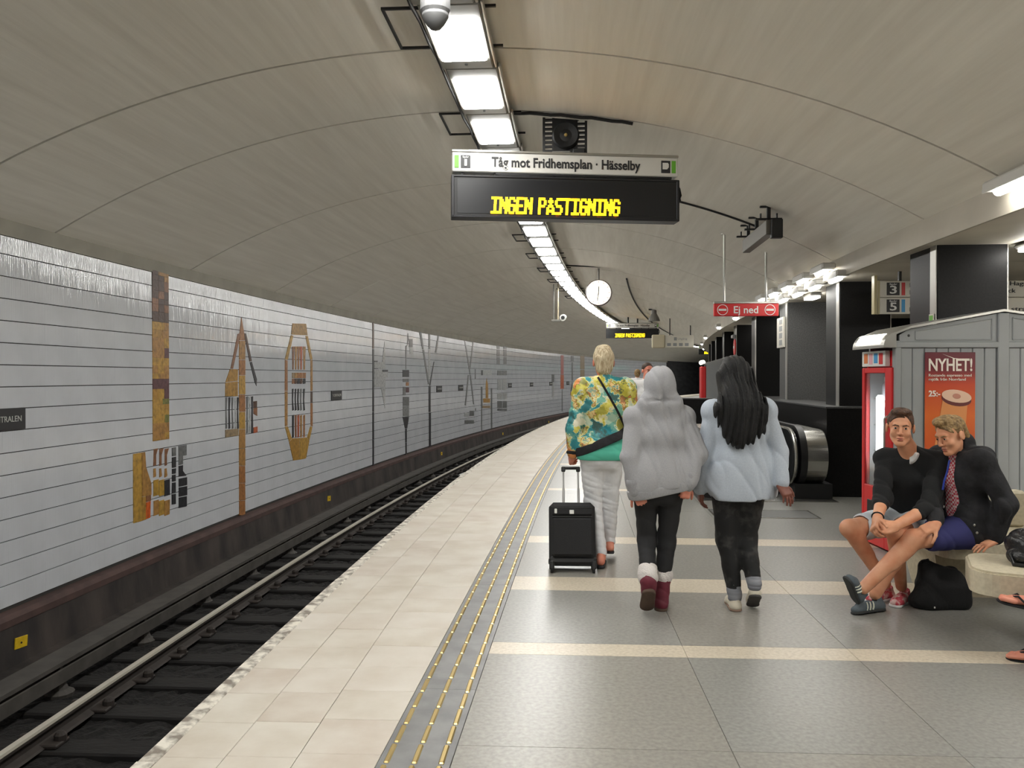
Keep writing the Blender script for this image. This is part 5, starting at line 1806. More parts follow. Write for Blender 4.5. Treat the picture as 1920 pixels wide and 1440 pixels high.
obj('roof', MB().prism([(-0.02, 1.915), (0.10, 1.965), (0.91, 2.112), (2.6, 1.875), (2.6, 1.895), (0.91, 2.132), (0.10, 1.985), (-0.02, 1.935)], 0.64, Matrix.Translation((0, -0.03, 0))), M_ALU, ks)
obj('rear_wall', MB().box(0.03, 2.6, 0.58, 0.61, 0, 1.86), M_GREYB, ks)
# curved lamp canopy over the fridge
cv = MB()
prof = [(-0.02 - .11 * math.sin(math.radians(a)), 1.80 + .135 * math.cos(math.radians(a))) for a in range(0, 91, 10)]
prof2 = [(-0.02 - .09 * math.sin(math.radians(a)), 1.80 + .115 * math.cos(math.radians(a))) for a in range(0, 91, 10)]
cv.prism(prof + prof2[::-1], 0.62, Matrix.Translation((0, -0.02, 0)))
obj('canopy', cv, M_ALU, ks)
cl_ = MB()
prof = [(-0.02 - .114 * math.sin(math.radians(a)), 1.80 + .139 * math.cos(math.radians(a))) for a in range(25, 76, 10)]
prof2 = [(-0.02 - .105 * math.sin(math.radians(a)), 1.80 + .130 * math.cos(math.radians(a))) for a in range(25, 76, 10)]
cl_.prism(prof + prof2[::-1], 0.48, Matrix.Translation((0, 0.05, 0)))
obj('canopy_lamp', cl_, mat('lit_canopy', (255, 246, 226), emit=3.0), ks)
obj('canopy_end', MB().prism([(-0.02, 1.80), (-0.02, 1.935)] + [(-0.02 - .11 * math.sin(math.radians(a)), 1.80 + .135 * math.cos(math.radians(a))) for a in range(10, 91, 10)], 0.012, Matrix.Translation((0, -0.03, 0))), M_ALU, ks)

fg = thing('drink_fridge', 'tall red drinks fridge with a lit glass door at the kiosk end', 'fridge', (kx - 0.02, ky + 0.02, 0), 0.0)
obj('cabinet', MB().box(0.03, 0.5, 0.0, 0.02, 0.0, 1.78).box(0.03, 0.5, 0.56, 0.58, 0.0, 1.78).box(0.48, 0.5, 0.02, 0.56, 0.0, 1.78).box(0.03, 0.48, 0.02, 0.56, 1.64, 1.78).box(0.03, 0.48, 0.02, 0.56, 0, 0.36), M_RED, fg)
obj('lining', MB().box(0.46, 0.478, 0.03, 0.55, 0.37, 1.63).box(0.05, 0.46, 0.021, 0.03, 0.37, 1.63).box(0.05, 0.46, 0.55, 0.559, 0.37, 1.63), M_GREYW, fg)
dr = obj('door', MB().bbox(-0.02, 0.028, 0.0, 0.12, 0.02, 1.63, 0.006).bbox(-0.02, 0.028, 0.53, 0.58, 0.02, 1.63, 0.006).bbox(-0.02, 0.028, 0.12, 0.53, 0.02, 0.55, 0.006).bbox(-0.02, 0.028, 0.12, 0.53, 1.58, 1.63, 0.006), M_RED, fg)
gm = mat('door_glass', (235, 240, 240), rough=0.05, trans=0.95)
obj('glass', MB().box(-0.004, 0.004, 0.12, 0.53, 0.55, 1.58), gm, dr)
obj('coin_slot', MB().bbox(-0.026, -0.018, 0.2, 0.45, 0.12, 0.42, 0.004), M_BLK, dr, label='black delivery opening')
obj('handle', MB().tube([(-0.02, 0.07, 0.9), (-0.045, 0.07, 0.92), (-0.045, 0.07, 1.18), (-0.02, 0.07, 1.2)], 0.01, 8), M_ALU, dr)
obj('tube_lamp', MB().tube([(0.06, 0.37, 0.76), (0.06, 0.37, 0.78), (0.06, 0.37, 1.36), (0.06, 0.37, 1.38)], [.02, .034, .034, .02], 12), mat('lit_tube', (250, 252, 255), emit=5.0), fg)
hdr = obj('header', MB().bbox(-0.02, 0.028, 0.12, 0.58, 1.64, 1.78, 0.005), M_WHITE, fg)
hb = [M_RED, M_BLUE, mat('pale_pink_print', (226, 170, 180)), mat('orange_print', (214, 120, 60))]
for i in range(4):
    obj('printed_patch', MB().box(-0.0225, -0.0195, 0.16 + .1 * i, 0.23 + .1 * i, 1.66 + .01 * (i % 2), 1.76), hb[i], hdr)
for z in (0.62, 0.86, 1.1, 1.34):
    sh_ = MB()
    for i in range(9):
        sh_.tube([(0.09, 0.05 + i * .06, z), (0.45, 0.05 + i * .06, z)], 0.004, 5)
    sh_.tube([(0.09, 0.03, z), (0.09, 0.55, z)], 0.005, 5)
    obj('shelf', sh_, M_ALU, fg)
btl = [(0.028, 0), (0.03, 0.01), (0.03, 0.12), (0.012, 0.16), (0.012, 0.19), (0.014, 0.2)]
bcol = [mat('bottle_blue', (120, 140, 190), rough=.2), mat('bottle_white', (220, 220, 224), rough=.2), mat('bottle_orange', (210, 130, 70), rough=.2), mat('bottle_dark', (60, 40, 36), rough=.2)]
for z in (0.626, 0.866, 1.106, 1.346):
    for i in range(5):
        t = thing('bottle', ('small drink bottle on the lowest fridge shelf', 'small drink bottle on the second fridge shelf from below', 'small drink bottle on the third fridge shelf from below', 'small drink bottle on the top fridge shelf')[(0.626, 0.866, 1.106, 1.346).index(z)] + ', ' + ORD[i] + ' from the door end', 'bottle', (kx - .02 + 0.15, ky + .02 + 0.1 + i * .09, z), 0, 'bottles in the fridge')
        obj('body', MB().lathe(btl[:4], 12), bcol[(i + int(z * 10)) % 4], t, smooth=True)
        obj('cap', MB().lathe(btl[3:], 12), M_WHITE, t)

po = thing('poster', 'tall orange coffee poster headed NYHET on the kiosk boards', 'poster', (kx + 0.235, ky - 0.012, 0.76), 0.0)
pm = mat('poster_print', (206, 92, 34), rough=0.35)
nt = pm.node_tree
tcn = nt.nodes.new('ShaderNodeTexCoord'); spx = nt.nodes.new('ShaderNodeSeparateXYZ'); rmp = nt.nodes.new('ShaderNodeValToRGB'); mr = nt.nodes.new('ShaderNodeMapRange')
nt.links.new(tcn.outputs['Object'], spx.inputs[0]); nt.links.new(spx.outputs['Z'], mr.inputs['Value']); mr.inputs['From Max'].default_value = 1.0
nt.links.new(mr.outputs[0], rmp.inputs[0]); nt.links.new(rmp.outputs[0], nt.nodes['Principled BSDF'].inputs['Base Color'])
cr = rmp.color_ramp
cr.elements[0].position = 0.0; cr.elements[0].color = lin((196, 74, 34))
cr.elements[1].position = 1.0; cr.elements[1].color = lin((96, 26, 40))
for p_, c_ in ((0.45, (214, 104, 40)), (0.72, (196, 70, 36)), (0.84, (120, 34, 44))):
    e = cr.elements.new(p_); e.color = lin(c_)
sheet = obj('sheet', MB().bbox(0, 0.435, -0.004, 0.004, 0, 1.0, 0.002), pm, po)
fit_text(sheet, 'NYHET!', 0.03, 0.405, 0.885, 0.15, mat('poster_white', (236, 226, 214), rough=.4), -0.006, bold=0.003)
MPW = MATS['poster_white']
fit_text(sheet, 'Rostande espresso med', 0.03, 0.40, 0.80, 0.035, MPW, -0.006)
fit_text(sheet, 'mjölk från Norrland', 0.03, 0.35, 0.765, 0.035, MPW, -0.006)
fit_text(sheet, '25:-', 0.03, 0.13, 0.64, 0.07, MPW, -0.006, bold=.002)
cup = MB()
cup.prism([(0.16, 0.64), (0.37, 0.60), (0.33, 0.10), (0.06, 0.05)], 0.003, Matrix.Translation((0, -0.008, 0)))
cp = obj('cup_print', cup, mat('cup_print', (216, 142, 84), rough=.4), sheet)
lid = MB()
el = lambda cx, cz, rx, rz, t: [(cx + rx * math.cos(a) * math.cos(t) - rz * math.sin(a) * math.sin(t), cz + rx * math.cos(a) * math.sin(t) + rz * math.sin(a) * math.cos(t)) for a in [2 * math.pi * i / 24 for i in range(24)]]
obj('cup_band', MB().prism(el(0.27, 0.595, 0.13, 0.06, -.15), 0.002, Matrix.Translation((0, -0.0095, 0))), mat('cup_dark', (100, 40, 40), rough=.4), cp)
obj('cup_lid', MB().prism(el(0.27, 0.62, 0.13, 0.055, -.15), 0.002, Matrix.Translation((0, -0.0115, 0))), mat('cup_lid', (226, 190, 164), rough=.4), cp)
obj('lid_mark', MB().prism(el(0.27, 0.62, 0.035, 0.022, -.15), 0.002, Matrix.Translation((0, -0.0130, 0))), mat('lid_mark', (190, 130, 110), rough=.4), cp)
obj('shine', MB().prism([(0.15, 0.985), (0.25, 0.95), (0.34, 0.94), (0.25, 0.942)], 0.002, Matrix.Translation((0, -0.006, 0))), MPW, sheet)

# a second kiosk far down the platform
k2 = thing('kiosk', 'far grey kiosk with red end beyond the black haired person', 'kiosk', P(20.5, 4.55, 0), -ang(20.5), 'platform kiosks')
obj('side_wall', MB().bbox(0.1, 1.6, 0, 0.6, 0, 1.85, 0.01), M_GREYB, k2)
obj('roof', MB().prism([(0.0, 1.86), (0.85, 2.1), (1.7, 1.86), (1.7, 1.84), (0, 1.84)], 0.62, Matrix.Translation((0, -0.01, 0))), M_GREYW, k2)
obj('fridge_end', MB().bbox(-0.02, 0.098, 0, 0.6, 0.02, 1.8, 0.02), M_RED, k2)
obj('canopy_lamp', MB().tube([(0.02, 0.02, 1.9), (0.02, 0.5, 1.9)], 0.06, 10), MATS['lit_canopy'], k2)

# ================================================================ stone benches
M_STONE = mat('pale_bench_stone', (206, 196, 172), rough=0.45, rgb2=(188, 178, 154), scale=40, ramp=(.3, .65))
be = thing('stone_bench', 'pale stone bench under the two seated men', 'bench', (2.90, 5.30, 0), 0.0)
obj('seat', slab_poly(MB(), rounded(0, 0.92, 0, 0.78, .1), 0.33, 0.43), M_STONE, be)
obj('support', MB().hexa([Vector(p) for p in ((.12, .3, 0), (.56, .3, 0), (.56, .7, 0), (.12, .7, 0), (.05, .25, .33), (.46, .25, .33), (.46, .75, .33), (.05, .75, .33))]), M_STONE, be)
obj('backrest', MB().bbox(0.70, 0.92, 0.60, 0.72, 0.43, 0.70, 0.02), M_STONE, be)
bb = thing('stone_bench', 'pale stone bench with rounded corner carrying the shiny black bag', 'bench', (2.60, 4.50, 0), -0.45)
obj('seat', slab_poly(MB(), rounded(0, 0.95, 0, 0.56, .14, 6), 0.315, 0.355).add([], []), M_STONE, bb)
sd = MB()
rp_ = rounded(0, 0.95, 0, 0.56, .14, 6)
slab_poly(sd, rounded(0.012, 0.938, 0.012, 0.548, .13, 6), 0.44, 0.452)
slab_poly(sd, rp_, 0.355, 0.44)
obj('seat_top', sd, M_STONE, bb)
obj('support', MB().bbox(0.42, 0.82, 0.12, 0.44, 0, 0.315, 0.02), M_STONE, bb)

b3 = thing('stone_bench', 'pale stone bench outside the frame under the sandalled sitter', 'bench', (3.50, 3.50, 0), 0.0)
obj('seat', slab_poly(MB(), rounded(0, 0.7, 0, 0.56, .1, 6), 0.33, 0.44), M_STONE, b3)
obj('support', MB().bbox(0.2, 0.5, 0.12, 0.44, 0, 0.33, 0.02), M_STONE, b3)

# ================================================================ suitcase
M_CASE = mat('black_case_fabric', (30, 30, 32), rough=0.85, bump=0.2, bscale=160)
sc_ = thing('suitcase', 'black upright trolley suitcase pulled by its silver handle', 'suitcase', (0.48, 6.27, 0), -0.03)
TL_ = Matrix.Translation((0, 0, 0.035)) @ Matrix.Rotation(math.radians(-17), 4, 'X')
body = MB().bbox(-0.185, 0.185, 0.0, 0.20, 0.035, 0.525, 0.035, TL_)
so = obj('shell', body, M_CASE, sc_)
obj('pocket', MB().bbox(-0.165, 0.165, -0.028, 0.01, 0.09, 0.40, 0.02, TL_), M_CASE, so)
obj('pocket', MB().bbox(-0.165, 0.165, -0.018, 0.01, 0.415, 0.475, 0.012, TL_), M_CASE, so)
zp = MB()
for z in (0.405, 0.478):
    zp.tube([TL_ @ Vector((-0.16, -0.016, z)), TL_ @ Vector((0.16, -0.016, z))], 0.004, 6)
obj('zip', zp, M_BLK, so)
obj('tag', MB().bbox(-0.022, 0.014, -0.026, -0.016, 0.425, 0.458, 0.003, TL_), M_WHITE, so, label='white badge on the top pocket')
obj('tag', MB().bbox(-0.142, -0.122, -0.026, -0.016, 0.43, 0.468, 0.003, TL_), M_WHITE, so, label='small white tag')
obj('skid', MB().bbox(-0.19, 0.19, -0.012, 0.205, 0.03, 0.095, 0.02, TL_), M_BLK, sc_)
for x in (-0.165, 0.165):
    wl = obj('wheel_housing', MB().bbox(x - .02, x + .02, -0.03, 0.05, -0.01, 0.06, 0.01, TL_), M_BLK, sc_)
    obj('wheel', MB().lathe([(0.02, -0.011), (0.03, -0.009), (0.03, 0.009), (0.02, 0.011)], 16, Matrix.Translation((x, 0.0, 0.03)) @ Matrix.Rotation(math.pi / 2, 4, 'Y')), M_RUB, wl)
for x in (-0.062, 0.062):
    p0, p1, p2 = TL_ @ Vector((x, 0.17, 0.50)), TL_ @ Vector((x, 0.17, 0.66)), TL_ @ Vector((x, 0.17, 0.82))
    ro = obj('handle_tube', MB().tube([p0, p1], 0.011, 10), mat('bright_tube', (216, 216, 214), rough=.3, metal=.5), sc_)
    obj('inner_tube', MB().tube([p1, p2], 0.008, 10), MATS['bright_tube'], ro)
GRIP = TL_ @ Vector((0, 0.17, 0.825))
gb = MB()
for i, x in enumerate((-1, 1)):
    gb.bbox(x * .062 - .017, x * .062 + .017, .152, .188, .80, .845, .008, TL_)
gb.bbox(-.075, .075, .156, .184, .82, .846, .01, TL_)
obj('grip', gb, mat('grip_black', (38, 38, 40), rough=.5), sc_)

# ================================================================ bags
M_BAGB = mat('black_cloth_bag', (20, 20, 21), rough=0.9, bump=0.25, bscale=60)
t = thing('tote_bag', 'slumped black cloth bag on the floor before the bench', 'bag', (2.86, 5.30, 0), 0.0)
S = SDF((-.28, -.2, -.02), (.28, .22, .42), .006)
S.box((0.03, .03, .09), (.16, .09, .10), .05, k=.04)
S.cap((-.15, .02, .05), (.14, .02, .05), .055, .06, k=.05)
S.cap((-.08, .03, .18), (-.085, .04, .27), .06, .035, k=.05)
S.cap((-.08, .04, .27), (.09, .04, .21), .035, .06, k=.04)
S.cap((.09, .04, .20), (.14, .03, .12), .06, .05, k=.04)
S.cap((-.1, 0, .2), (-.165, -.01, .06), .04, .03, k=.05)
S.folds(.006, 9, 14, 12, 4)
S.clip((0, 0, 0.002), (0, 0, -1))
soft('body', S, M_BAGB, t)
obj('handle', MB().tube([(-.10, .03, .27), (-.115, .02, .315), (-.08, .015, .325), (-.05, .03, .28)], 0.009, 8), M_BAGB, t)
obj('tag', MB().bbox(-.095, -.085, -.098, -.092, .03, .042, .002), M_WHITE, t)
t = thing('shoulder_bag', 'shiny black bag lying on the stone bench at the picture edge', 'bag', (3.15, 4.62, 0.452), -0.4)
M_BAGS = mat('shiny_black_bag', (26, 26, 28), rough=0.35, bump=0.5, bscale=30)
S = SDF((-.34, -.2, -.03), (.36, .24, .34), .006)
S.box((0.05, .02, .09), (.27, .13, .09), .07, k=.04)
S.cap((-.16, 0, .1), (.2, .02, .17), .08, .09, k=.05)
S.cap((-.2, -.06, .05), (-.02, -.1, .04), .045, .05, k=.04)
S.folds(.009, 16, 18, 22, 9)
S.clip((0, 0, 0.003), (0, 0, -1))
soft('body', S, M_BAGS, t)
obj('strap', MB().tube([(-.2, -.05, .1), (-.235, -.09, .06), (-.22, -.12, .012), (-.14, -.14, .012), (-.05, -.145, .012)], 0.011, 8), M_BAGS, t)
# ================================================================ people
from mathutils.bvhtree import BVHTree


def eye_pt(px, py, y):
    """measured picture point at distance y, in metres"""
    return V(((px - 960) / 1493 * y, y, 1.55 - (py - 706) / 1493 * y))


def bvh(o):
    me = o.data
    return BVHTree.FromPolygons([v.co for v in me.vertices], [tuple(p.vertices) for p in me.polygons])


def on_surface(o, pts, d, lift=0.004):
    """drop points along d onto the surface of o"""
    b = bvh(o)
    d = Vector(d).normalized()
    out = []
    for p in pts:
        h = b.ray_cast(Vector(p) - d * 0.6, d)
        out.append(Vector(h[0]) - d * lift if h[0] is not None else Vector(p))
    return out


def ribbon(path, w_dir, w, th):
    """flat strap along path"""
    b = MB()
    n = len(path)
    vs, fs = [], []
    for i, p in enumerate(path):
        t = (path[min(i + 1, n - 1)] - path[max(i - 1, 0)]).normalized()
        nn = Vector(w_dir).normalized()
        a = t.cross(nn).normalized()
        vs += [p - a * w - nn * th, p + a * w - nn * th, p + a * w + nn * th, p - a * w + nn * th]
    for i in range(n - 1):
        for k in range(4):
            l = (k + 1) % 4
            fs.append((i * 4 + k, i * 4 + l, i * 4 + 4 + l, i * 4 + 4 + k))
    fs += [(3, 2, 1, 0), (4 * n - 4, 4 * n - 3, 4 * n - 2, 4 * n - 1)]
    return b.add(vs, fs)


def flower_mat():
    m = mat('flower_print_silk', (200, 190, 60), rough=0.45)
    nt = m.node_tree
    b = nt.nodes['Principled BSDF']
    tc = nt.nodes['Texture Coordinate']
    n0 = nt.nodes.new('ShaderNodeTexNoise'); n0.inputs['Scale'].default_value = 11; n0.inputs['Detail'].default_value = 6; n0.inputs['Roughness'].default_value = 0.7
    mx = nt.nodes.new('ShaderNodeMix'); mx.data_type = 'VECTOR'; mx.inputs[0].default_value = 0.16
    nt.links.new(tc.outputs['Object'], n0.inputs['Vector'])
    nt.links.new(tc.outputs['Object'], mx.inputs[4]); nt.links.new(n0.outputs['Color'], mx.inputs[5])
    v = nt.nodes.new('ShaderNodeTexVoronoi'); v.inputs['Scale'].default_value = 15; v.feature = 'SMOOTH_F1'; v.inputs['Smoothness'].default_value = 0.6
    nt.links.new(mx.outputs[1], v.inputs['Vector'])
    sp_ = nt.nodes.new('ShaderNodeSeparateColor')
    nt.links.new(v.outputs['Color'], sp_.inputs[0])
    r = nt.nodes.new('ShaderNodeValToRGB')
    cols_ = [(0.0, (58, 84, 74)), (.22, (40, 140, 150)), (.36, (120, 176, 150)), (.44, (228, 224, 200)), (.52, (214, 204, 96)), (.62, (186, 176, 60)), (.70, (90, 104, 70)), (.78, (214, 124, 64)), (.88, (232, 226, 160)), (1, (60, 130, 140))]
    while len(r.color_ramp.elements) > 2:
        r.color_ramp.elements.remove(r.color_ramp.elements[-1])
    r.color_ramp.elements[0].position = cols_[0][0]; r.color_ramp.elements[0].color = lin(cols_[0][1])
    r.color_ramp.elements[1].position = 1; r.color_ramp.elements[1].color = lin(cols_[-1][1])
    for p_, c_ in cols_[1:-1]:
        e = r.color_ramp.elements.new(p_); e.color = lin(c_)
    nt.links.new(sp_.outputs['Red'], r.inputs[0])
    nt.links.new(r.outputs[0], b.inputs['Base Color'])
    return m


M_HAIRB = mat('pale_blond_hair', (222, 208, 176), rough=0.55, rgb2=(168, 146, 112), scale=30, stretch=(3, 3, .5), bump=.5, bscale=60)
M_HAIRK = mat('black_hair', (17, 16, 17), rough=0.55, rgb2=(8, 8, 8), scale=50, stretch=(3, 3, .3), bump=.6, bscale=90)
M_HAIRBR = mat('brown_hair', (96, 66, 46), rough=0.6, rgb2=(58, 38, 28), scale=40, bump=.5, bscale=90)
M_HAIRS = mat('sandy_hair', (168, 138, 92), rough=0.6, rgb2=(112, 88, 56), scale=40, bump=.5, bscale=90)
M_WJEAN = mat('white_denim', (226, 227, 230), rough=0.85, var=.08, scale=20, bump=.12, bscale=40)
M_TEAL = mat('teal_jersey', (88, 190, 164), rough=0.8, var=.12, scale=7)
M_GREYH = mat('grey_marl_fleece', (170, 170, 172), rough=0.95, rgb2=(159, 159, 162), scale=220, bump=.12, bscale=60)
M_GREYR = mat('grey_rib_knit', (160, 160, 162), rough=0.95, rgb2=(146, 146, 148), scale=90, stretch=(4, 4, .4))
M_LEG = mat('black_leggings', (30, 30, 32), rough=0.8)
M_LEGP = mat('mottled_leggings', (22, 22, 23), rough=0.8, rgb2=(58, 57, 56), scale=11, ramp=(.36, .5))
M_MAROON = mat('maroon_boot', (112, 36, 54), rough=0.6, var=.2, scale=20)
M_FUR = mat('white_boot_lining', (222, 216, 212), rough=0.95, bump=.6, bscale=120)
M_SOLEB = mat('brown_sole', (96, 76, 64), rough=0.8, var=.25, scale=14)
M_SHIRTB = mat('pale_blue_chambray', (188, 196, 206), rough=0.9, rgb2=(178, 187, 199), scale=120, bump=.06, bscale=80)
M_SOCK = mat('grey_sock', (150, 152, 158), rough=0.95, rgb2=(112, 114, 122), scale=24, stretch=(.1, .1, 1.6))
M_SNEAK = mat('white_canvas', (214, 206, 188), rough=0.85, var=.12, scale=20)
M_BLKW = mat('black_knit', (26, 27, 28), rough=0.95, bump=.15, bscale=120)
M_BLKD = mat('black_denim', (24, 24, 26), rough=0.85, rgb2=(36, 36, 40), scale=20, bump=.15, bscale=70)
M_SHORTL = mat('pale_grey_shorts', (192, 198, 204), rough=0.9, var=.08, scale=14)
M_NAVY = mat('navy_shorts', (48, 50, 104), rough=0.85, var=.15, scale=12)
M_SHOEG = mat('slate_suede', (92, 102, 108), rough=0.8, var=.2, scale=30)
M_STRP = mat('cream_stripe', (220, 222, 206), rough=0.6)
M_PINKSH = mat('pink_red_canvas', (196, 70, 84), rough=0.7, rgb2=(222, 190, 186), scale=30, ramp=(.4, .55))
M_WTEE = mat('white_cotton', (226, 226, 226), rough=0.9)


def check_mat():
    m = mat('red_check_cotton', (190, 120, 126), rough=.9)
    nt = m.node_tree
    ck_ = nt.nodes.new('ShaderNodeTexChecker')
    ck_.inputs['Scale'].default_value = 70
    ck_.inputs['Color1'].default_value = lin((196, 70, 84))
    ck_.inputs['Color2'].default_value = lin((222, 196, 196))
    nt.links.new(nt.nodes['Texture Coordinate'].outputs['Object'], ck_.inputs['Vector'])
    nt.links.new(ck_.outputs[0], nt.nodes['Principled BSDF'].inputs['Base Color'])
    return m


# ---------------------------------------------------------------- woman with the suitcase
base = V((0.77, 6.55, 0))
Lc = lambda px, py, y=6.55: eye_pt(px, py, y) - base
pw = thing('person', 'person with short blond hair in flowered jacket pulling the black suitcase', 'person', tuple(base))
J = dict(fwd=(0.05, 1, 0), hipL=(-.115, 0, .92), hipR=(.055, .01, .92), shL=(-.185, -.01, 1.445), shR=(.165, .01, 1.45), neck=(-.012, .0, 1.53))
kL, aL = V((-.10, .03, .50)), V((-.045, -.06, .105))
kR, aR = V((.045, .10, .50)), V((.055, .16, .17))
eL, wL = V((-.262, -.04, 1.14)), V((-.268, -.02, .895))
eR, wR = V((.235, -.02, 1.14)), V((.25, .05, .90))
hc = V((-.015, .02, 1.665)); hM = basis((0.02, 1, -.05))
grip = V(GRIP) + V((.48, 6.27, 0)) - base
S = SDF((-.42, -.35, -.02), (.42, .5, 1.85), .0065)
add_torso(S, J, 0, .92)
S.cap(J['neck'], hc + V((0, -.01, -.06)), .05, .05, k=.03)
add_head(S, hc, hM)
add_arm(S, J['shL'], eL, wL); add_arm(S, J['shR'], eR, wR)
add_hand(S, wL, (grip + V((-.02, 0, .03))) - wL, (-.9, -.3, .1), 'L', (55, 60, 50))
add_hand(S, wR, (0, .1, -1), (1, 0, 0), 'R', (25, 30, 20))
add_leg(S, J['hipL'], kL, aL); add_leg(S, J['hipR'], kR, aR)
add_foot(S, aL, (-.02, .125, .022)); add_foot(S, aR, (.075, .36, .045))
soft('body', S, M_SKINP, pw)
S = SDF((-.2, -.2, 1.5), (.2, .2, 1.85), .005)
S.ell(hc + V((0, -.012, .035)), (.087, .106, .096), k=.02)
S.ell(hc + V((0, -.055, -.045)), (.066, .05, .062), k=.03)
S.ell(hc + V((0, .01, .11)), (.06, .08, .04), k=.02)
S.folds(.0045, 55, 40, 9, 3)
S.clip(hc + V((0, .05, 0)), (0, 1, -.5))
soft('hair', S, M_HAIRB, pw)
S = SDF((-.42, -.3, .05), (.42, .4, 1.06), .007)
S.cap(V(J['hipL']) + V((0, 0, .05)), V(J['hipR']) + V((0, 0, .05)), .112, k=.05, sq=((0, 1, 0), .95))
S.cap(V((-.075, -.05, .87)), V((-.075, -.05, .9)), .09, k=.05); S.cap(V((.03, -.05, .87)), V((.03, -.05, .9)), .09, k=.05)
add_leg(S, J['hipL'], kL, aL, (.098, .066, .064, .046), .004, k=.035)
add_leg(S, J['hipR'], kR, aR, (.098, .066, .064, .046), .004, k=.035)
S.folds(.0035, 8, 8, 48, 6)
S.clip((0, 0, 1.02), (0, 0, 1))
soft('trousers', S, M_WJEAN, pw)
S = SDF((-.42, -.3, .78), (.42, .3, 1.5), .008)
add_torso(S, J, .026, .92)
S.cap((-.115, -.045, .93), (.055, -.045, .93), .122, k=.06, sq=((0, 1, 0), .98))
S.folds(.004, 10, 10, 30, 2)
S.clip((0, 0, .872), (0, 0, -1)); S.clip((0, 0, 1.3), (0, 0, 1))
soft('top', S, M_TEAL, pw)
S = SDF((-.45, -.35, .85), (.45, .35, 1.6), .007)
add_torso(S, J, .042, .95)
S.cap((-.115, -.04, .96), (.06, -.04, .98), .128, k=.06, sq=((0, 1, 0), 1.0))
S.clip((-.1, 0, 1.005), (.42, 0, -1))
S.clip((0, 0, 1.555), (0, .3, 1))
add_arm(S, J['shL'], eL, wL, (.066, .058, .056, .046), .006, k=.03, upto=.86)
add_arm(S, J['shR'], eR, wR, (.066, .058, .056, .046), .006, k=.03, upto=.9)
S.folds(.0055, 14, 12, 26, 8)
jk = soft('jacket', S, flower_mat(), pw)
# black waistband, strap, wrist band
S = SDF((-.4, -.35, .8), (.4, .35, 1.2), .007)
add_torso(S, J, .050, .95)
S.cap((-.115, -.04, .96), (.06, -.04, .98), .134, k=.06, sq=((0, 1, 0), 1.0))
S.clip((-.1, 0, .955), (.42, 0, -1)); S.clip((-.1, 0, 1.030), (-.42, 0, 1))
soft('waistband', S, M_BLKD, jk)
pth = on_surface(jk, [(-.07 + .27 * t, 0, 1.545 - .49 * t) for t in np.linspace(0, 1, 18)], (0, 1, 0), .004)
obj('bag_strap', ribbon(pth, (0, 1, 0), .009, .003), M_BLKW, pw)
cw = nrm(wL - eL)
obj('wrist_band', MB().tube([Vector(wL - cw * .035 + .043 * (np.cos(a) * V((1, 0, 0)) + np.sin(a) * V((0, 1, 0)))) for a in np.linspace(0, 6.283, 21)[:-1]], .016, 8, closed=True), M_BLKW, pw)
for an, toe, nm in ((aL, V((-.02, .135, .0)), 'L'), (aR, V((.078, .37, .02)), 'R')):
    hl_ = V(an) - nrm(toe - an) * 0
    d = toe - V(an); d[2] = 0; d = nrm(d)
    heel = V(an) - d * .075; heel[2] = toe[2] + max(0.0, an[2] - toe[2] - .10)
    Mf = basis(toe - heel)
    S = SDF((heel + toe) / 2 - .2, (heel + toe) / 2 + .2, .0045)
    S.cap(heel + V((0, 0, .008)), toe - d * .05 + V((0, 0, .008)), .034, .044, k=.02)
    S.clip(heel + Mf[:, 2] * .018, Mf[:, 2]); S.clip(heel - Mf[:, 2] * .0, -Mf[:, 2])
    so_ = soft('sandal', S, M_BLKD, pw)
    st_ = MB()
    st_.tube([Vector(V(an) + .041 * (np.cos(a) * V((1, 0, 0)) + np.sin(a) * V((0, 1, 0))) + V((0, 0, -.01))) for a in np.linspace(0, 6.283, 17)[:-1]], .007, 6, closed=True)
    obj('strap', st_, M_SOLEB, so_)

# ---------------------------------------------------------------- person in the grey hood
base = V((0.95, 5.27, 0))
ph = thing('person', 'person in raised grey hood with maroon boots walking in the middle', 'person', tuple(base))
J = dict(fwd=(0, 1, 0), hipL=(-.065, 0, .83), hipR=(.11, 0, .84), shL=(-.13, 0, 1.275), shR=(.18, 0, 1.28), neck=(.03, .0, 1.37))
hc = V((.03, .03, 1.485)); hM = basis((0, 1, -.1))
kL, aL = V((-.05, .05, .455)), V((-.075, -.16, .235))
kR, aR = V((.085, .05, .45)), V((.042, .02, .11))
eL, wL = V((-.18, -.07, 1.02)), V((-.135, -.10, .80))
eR, wR = V((.262, -.06, 1.04)), V((.185, -.11, .845))
S = SDF((-.42, -.36, -.02), (.45, .36, 1.65), .0065)
add_torso(S, J, 0, .78); S.cap(J['neck'], hc + V((0, -.01, -.06)), .05, .05, k=.03)
add_head(S, hc, hM, .95)
add_arm(S, J['shL'], eL, wL); add_arm(S, J['shR'], eR, wR)
add_hand(S, wL, (.35, -.1, -.9), (-.2, -.95, 0), 'L', (55, 70, 40), sc=.92)
add_hand(S, wR, (-.2, -.1, -.95), (.3, -.95, 0), 'R', (60, 70, 40), sc=.92)
add_leg(S, J['hipL'], kL, aL, (.066, .042, .042, .028), calf=False); add_leg(S, J['hipR'], kR, aR, (.066, .042, .042, .028), calf=False)
soft('body', S, M_SKINP, ph)
S = SDF((-.42, -.36, .05), (.45, .36, 1.0), .007)
S.cap(V(J['hipL']) + V((0, 0, .04)), V(J['hipR']) + V((0, 0, .04)), .112, k=.05, sq=((0, 1, 0), .9))
S.cap((-.03, -.035, .78), (-.03, -.035, .80), .085, k=.05); S.cap((.08, -.035, .78), (.08, -.035, .80), .085, k=.05)
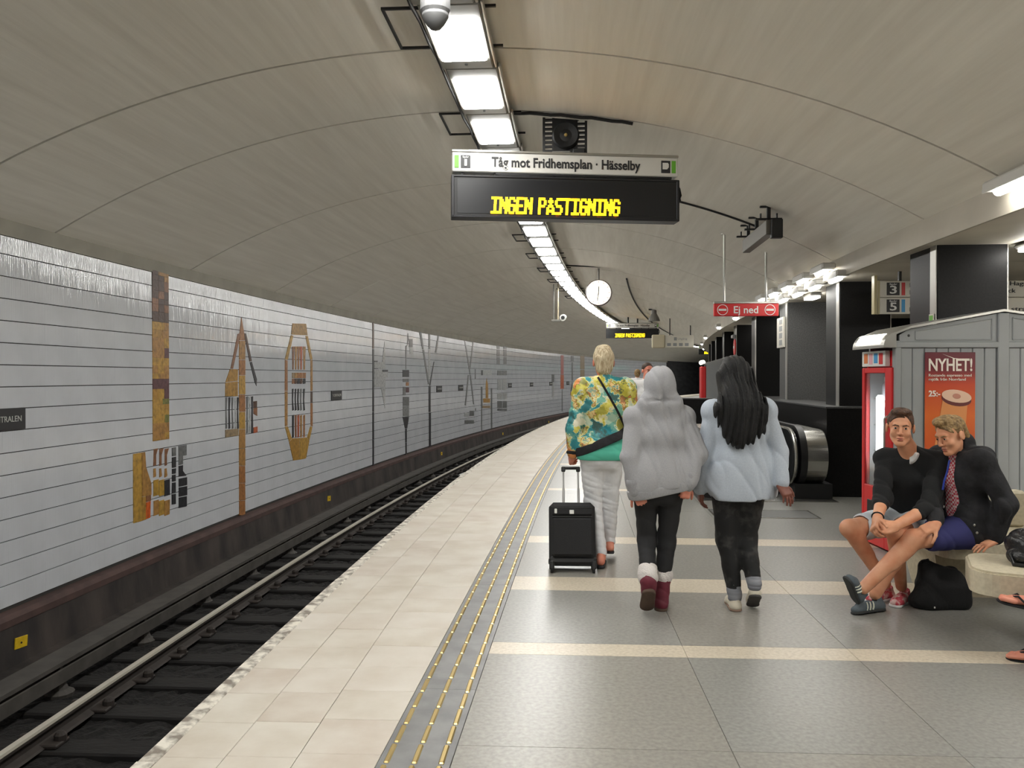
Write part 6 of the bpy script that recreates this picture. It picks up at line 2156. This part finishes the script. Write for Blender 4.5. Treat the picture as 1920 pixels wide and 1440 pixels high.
add_leg(S, J['hipL'], kL, aL, (.080, .052, .052, .036), inf=.006, k=.025); add_leg(S, J['hipR'], kR, aR, (.080, .052, .052, .036), inf=.006, k=.025)
S.folds(.002, 10, 10, 40, 3)
soft('leggings', S, M_LEG, ph)
S = SDF((-.45, -.4, .68), (.5, .4, 1.68), .007)
add_torso(S, J, .028, .95)
S.cap((-.06, -.03, .92), (.11, -.03, .93), .130, k=.08, sq=((0, 1, 0), .95))
S.cap((-.06, -.045, .83), (.11, -.045, .84), .125, k=.06, sq=((0, 1, 0), .95))
S.clip((-.06, 0, .80), (.22, 0, -1))
add_arm(S, J['shL'], eL, wL, (.060, .062, .062, .050), .004, k=.014, upto=.86)
add_arm(S, J['shR'], eR, wR, (.060, .062, .062, .050), .004, k=.014, upto=.86)
# hood
S.ell(hc + V((0, -.02, .025)), (.098, .126, .106), k=.03)
S.cap(hc + V((0, -.05, -.02)), hc + V((0, -.04, -.12)), .09, .095, k=.05, sq=((0, 1, 0), .9))
S.ell(hc + V((.008, -.05, .070)), (.055, .075, .045), k=.04)
S.cap(V((-.05, -.02, 1.37)), V((.11, -.02, 1.37)), .078, k=.035)
S.ell(hc + V((0, .115, -.005)), (.07, .075, .10), k=.02, mode='sub')
S.cap(V((-.07, -.10, 1.395)), V((.13, -.10, 1.395)), .010, k=.02, mode='sub')
S.folds(.007, 30, 14, 7, 21)
hd_ = soft('hoodie', S, M_GREYH, ph)
for el, wr in ((eL, wL), (eR, wR)):
    d = nrm(wr - el)
    S = SDF(wr - .12, wr + .12, .005)
    S.cap(wr - d * .060, wr - d * .008, .060, .050, k=.01)
    S.folds(.002, 60, 60, 10, 5)
    soft('cuff', S, M_GREYR, hd_)
S = SDF((-.3, -.3, .7), (.4, .3, .95), .006)
S.cap((-.065, -.045, .80), (.115, -.045, .83), .130, k=.06, sq=((0, 1, 0), .97))
S.clip((-.06, 0, .762), (.22, 0, -1)); S.clip((-.06, 0, .825), (-.22, 0, 1))
soft('hem_band', S, M_GREYR, hd_)


def boot(parent, heel, toe, an, kn, top, lin_h=.03):
    heel, toe, an = V(heel), V(toe), V(an)
    d = nrm(V(kn) - an)
    lo = np.minimum(np.minimum(heel, toe), an) - .12; hi = np.maximum(np.maximum(heel, toe), an + d * top) + .12
    M = basis(toe - heel)
    up = M[:, 2]; f = M[:, 1]
    L = float(np.linalg.norm(toe - heel))
    S = SDF(lo, hi, .005)
    S.cap(heel + f * .04 + up * .045, toe - f * .05 + up * .035, .043, .042, k=.03)
    S.cap(heel + f * .045 + up * .05, an, .044, .050, k=.03)
    S.cap(an, an + d * top, .050, .062, k=.02)
    S.clip(an + d * top, d); S.clip(heel + up * .014, -up)
    S.folds(.0025, 20, 20, 40, 7)
    o = soft('boot', S, M_MAROON, parent)
    S = SDF(lo, hi, .005)
    S.cap(heel + f * .044 + up * .012, toe - f * .055 + up * .012, .044, .048, k=.02)
    S.clip(heel + up * .024, up); S.clip(heel - up * .002, -up)
    soft('sole', S, M_SOLEB, o)
    S = SDF(an + d * top - .12, an + d * top + .12, .005)
    S.cap(an + d * (top - .012), an + d * (top + lin_h), .066, .060, k=.01)
    S.folds(.004, 40, 40, 30, 5)
    S.clip(an + d * (top + lin_h + .004), d)
    soft('lining', S, M_FUR, o)
    return o


boot(ph, (-.075, -.215, .185), (-.065, -.045, .004), aL, kL, .045, .055)
boot(ph, (.03, -.04, .0), (.075, .205, .0), aR, kR, .13, .02)

# ---------------------------------------------------------------- person with long black hair
base = V((1.54, 5.30, 0))
pb = thing('person', 'person with long black hair in loose pale blue shirt walking away', 'person', tuple(base))
J = dict(fwd=(0, 1, 0), hipL=(-.115, 0, .88), hipR=(.06, 0, .88), shL=(-.185, 0, 1.315), shR=(.13, 0, 1.32), neck=(-.03, .0, 1.405))
hc = V((-.055, .02, 1.545)); hM = basis((-.05, 1, -.05))
kL, aL = V((-.095, .04, .46)), V((-.06, -.02, .10))
kR, aR = V((.035, .06, .46)), V((.045, -.10, .20))
eL, wL = V((-.265, -.02, 1.03)), V((-.272, .04, .80))
eR, wR = V((.215, -.05, 1.05)), V((.205, -.13, .855))
S = SDF((-.45, -.36, -.02), (.45, .36, 1.75), .0065)
add_torso(S, J, 0, .9); S.cap(J['neck'], hc + V((0, -.01, -.06)), .05, .05, k=.03)
add_head(S, hc, hM)
add_arm(S, J['shL'], eL, wL); add_arm(S, J['shR'], eR, wR)
add_hand(S, wL, (.0, .15, -1), (-1, 0, 0), 'L', (20, 25, 20)); add_hand(S, wR, (.25, -.4, -.6), (.3, -.8, .5), 'R', (15, 20, 15))
add_leg(S, J['hipL'], kL, aL); add_leg(S, J['hipR'], kR, aR)
soft('body', S, mat('dark_skin', (128, 76, 62), rough=.5, var=.15, scale=12), pb)
S = SDF((-.42, -.36, .05), (.45, .36, 1.0), .007)
S.cap(V(J['hipL']) + V((0, 0, .02)), V(J['hipR']) + V((0, 0, .02)), .118, k=.05, sq=((0, 1, 0), .95))
add_leg(S, J['hipL'], kL, aL, (.10, .066, .062, .044), inf=.006, k=.035, upto=.84); add_leg(S, J['hipR'], kR, aR, (.10, .066, .062, .044), inf=.006, k=.035, upto=.84)
S.folds(.002, 10, 10, 40, 3)
soft('leggings', S, M_LEGP, pb)
S = SDF((-.5, -.4, .65), (.5, .4, 1.5), .007)
add_torso(S, J, .034, 1.0)
S.cap((-.08, -.01, .95), (.04, -.01, .95), .145, k=.1, sq=((0, 1, 0), .95))
S.cap((-.10, -.015, .76), (.06, -.015, .76), .150, k=.1, sq=((0, 1, 0), .95))
S.clip((0, 0, .745), (.05, .0, -1))
S.clip((-.23, 0, .79), (-1, 0, -.75)); 
S.clip((0, 0, 1.44), (0, .2, 1))
add_arm(S, J['shL'], eL, wL, (.060, .056, .054, .046), .004, k=.014, upto=.97)
add_arm(S, J['shR'], eR, wR, (.060, .058, .058, .048), .004, k=.014, upto=.95)
S.folds(.007, 22, 12, 8, 14)
soft('shirt', S, M_SHIRTB, pb)
# hair: crown, two falls and ragged ends
S = SDF((-.35, -.3, 1.08), (.25, .25, 1.75), .006)
S.ell(hc + V((0, -.015, .035)), (.100, .120, .106), k=.03)
S.cap(hc + V((-.01, -.07, -.02)), V((-.065, -.155, 1.36)), .105, .12, k=.06, sq=((0, 1, 0), .55))
S.cap(V((-.065, -.145, 1.36)), V((-.06, -.165, 1.22)), .132, .125, k=.05, sq=((0, 1, 0), .42))
for i, (x, z, r) in enumerate(((-.185, 1.175, .018), (-.15, 1.14, .022), (-.115, 1.125, .024), (-.075, 1.14, .024), (-.03, 1.125, .024), (.01, 1.13, .022), (.045, 1.16, .02), (.07, 1.20, .016), (-.21, 1.25, .014), (.095, 1.27, .014), (-.235, 1.30, .012))):
    S.cap((x * .85 - .012, -.155, 1.34), (x, -.165, z), .034, r * .5, k=.02)
S.cap(hc + V((-.07, -.01, 0)), V((-.175, -.10, 1.32)), .05, .03, k=.04); S.cap(V((-.175, -.10, 1.32)), V((-.195, -.115, 1.22)), .028, .008, k=.03)
S.cap(hc + V((.075, -.01, 0)), V((.075, -.10, 1.32)), .05, .03, k=.04); S.cap(V((.075, -.10, 1.32)), V((.105, -.115, 1.20)), .028, .008, k=.03)
X_ = S.ax[0][:, None, None]; Z_ = S.ax[2][None, None, :]; Y_ = S.ax[1][None, :, None]
S.f += (.0045 * np.sin(X_ * 190 + 3 * np.sin(Z_ * 8)) + .004 * np.sin(X_ * 77 + 2 * np.sin(Z_ * 11 + 1) + Y_ * 20) + .006 * np.sin(X_ * 31 + 1.3)).astype(np.float32)
S.clip(hc + V((0, .06, 0)), (0, 1, -.2))
soft('hair', S, M_HAIRK, pb)
for an, kn in ((aL, kL), (aR, kR)):
    d = nrm(V(kn) - V(an))
    S = SDF(V(an) - .1, V(an) + d * .12 + .1, .005)
    S.cap(V(an) - d * .01, V(an) + d * .085, .047, .048, k=.02)
    S.folds(.002, 8, 8, 90, 2)
    S.clip(V(an) + d * .09, d)
    soft('sock', S, M_SOCK, pb)
M_SOLEW = mat('ribbed_rubber_sole', (188, 170, 150), rough=.8, rgb2=(110, 70, 60), scale=60, stretch=(.05, .05, 1.4))
build_shoe(pb, (-.062, -.075, .0), (-.045, .175, .0), M_SNEAK, M_SOLEW, h=.095)
build_shoe(pb, (.04, -.155, .125), (.07, .04, .0), M_SNEAK, mat('grey_rubber_sole', (70, 68, 66), rough=.8), h=.095)

# ---------------------------------------------------------------- first seated man, black sweater
base = V((2.60, 5.45, 0))
w_ = lambda x, y, z: V((x, y, z)) - base
m1 = thing('person', 'man in black sweater and pale shorts seated facing the camera', 'person', tuple(base))
J = dict(fwd=(-.4, -.9, 0), hipR=w_(2.72, 5.62, .53), hipL=w_(2.88, 5.54, .53), shR=w_(2.573, 5.49, .985), shL=w_(2.879, 5.35, .98), neck=w_(2.685, 5.40, 1.06))
hc = w_(2.615, 5.36, 1.205); hM = basis((-.42, -.91, -.04), (.04, 0, 1))
kR, aR = w_(2.30, 5.42, .515), w_(2.585, 5.50, .115)
kL, aL = w_(2.505, 5.20, .54), w_(2.665, 5.44, .115)
eR, wR = w_(2.49, 5.35, .72), w_(2.365, 5.15, .625)
eL, wL = w_(2.72, 5.20, .69), w_(2.45, 5.08, .595)
S = SDF((-.55, -.55, -.02), (.5, .4, 1.38), .0055)
add_torso(S, J, 0, .9); S.cap(J['neck'], hc + V((.02, .02, -.06)), .054, .055, k=.03)
add_head(S, hc, hM)
add_arm(S, J['shR'], eR, wR, (.052, .046, .045, .030)); add_arm(S, J['shL'], eL, wL, (.052, .046, .045, .030))
add_hand(S, wR, (-.45, -.55, -.55), (-.75, .2, .5), 'R', (35, 40, 30))
add_hand(S, wL, (-.92, -.15, -.2), (.05, -.75, .6), 'L', (40, 45, 35))
bk = (.4, .9, 0)
add_leg(S, J['hipR'], kR, aR, (.085, .060, .056, .036), back=(.9, .2, -.3)); add_leg(S, J['hipL'], kL, aL, (.085, .060, .056, .036), back=(.6, .7, -.3))
soft('body', S, M_SKINT, m1)
face_parts(m1, hc, hM, M_HAIRBR)
T = lambda x, y, z: hc + hM @ V((x, y, z))
S = SDF(hc - .16, hc + .18, .0045)
S.ell(T(0, -.018, .045), (.082, .096, .086), hM, k=.02)
S.ell(T(0, .035, .108), (.062, .048, .026), hM, k=.02)
S.ell(T(0, .055, .112), (.045, .03, .018), hM, k=.015)
S.folds(.004, 60, 60, 45, 3)
S.clip(T(0, .066, .07), hM @ V((0, 1, -.75))); S.clip(T(0, .02, -.005), hM @ V((0, .9, -1)))
S.clip(T(0, -.05, -.06), hM @ V((0, 0, -1)))
soft('hair', S, M_HAIRBR, m1)
S = SDF((-.45, -.5, .36), (.55, .45, 1.2), .0065)
add_torso(S, J, .018, .95)
S.clip(w_(2.8, 5.55, .565), (.15, .4, -1))
S.cap(V(J['neck']) + hM @ V((0, .015, -.01)), hc + V((0, 0, -.02)), .058, .07, k=.012, mode='sub')
add_arm(S, J['shR'], eR, wR, (.056, .054, .053, .048), .004, k=.03, upto=.25); add_arm(S, J['shL'], eL, wL, (.056, .054, .053, .048), .004, k=.03, upto=.25)
S.folds(.007, 24, 18, 18, 31)
soft('sweater', S, M_BLKW, m1)
S = SDF(V(J['neck']) - .14, V(J['neck']) + .14, .005)
S.cap(V(J['neck']) + V((0, 0, -.03)), V(J['neck']) + V((.0, .0, .010)), .080, .058, k=.01)
S.cap(V(J['neck']) + hM @ V((0, .05, .03)), V(J['neck']) + hM @ V((0, .12, -.06)), .05, .06, k=.01, mode='sub')
S.clip(V(J['neck']) + V((0, 0, .008)), hM @ V((-.1, .45, 1))); S.clip(V(J['neck']) + V((.005, 0, 0)), (-1, .3, 0))
soft('undershirt', S, M_WTEE, m1)
S = SDF((-.5, -.5, .3), (.5, .4, .8), .0065)
S.cap(V(J['hipL']) + V((0, 0, .03)), V(J['hipR']) + V((0, 0, .03)), .125, k=.05)
for h_, k_ in ((J['hipR'], kR), (J['hipL'], kL)):
    e = V(h_) + (k_ - V(h_)) * .66
    S.cap(h_, e, .108, .092, k=.04)
    d = nrm(k_ - V(h_))
    S.cap(e + d * .03, e + d * .12, .074, .09, k=.008, mode='sub')
S.folds(.005, 16, 16, 14, 6)
soft('shorts', S, M_SHORTL, m1)
cd = nrm(wR - eR)
obj('wrist_band', MB().tube([Vector(wR - cd * .03 + .034 * (np.cos(a) * nrm(np.cross(cd, (0, 0, 1))) + np.sin(a) * np.cross(cd, nrm(np.cross(cd, (0, 0, 1)))))) for a in np.linspace(0, 6.283, 17)[:-1]], .006, 8, closed=True), M_BLKD, m1)
build_shoe(m1, w_(2.66, 5.56, .0), w_(2.43, 5.43, .0), M_PINKSH, M_WTEE, h=.075)
build_shoe(m1, w_(2.735, 5.50, .0), w_(2.56, 5.32, .0), M_PINKSH, M_WTEE, h=.075)

# ---------------------------------------------------------------- second seated man, black jacket
base = V((2.60, 5.25, 0))
m2 = thing('person', 'man in black jacket and navy shorts leaning over in profile', 'person', tuple(base))
J = dict(fwd=(-.95, -.25, 0), hipL=w_(3.04, 5.235, .53), hipR=w_(3.0, 5.39, .53), shL=w_(3.02, 5.11, 1.02), shR=w_(2.925, 5.44, .995), neck=w_(2.945, 5.27, 1.075))
hc = w_(2.885, 5.23, 1.165); hM = basis((-.95, -.27, -.36), (-.3, 0, 1))
kL, aL = w_(2.59, 5.13, .50), w_(2.265, 5.12, .185)
kR, aR = w_(2.66, 5.35, .475), w_(2.41, 5.27, .105)
eL, wL = w_(3.125, 5.03, .735), w_(3.10, 5.10, .505)
eR, wR = w_(2.82, 5.33, .73), w_(2.705, 5.075, .605)
S = SDF((-.75, -.45, -.02), (.8, .45, 1.36), .0055)
add_torso(S, J, 0, .9); S.cap(J['neck'], hc + V((.02, .01, -.05)), .056, .056, k=.03)
add_head(S, hc, hM)
add_arm(S, J['shL'], eL, wL); add_arm(S, J['shR'], eR, wR)
add_hand(S, wL, (-.85, -.1, -.35), (-.2, -.2, .95), 'L', (10, 12, 10))
add_hand(S, wR, (-.85, .0, -.42), (-.35, -.55, .75), 'R', (18, 28, 22))
add_leg(S, J['hipL'], kL, aL, (.088, .062, .060, .038), back=(.5, 0, -.8)); add_leg(S, J['hipR'], kR, aR, (.088, .062, .060, .038), back=(.5, 0, -.8))
soft('body', S, M_SKINT, m2)
face_parts(m2, hc, hM, M_HAIRS)
T = lambda x, y, z: hc + hM @ V((x, y, z))
S = SDF(hc - .17, hc + .18, .0045)
S.ell(T(0, -.018, .045), (.080, .096, .083), hM, k=.02)
S.ell(T(0, .03, .112), (.055, .065, .03), hM, k=.02)
S.ell(T(0, -.07, -.02), (.062, .035, .06), hM, k=.02)
S.folds(.004, 60, 60, 45, 5)
S.clip(T(0, .075, .075), hM @ V((0, 1, -.7))); S.clip(T(0, .005, .0), hM @ V((0, .8, -1)))
S.clip(T(0, -.05, -.075), hM @ V((0, 0, -1)))
soft('hair', S, M_HAIRS, m2)
S = SDF((-.2, -.45, .35), (.75, .45, 1.2), .0065)
add_torso(S, J, .012, .94)
S.clip(w_(3, 5.3, .56), (0, 0, -1)); S.clip(V(J['neck']) + V((-.05, 0, .01)), (-.6, 0, 1))
soft('shirt', S, check_mat(), m2)
S = SDF((-.2, -.45, .30), (.8, .45, 1.25), .0065)
add_torso(S, J, .028, .96)
fd_ = nrm((-.95, -.25, 0))
# open front between the two jacket edges
S.box(w_(2.86, 5.245, .78), (.10, .055, .34), .02, basis((-.95, -.25, 0)).T[[1, 0, 2]].T, k=.01, mode='sub')
S.cap(V(J['neck']) + V((.02, -.0, .0)), V(J['neck']) + V((.02, 0, .03)), .082, .084, k=.02)
S.cap(V(J['hipL']) + V((.045, -.01, .05)), V(J['hipR']) + V((.045, 0, .05)), .140, k=.04)
S.cap(V(J['hipL']) + V((.0, -.02, .10)), V(J['hipL']) + V((-.03, -.02, .0)), .125, .11, k=.04)
S.cap(V(J['neck']) + V((-.02, -.0, .0)), hc + V((-.0, 0, -.0)), .058, .075, k=.012, mode='sub')
S.clip(w_(3, 5.3, .47), (.1, .0, -1))
add_arm(S, J['shL'], eL, wL, (.060, .056, .056, .044), .004, k=.04, upto=.95); add_arm(S, J['shR'], eR, wR, (.060, .056, .054, .044), .004, k=.03, upto=.9)
S.folds(.007, 26, 20, 16, 41)
jk2 = soft('jacket', S, M_BLKD, m2)
snap = MB().lathe([(.008, 0), (.008, .004), (.004, .006)], 10)
for i, (px_, py_) in enumerate(((1809, 899), (1803, 931), (1805, 961), (1838, 988), (1841, 1002))):
    p0 = eye_pt(px_, py_, 5.05) - base
    q = on_surface(jk2, [p0], (0, 1, 0), .003)[0]
    obj('snap', MB().lathe([(.009, 0), (.008, .004), (.003, .006)], 10, Matrix.Translation(q) @ R90), M_ALU, jk2)
S = SDF((-.4, -.45, .28), (.75, .45, .75), .0065)
S.cap(V(J['hipL']) + V((0, 0, .03)), V(J['hipR']) + V((0, 0, .03)), .128, k=.05)
for h_, k_ in ((J['hipR'], kR), (J['hipL'], kL)):
    e = V(h_) + (k_ - V(h_)) * .70
    S.cap(h_, e, .108, .090, k=.04)
    d = nrm(k_ - V(h_))
    S.cap(e + d * .03, e + d * .12, .076, .09, k=.008, mode='sub')
S.folds(.005, 16, 16, 14, 16)
soft('shorts', S, M_NAVY, m2)
pl_ = [w_(*q) for q in ((2.87, 5.22, 1.0), (2.845, 5.20, .93), (2.82, 5.19, .87), (2.81, 5.19, .81))]
lan = obj('lanyard', MB().tube([Vector(p) for p in pl_], .0065, 8), mat('blue_ribbon', (34, 56, 150), rough=.5), m2)
build_shoe(m2, w_(2.235, 5.16, .075), w_(2.12, 5.06, .27), M_SHOEG, mat('dark_gum_sole', (52, 54, 54), rough=.7), up=(.75, .1, .5), stripes=M_STRP, outer=-1)
build_shoe(m2, w_(2.47, 5.27, .0), w_(2.215, 5.17, .0), M_SHOEG, MATS['dark_gum_sole'], up=(-.05, .25, 1), stripes=M_STRP, outer=-1)

# ---------------------------------------------------------------- standing man with folded arms, further down
base = V((1.98, 11.7, 0))
m3 = thing('person', 'man in white t-shirt standing with folded arms beyond the grey hood', 'person', tuple(base))
J = dict(fwd=(.1, -1, 0), hipL=(.09, 0, .92), hipR=(-.09, 0, .92), shL=(.19, 0, 1.42), shR=(-.19, 0, 1.42), neck=(0, .0, 1.50))
hc = V((0.01, -.02, 1.63)); hM = basis((.25, -1, -.05))
kL, aL, kR, aR = V((.1, -.02, .5)), V((.11, .02, .09)), V((-.1, -.02, .5)), V((-.11, .02, .09))
eL, wL, eR, wR = V((.235, -.05, 1.14)), V((.0, -.22, 1.17)), V((-.235, -.05, 1.14)), V((.02, -.19, 1.11))
S = SDF((-.4, -.4, -.02), (.4, .3, 1.82), .009)
add_torso(S, J); S.cap(J['neck'], hc + V((0, 0, -.06)), .055, .055, k=.03)
add_head(S, hc, hM)
add_arm(S, J['shL'], eL, wL); add_arm(S, J['shR'], eR, wR)
add_hand(S, wL, (-.95, .05, .1), (0, -1, .2), 'L', (20, 30, 20)); add_hand(S, wR, (.95, 0, .1), (0, -1, .2), 'R', (20, 30, 20))
add_leg(S, J['hipL'], kL, aL); add_leg(S, J['hipR'], kR, aR)
soft('body', S, M_SKINP, m3)
face_parts(m3, hc, hM, M_HAIRBR)
S = SDF(hc - .16, hc + .17, .006)
S.ell(hc + hM @ V((0, -.02, .045)), (.079, .094, .083), hM, k=.02)
S.clip(hc + hM @ V((0, .06, .07)), hM @ V((0, 1, -.7))); S.clip(hc + hM @ V((0, .0, 0)), hM @ V((0, .8, -1)))
soft('hair', S, mat('dark_brown_hair', (62, 46, 36), rough=.7), m3)
S = SDF((-.4, -.3, .8), (.4, .3, 1.6), .009)
add_torso(S, J, .022); S.clip((0, 0, .86), (0, 0, -1)); S.clip((0, 0, 1.515), (0, 0, 1))
add_arm(S, J['shL'], eL, wL, (.068, .066, .05, .05), upto=.02); add_arm(S, J['shR'], eR, wR, (.068, .066, .05, .05), upto=.02)
S.folds(.004, 14, 14, 14, 6)
soft('shirt', S, M_WTEE, m3)
S = SDF((-.4, -.3, .0), (.4, .3, 1.05), .009)
S.cap(J['hipL'], J['hipR'], .115, k=.05)
add_leg(S, J['hipL'], kL, aL, inf=.018); add_leg(S, J['hipR'], kR, aR, inf=.018)
soft('trousers', S, M_BLKD, m3)
build_shoe(m3, (.1, .06, 0), (.14, -.2, 0), M_SHOEG, M_WTEE); build_shoe(m3, (-.1, .06, 0), (-.14, -.2, 0), M_SHOEG, M_WTEE)

# ---------------------------------------------------------------- two far people seen whole


def far_person(label, base, fwd, top_m, leg_m, hair_m, h=1.72, bag=None):
    t = thing('person', label, 'person', tuple(base), math.atan2(-fwd[0], fwd[1]))
    k = h / 1.75
    z = lambda v: v * k
    J = dict(fwd=(0, 1, 0), hipL=(-.085, 0, z(.92)), hipR=(.085, 0, z(.92)), shL=(-.175, 0, z(1.42)), shR=(.175, 0, z(1.42)), neck=(0, 0, z(1.50)))
    hc = V((0, .02, z(1.63))); hM = basis((0, 1, 0))
    kL, aL, kR, aR = V((-.09, .06, z(.5))), V((-.09, .10, z(.1))), V((.09, 0, z(.5))), V((.09, -.12, z(.12)))
    eL, wL, eR, wR = V((-.24, -.03, z(1.13))), V((-.25, .05, z(.88))), V((.24, -.02, z(1.13))), V((.25, .08, z(.88)))
    S = SDF((-.4, -.35, -.02), (.4, .4, 1.85), .011)
    add_torso(S, J); S.cap(J['neck'], hc + V((0, 0, -.06)), .055, .055, k=.03); add_head(S, hc, hM)
    add_arm(S, J['shL'], eL, wL); add_arm(S, J['shR'], eR, wR)
    add_hand(S, wL, (0, .2, -1), (-1, 0, 0), 'L'); add_hand(S, wR, (0, .2, -1), (1, 0, 0), 'R')
    add_leg(S, J['hipL'], kL, aL); add_leg(S, J['hipR'], kR, aR)
    soft('body', S, M_SKIN, t)
    S = SDF(hc - .17, hc + .18, .008); S.ell(hc + V((0, -.025, .04)), (.086, .10, .09), k=.02); S.ell(hc + V((0, -.06, -.04)), (.075, .05, .07), k=.03)
    soft('hair', S, hair_m, t)
    S = SDF((-.4, -.3, .7), (.4, .3, 1.65), .011); add_torso(S, J, .028); S.clip((0, 0, z(.88)), (0, 0, -1)); S.clip((0, 0, z(1.52)), (0, 0, 1))
    add_arm(S, J['shL'], eL, wL, (.066, .06, .056, .044), upto=.95); add_arm(S, J['shR'], eR, wR, (.066, .06, .056, .044), upto=.95)
    soft('jacket', S, top_m, t)
    S = SDF((-.4, -.35, .0), (.4, .35, 1.05), .011); S.cap(J['hipL'], J['hipR'], .115, k=.05)
    add_leg(S, J['hipL'], kL, aL, inf=.02); add_leg(S, J['hipR'], kR, aR, inf=.02)
    soft('trousers', S, leg_m, t)
    build_shoe(t, (-.09, .05, 0), (-.1, .31, 0), M_SHOEG, M_WTEE); build_shoe(t, (.09, -.18, .03), (.1, .07, 0), M_SHOEG, M_WTEE)
    if bag:
        S = SDF((-.42, -.2, .78), (-.1, .25, 1.3), .011)
        S.box((-.27, .0, 1.0), (.07, .14, .15), .05)
        soft('shoulder_bag', S, M_BLKD, t)
    return t


far_person('person in white jacket with black shoulder bag walking away beside the tiled wall', (3.62, 23.0, 0), (.15, 1, 0), M_WTEE, M_BLKD, M_HAIRS, 1.76, bag=True)
far_person('tiny person in white trousers far away at the tunnel end', (13.75, 56.0, 0), (-.3, 1, 0), M_BLKD, M_WTEE, M_HAIRBR, 1.72)

# ---------------------------------------------------------------- sitter at the frame edge, of whom the sandalled feet show
base = V((3.2, 4.0, 0))
m4 = thing('person', 'person in black trousers and thong sandals cut off by the frame edge', 'person', tuple(base + V((-.045, 0, 0))))
w_ = lambda x, y, z: V((x, y, z)) - base
J = dict(fwd=(-1, .2, 0), hipR=w_(3.66, 3.98, .55), hipL=w_(3.63, 3.80, .55), shR=w_(3.70, 4.06, 1.02), shL=w_(3.63, 3.72, 1.02), neck=w_(3.66, 3.89, 1.1))
hc = w_(3.62, 3.90, 1.24); hM = basis((-1, .2, -.1))
kR, aR = w_(3.22, 4.07, .66), w_(2.90, 4.26, .37)
kL, aL = w_(3.20, 3.96, .53), w_(2.935, 4.25, .095)
eR, wR, eL, wL = w_(3.60, 4.16, .78), w_(3.36, 4.08, .76), w_(3.52, 3.66, .78), w_(3.32, 3.84, .68)
S = SDF((-.6, -.55, -.02), (.6, .5, 1.4), .006)
add_torso(S, J); S.cap(J['neck'], hc + V((0, 0, -.05)), .055, .055, k=.03); add_head(S, hc, hM)
add_arm(S, J['shR'], eR, wR); add_arm(S, J['shL'], eL, wL)
add_hand(S, wR, (-.95, 0, -.2), (0, .1, 1), 'R'); add_hand(S, wL, (-.8, .4, -.2), (0, -.1, 1), 'L')
add_leg(S, J['hipR'], kR, aR, back=(.8, -.3, 0)); add_leg(S, J['hipL'], kL, aL, back=(.8, -.3, 0))


def toes(S, an, toe):
    an, toe = V(an), V(toe)
    f = nrm(toe - an + V((0, 0, .06)))
    M = basis(f)
    r = M[:, 0]
    S.cap(an - f * .03 - M[:, 2] * .02, toe - f * .06, .034, .034, k=.03, sq=(M[:, 2], .75))
    for i in range(5):
        o = (i - 2) * .019
        S.cap(toe - f * .07 + r * o, toe - f * (.004 * abs(i - 1)) + r * o * 1.15, .013, (.011, .0095, .009, .0085, .008)[i], k=.006)


tR, tL = w_(2.715, 4.35, .345), w_(2.775, 4.37, .022)
toes(S, aR, tR); toes(S, aL, tL)
soft('body', S, M_SKINP, m4)
S = SDF((-.5, -.45, .02), (.6, .5, .8), .007)
S.cap(J['hipL'], J['hipR'], .13, k=.05)
add_leg(S, J['hipR'], kR, aR, inf=.022, back=(.8, -.3, 0), upto=.88); add_leg(S, J['hipL'], kL, aL, inf=.022, back=(.8, -.3, 0), upto=.9)
S.folds(.005, 16, 16, 18, 4)
soft('trousers', S, M_BLKD, m4)
S = SDF((-.3, -.45, .45), (.65, .5, 1.2), .009)
add_torso(S, J, .03); S.clip(w_(3.5, 4.0, .52), (0, 0, -1)); S.clip(w_(3.5, 4.0, 1.12), (0, 0, 1))
add_arm(S, J['shR'], eR, wR, (.07, .062, .06, .045), .004, upto=.9); add_arm(S, J['shL'], eL, wL, (.07, .062, .06, .045), .004, upto=.9)
soft('shirt', S, M_BLKW, m4)
S = SDF(hc - .2, hc + .2, .009); S.ell(hc + hM @ V((0, -.03, .04)), (.088, .10, .092), hM, k=.02); S.ell(hc + hM @ V((0, -.07, -.06)), (.08, .05, .09), hM, k=.03)
soft('hair', S, M_HAIRBR, m4)
for an, toe in ((aR, tR), (aL, tL)):
    f = nrm(V(toe) - V(an) + V((0, 0, .06))); M = basis(f)
    S = SDF(V(toe) - .26, V(toe) + .26, .005)
    c0 = V(toe) - M[:, 2] * .021
    S.cap(c0 - f * .19, c0 - f * .035, .036, .048, k=.02, sq=(M[:, 2], .28))
    S.clip(c0 + M[:, 2] * .008, M[:, 2])
    sl_ = soft('sandal', S, M_BLKD, m4)
    b = MB()
    for sx in (-1, 1):
        b.tube([Vector(V(toe) - f * .045 + M[:, 0] * .004 + M[:, 2] * .012), Vector(V(toe) - f * .08 + M[:, 0] * sx * .03 + M[:, 2] * .032), Vector(V(toe) - f * .13 + M[:, 0] * sx * .042 - M[:, 2] * .005)], .006, 6)
    obj('thong_strap', b, M_BLKD, sl_)
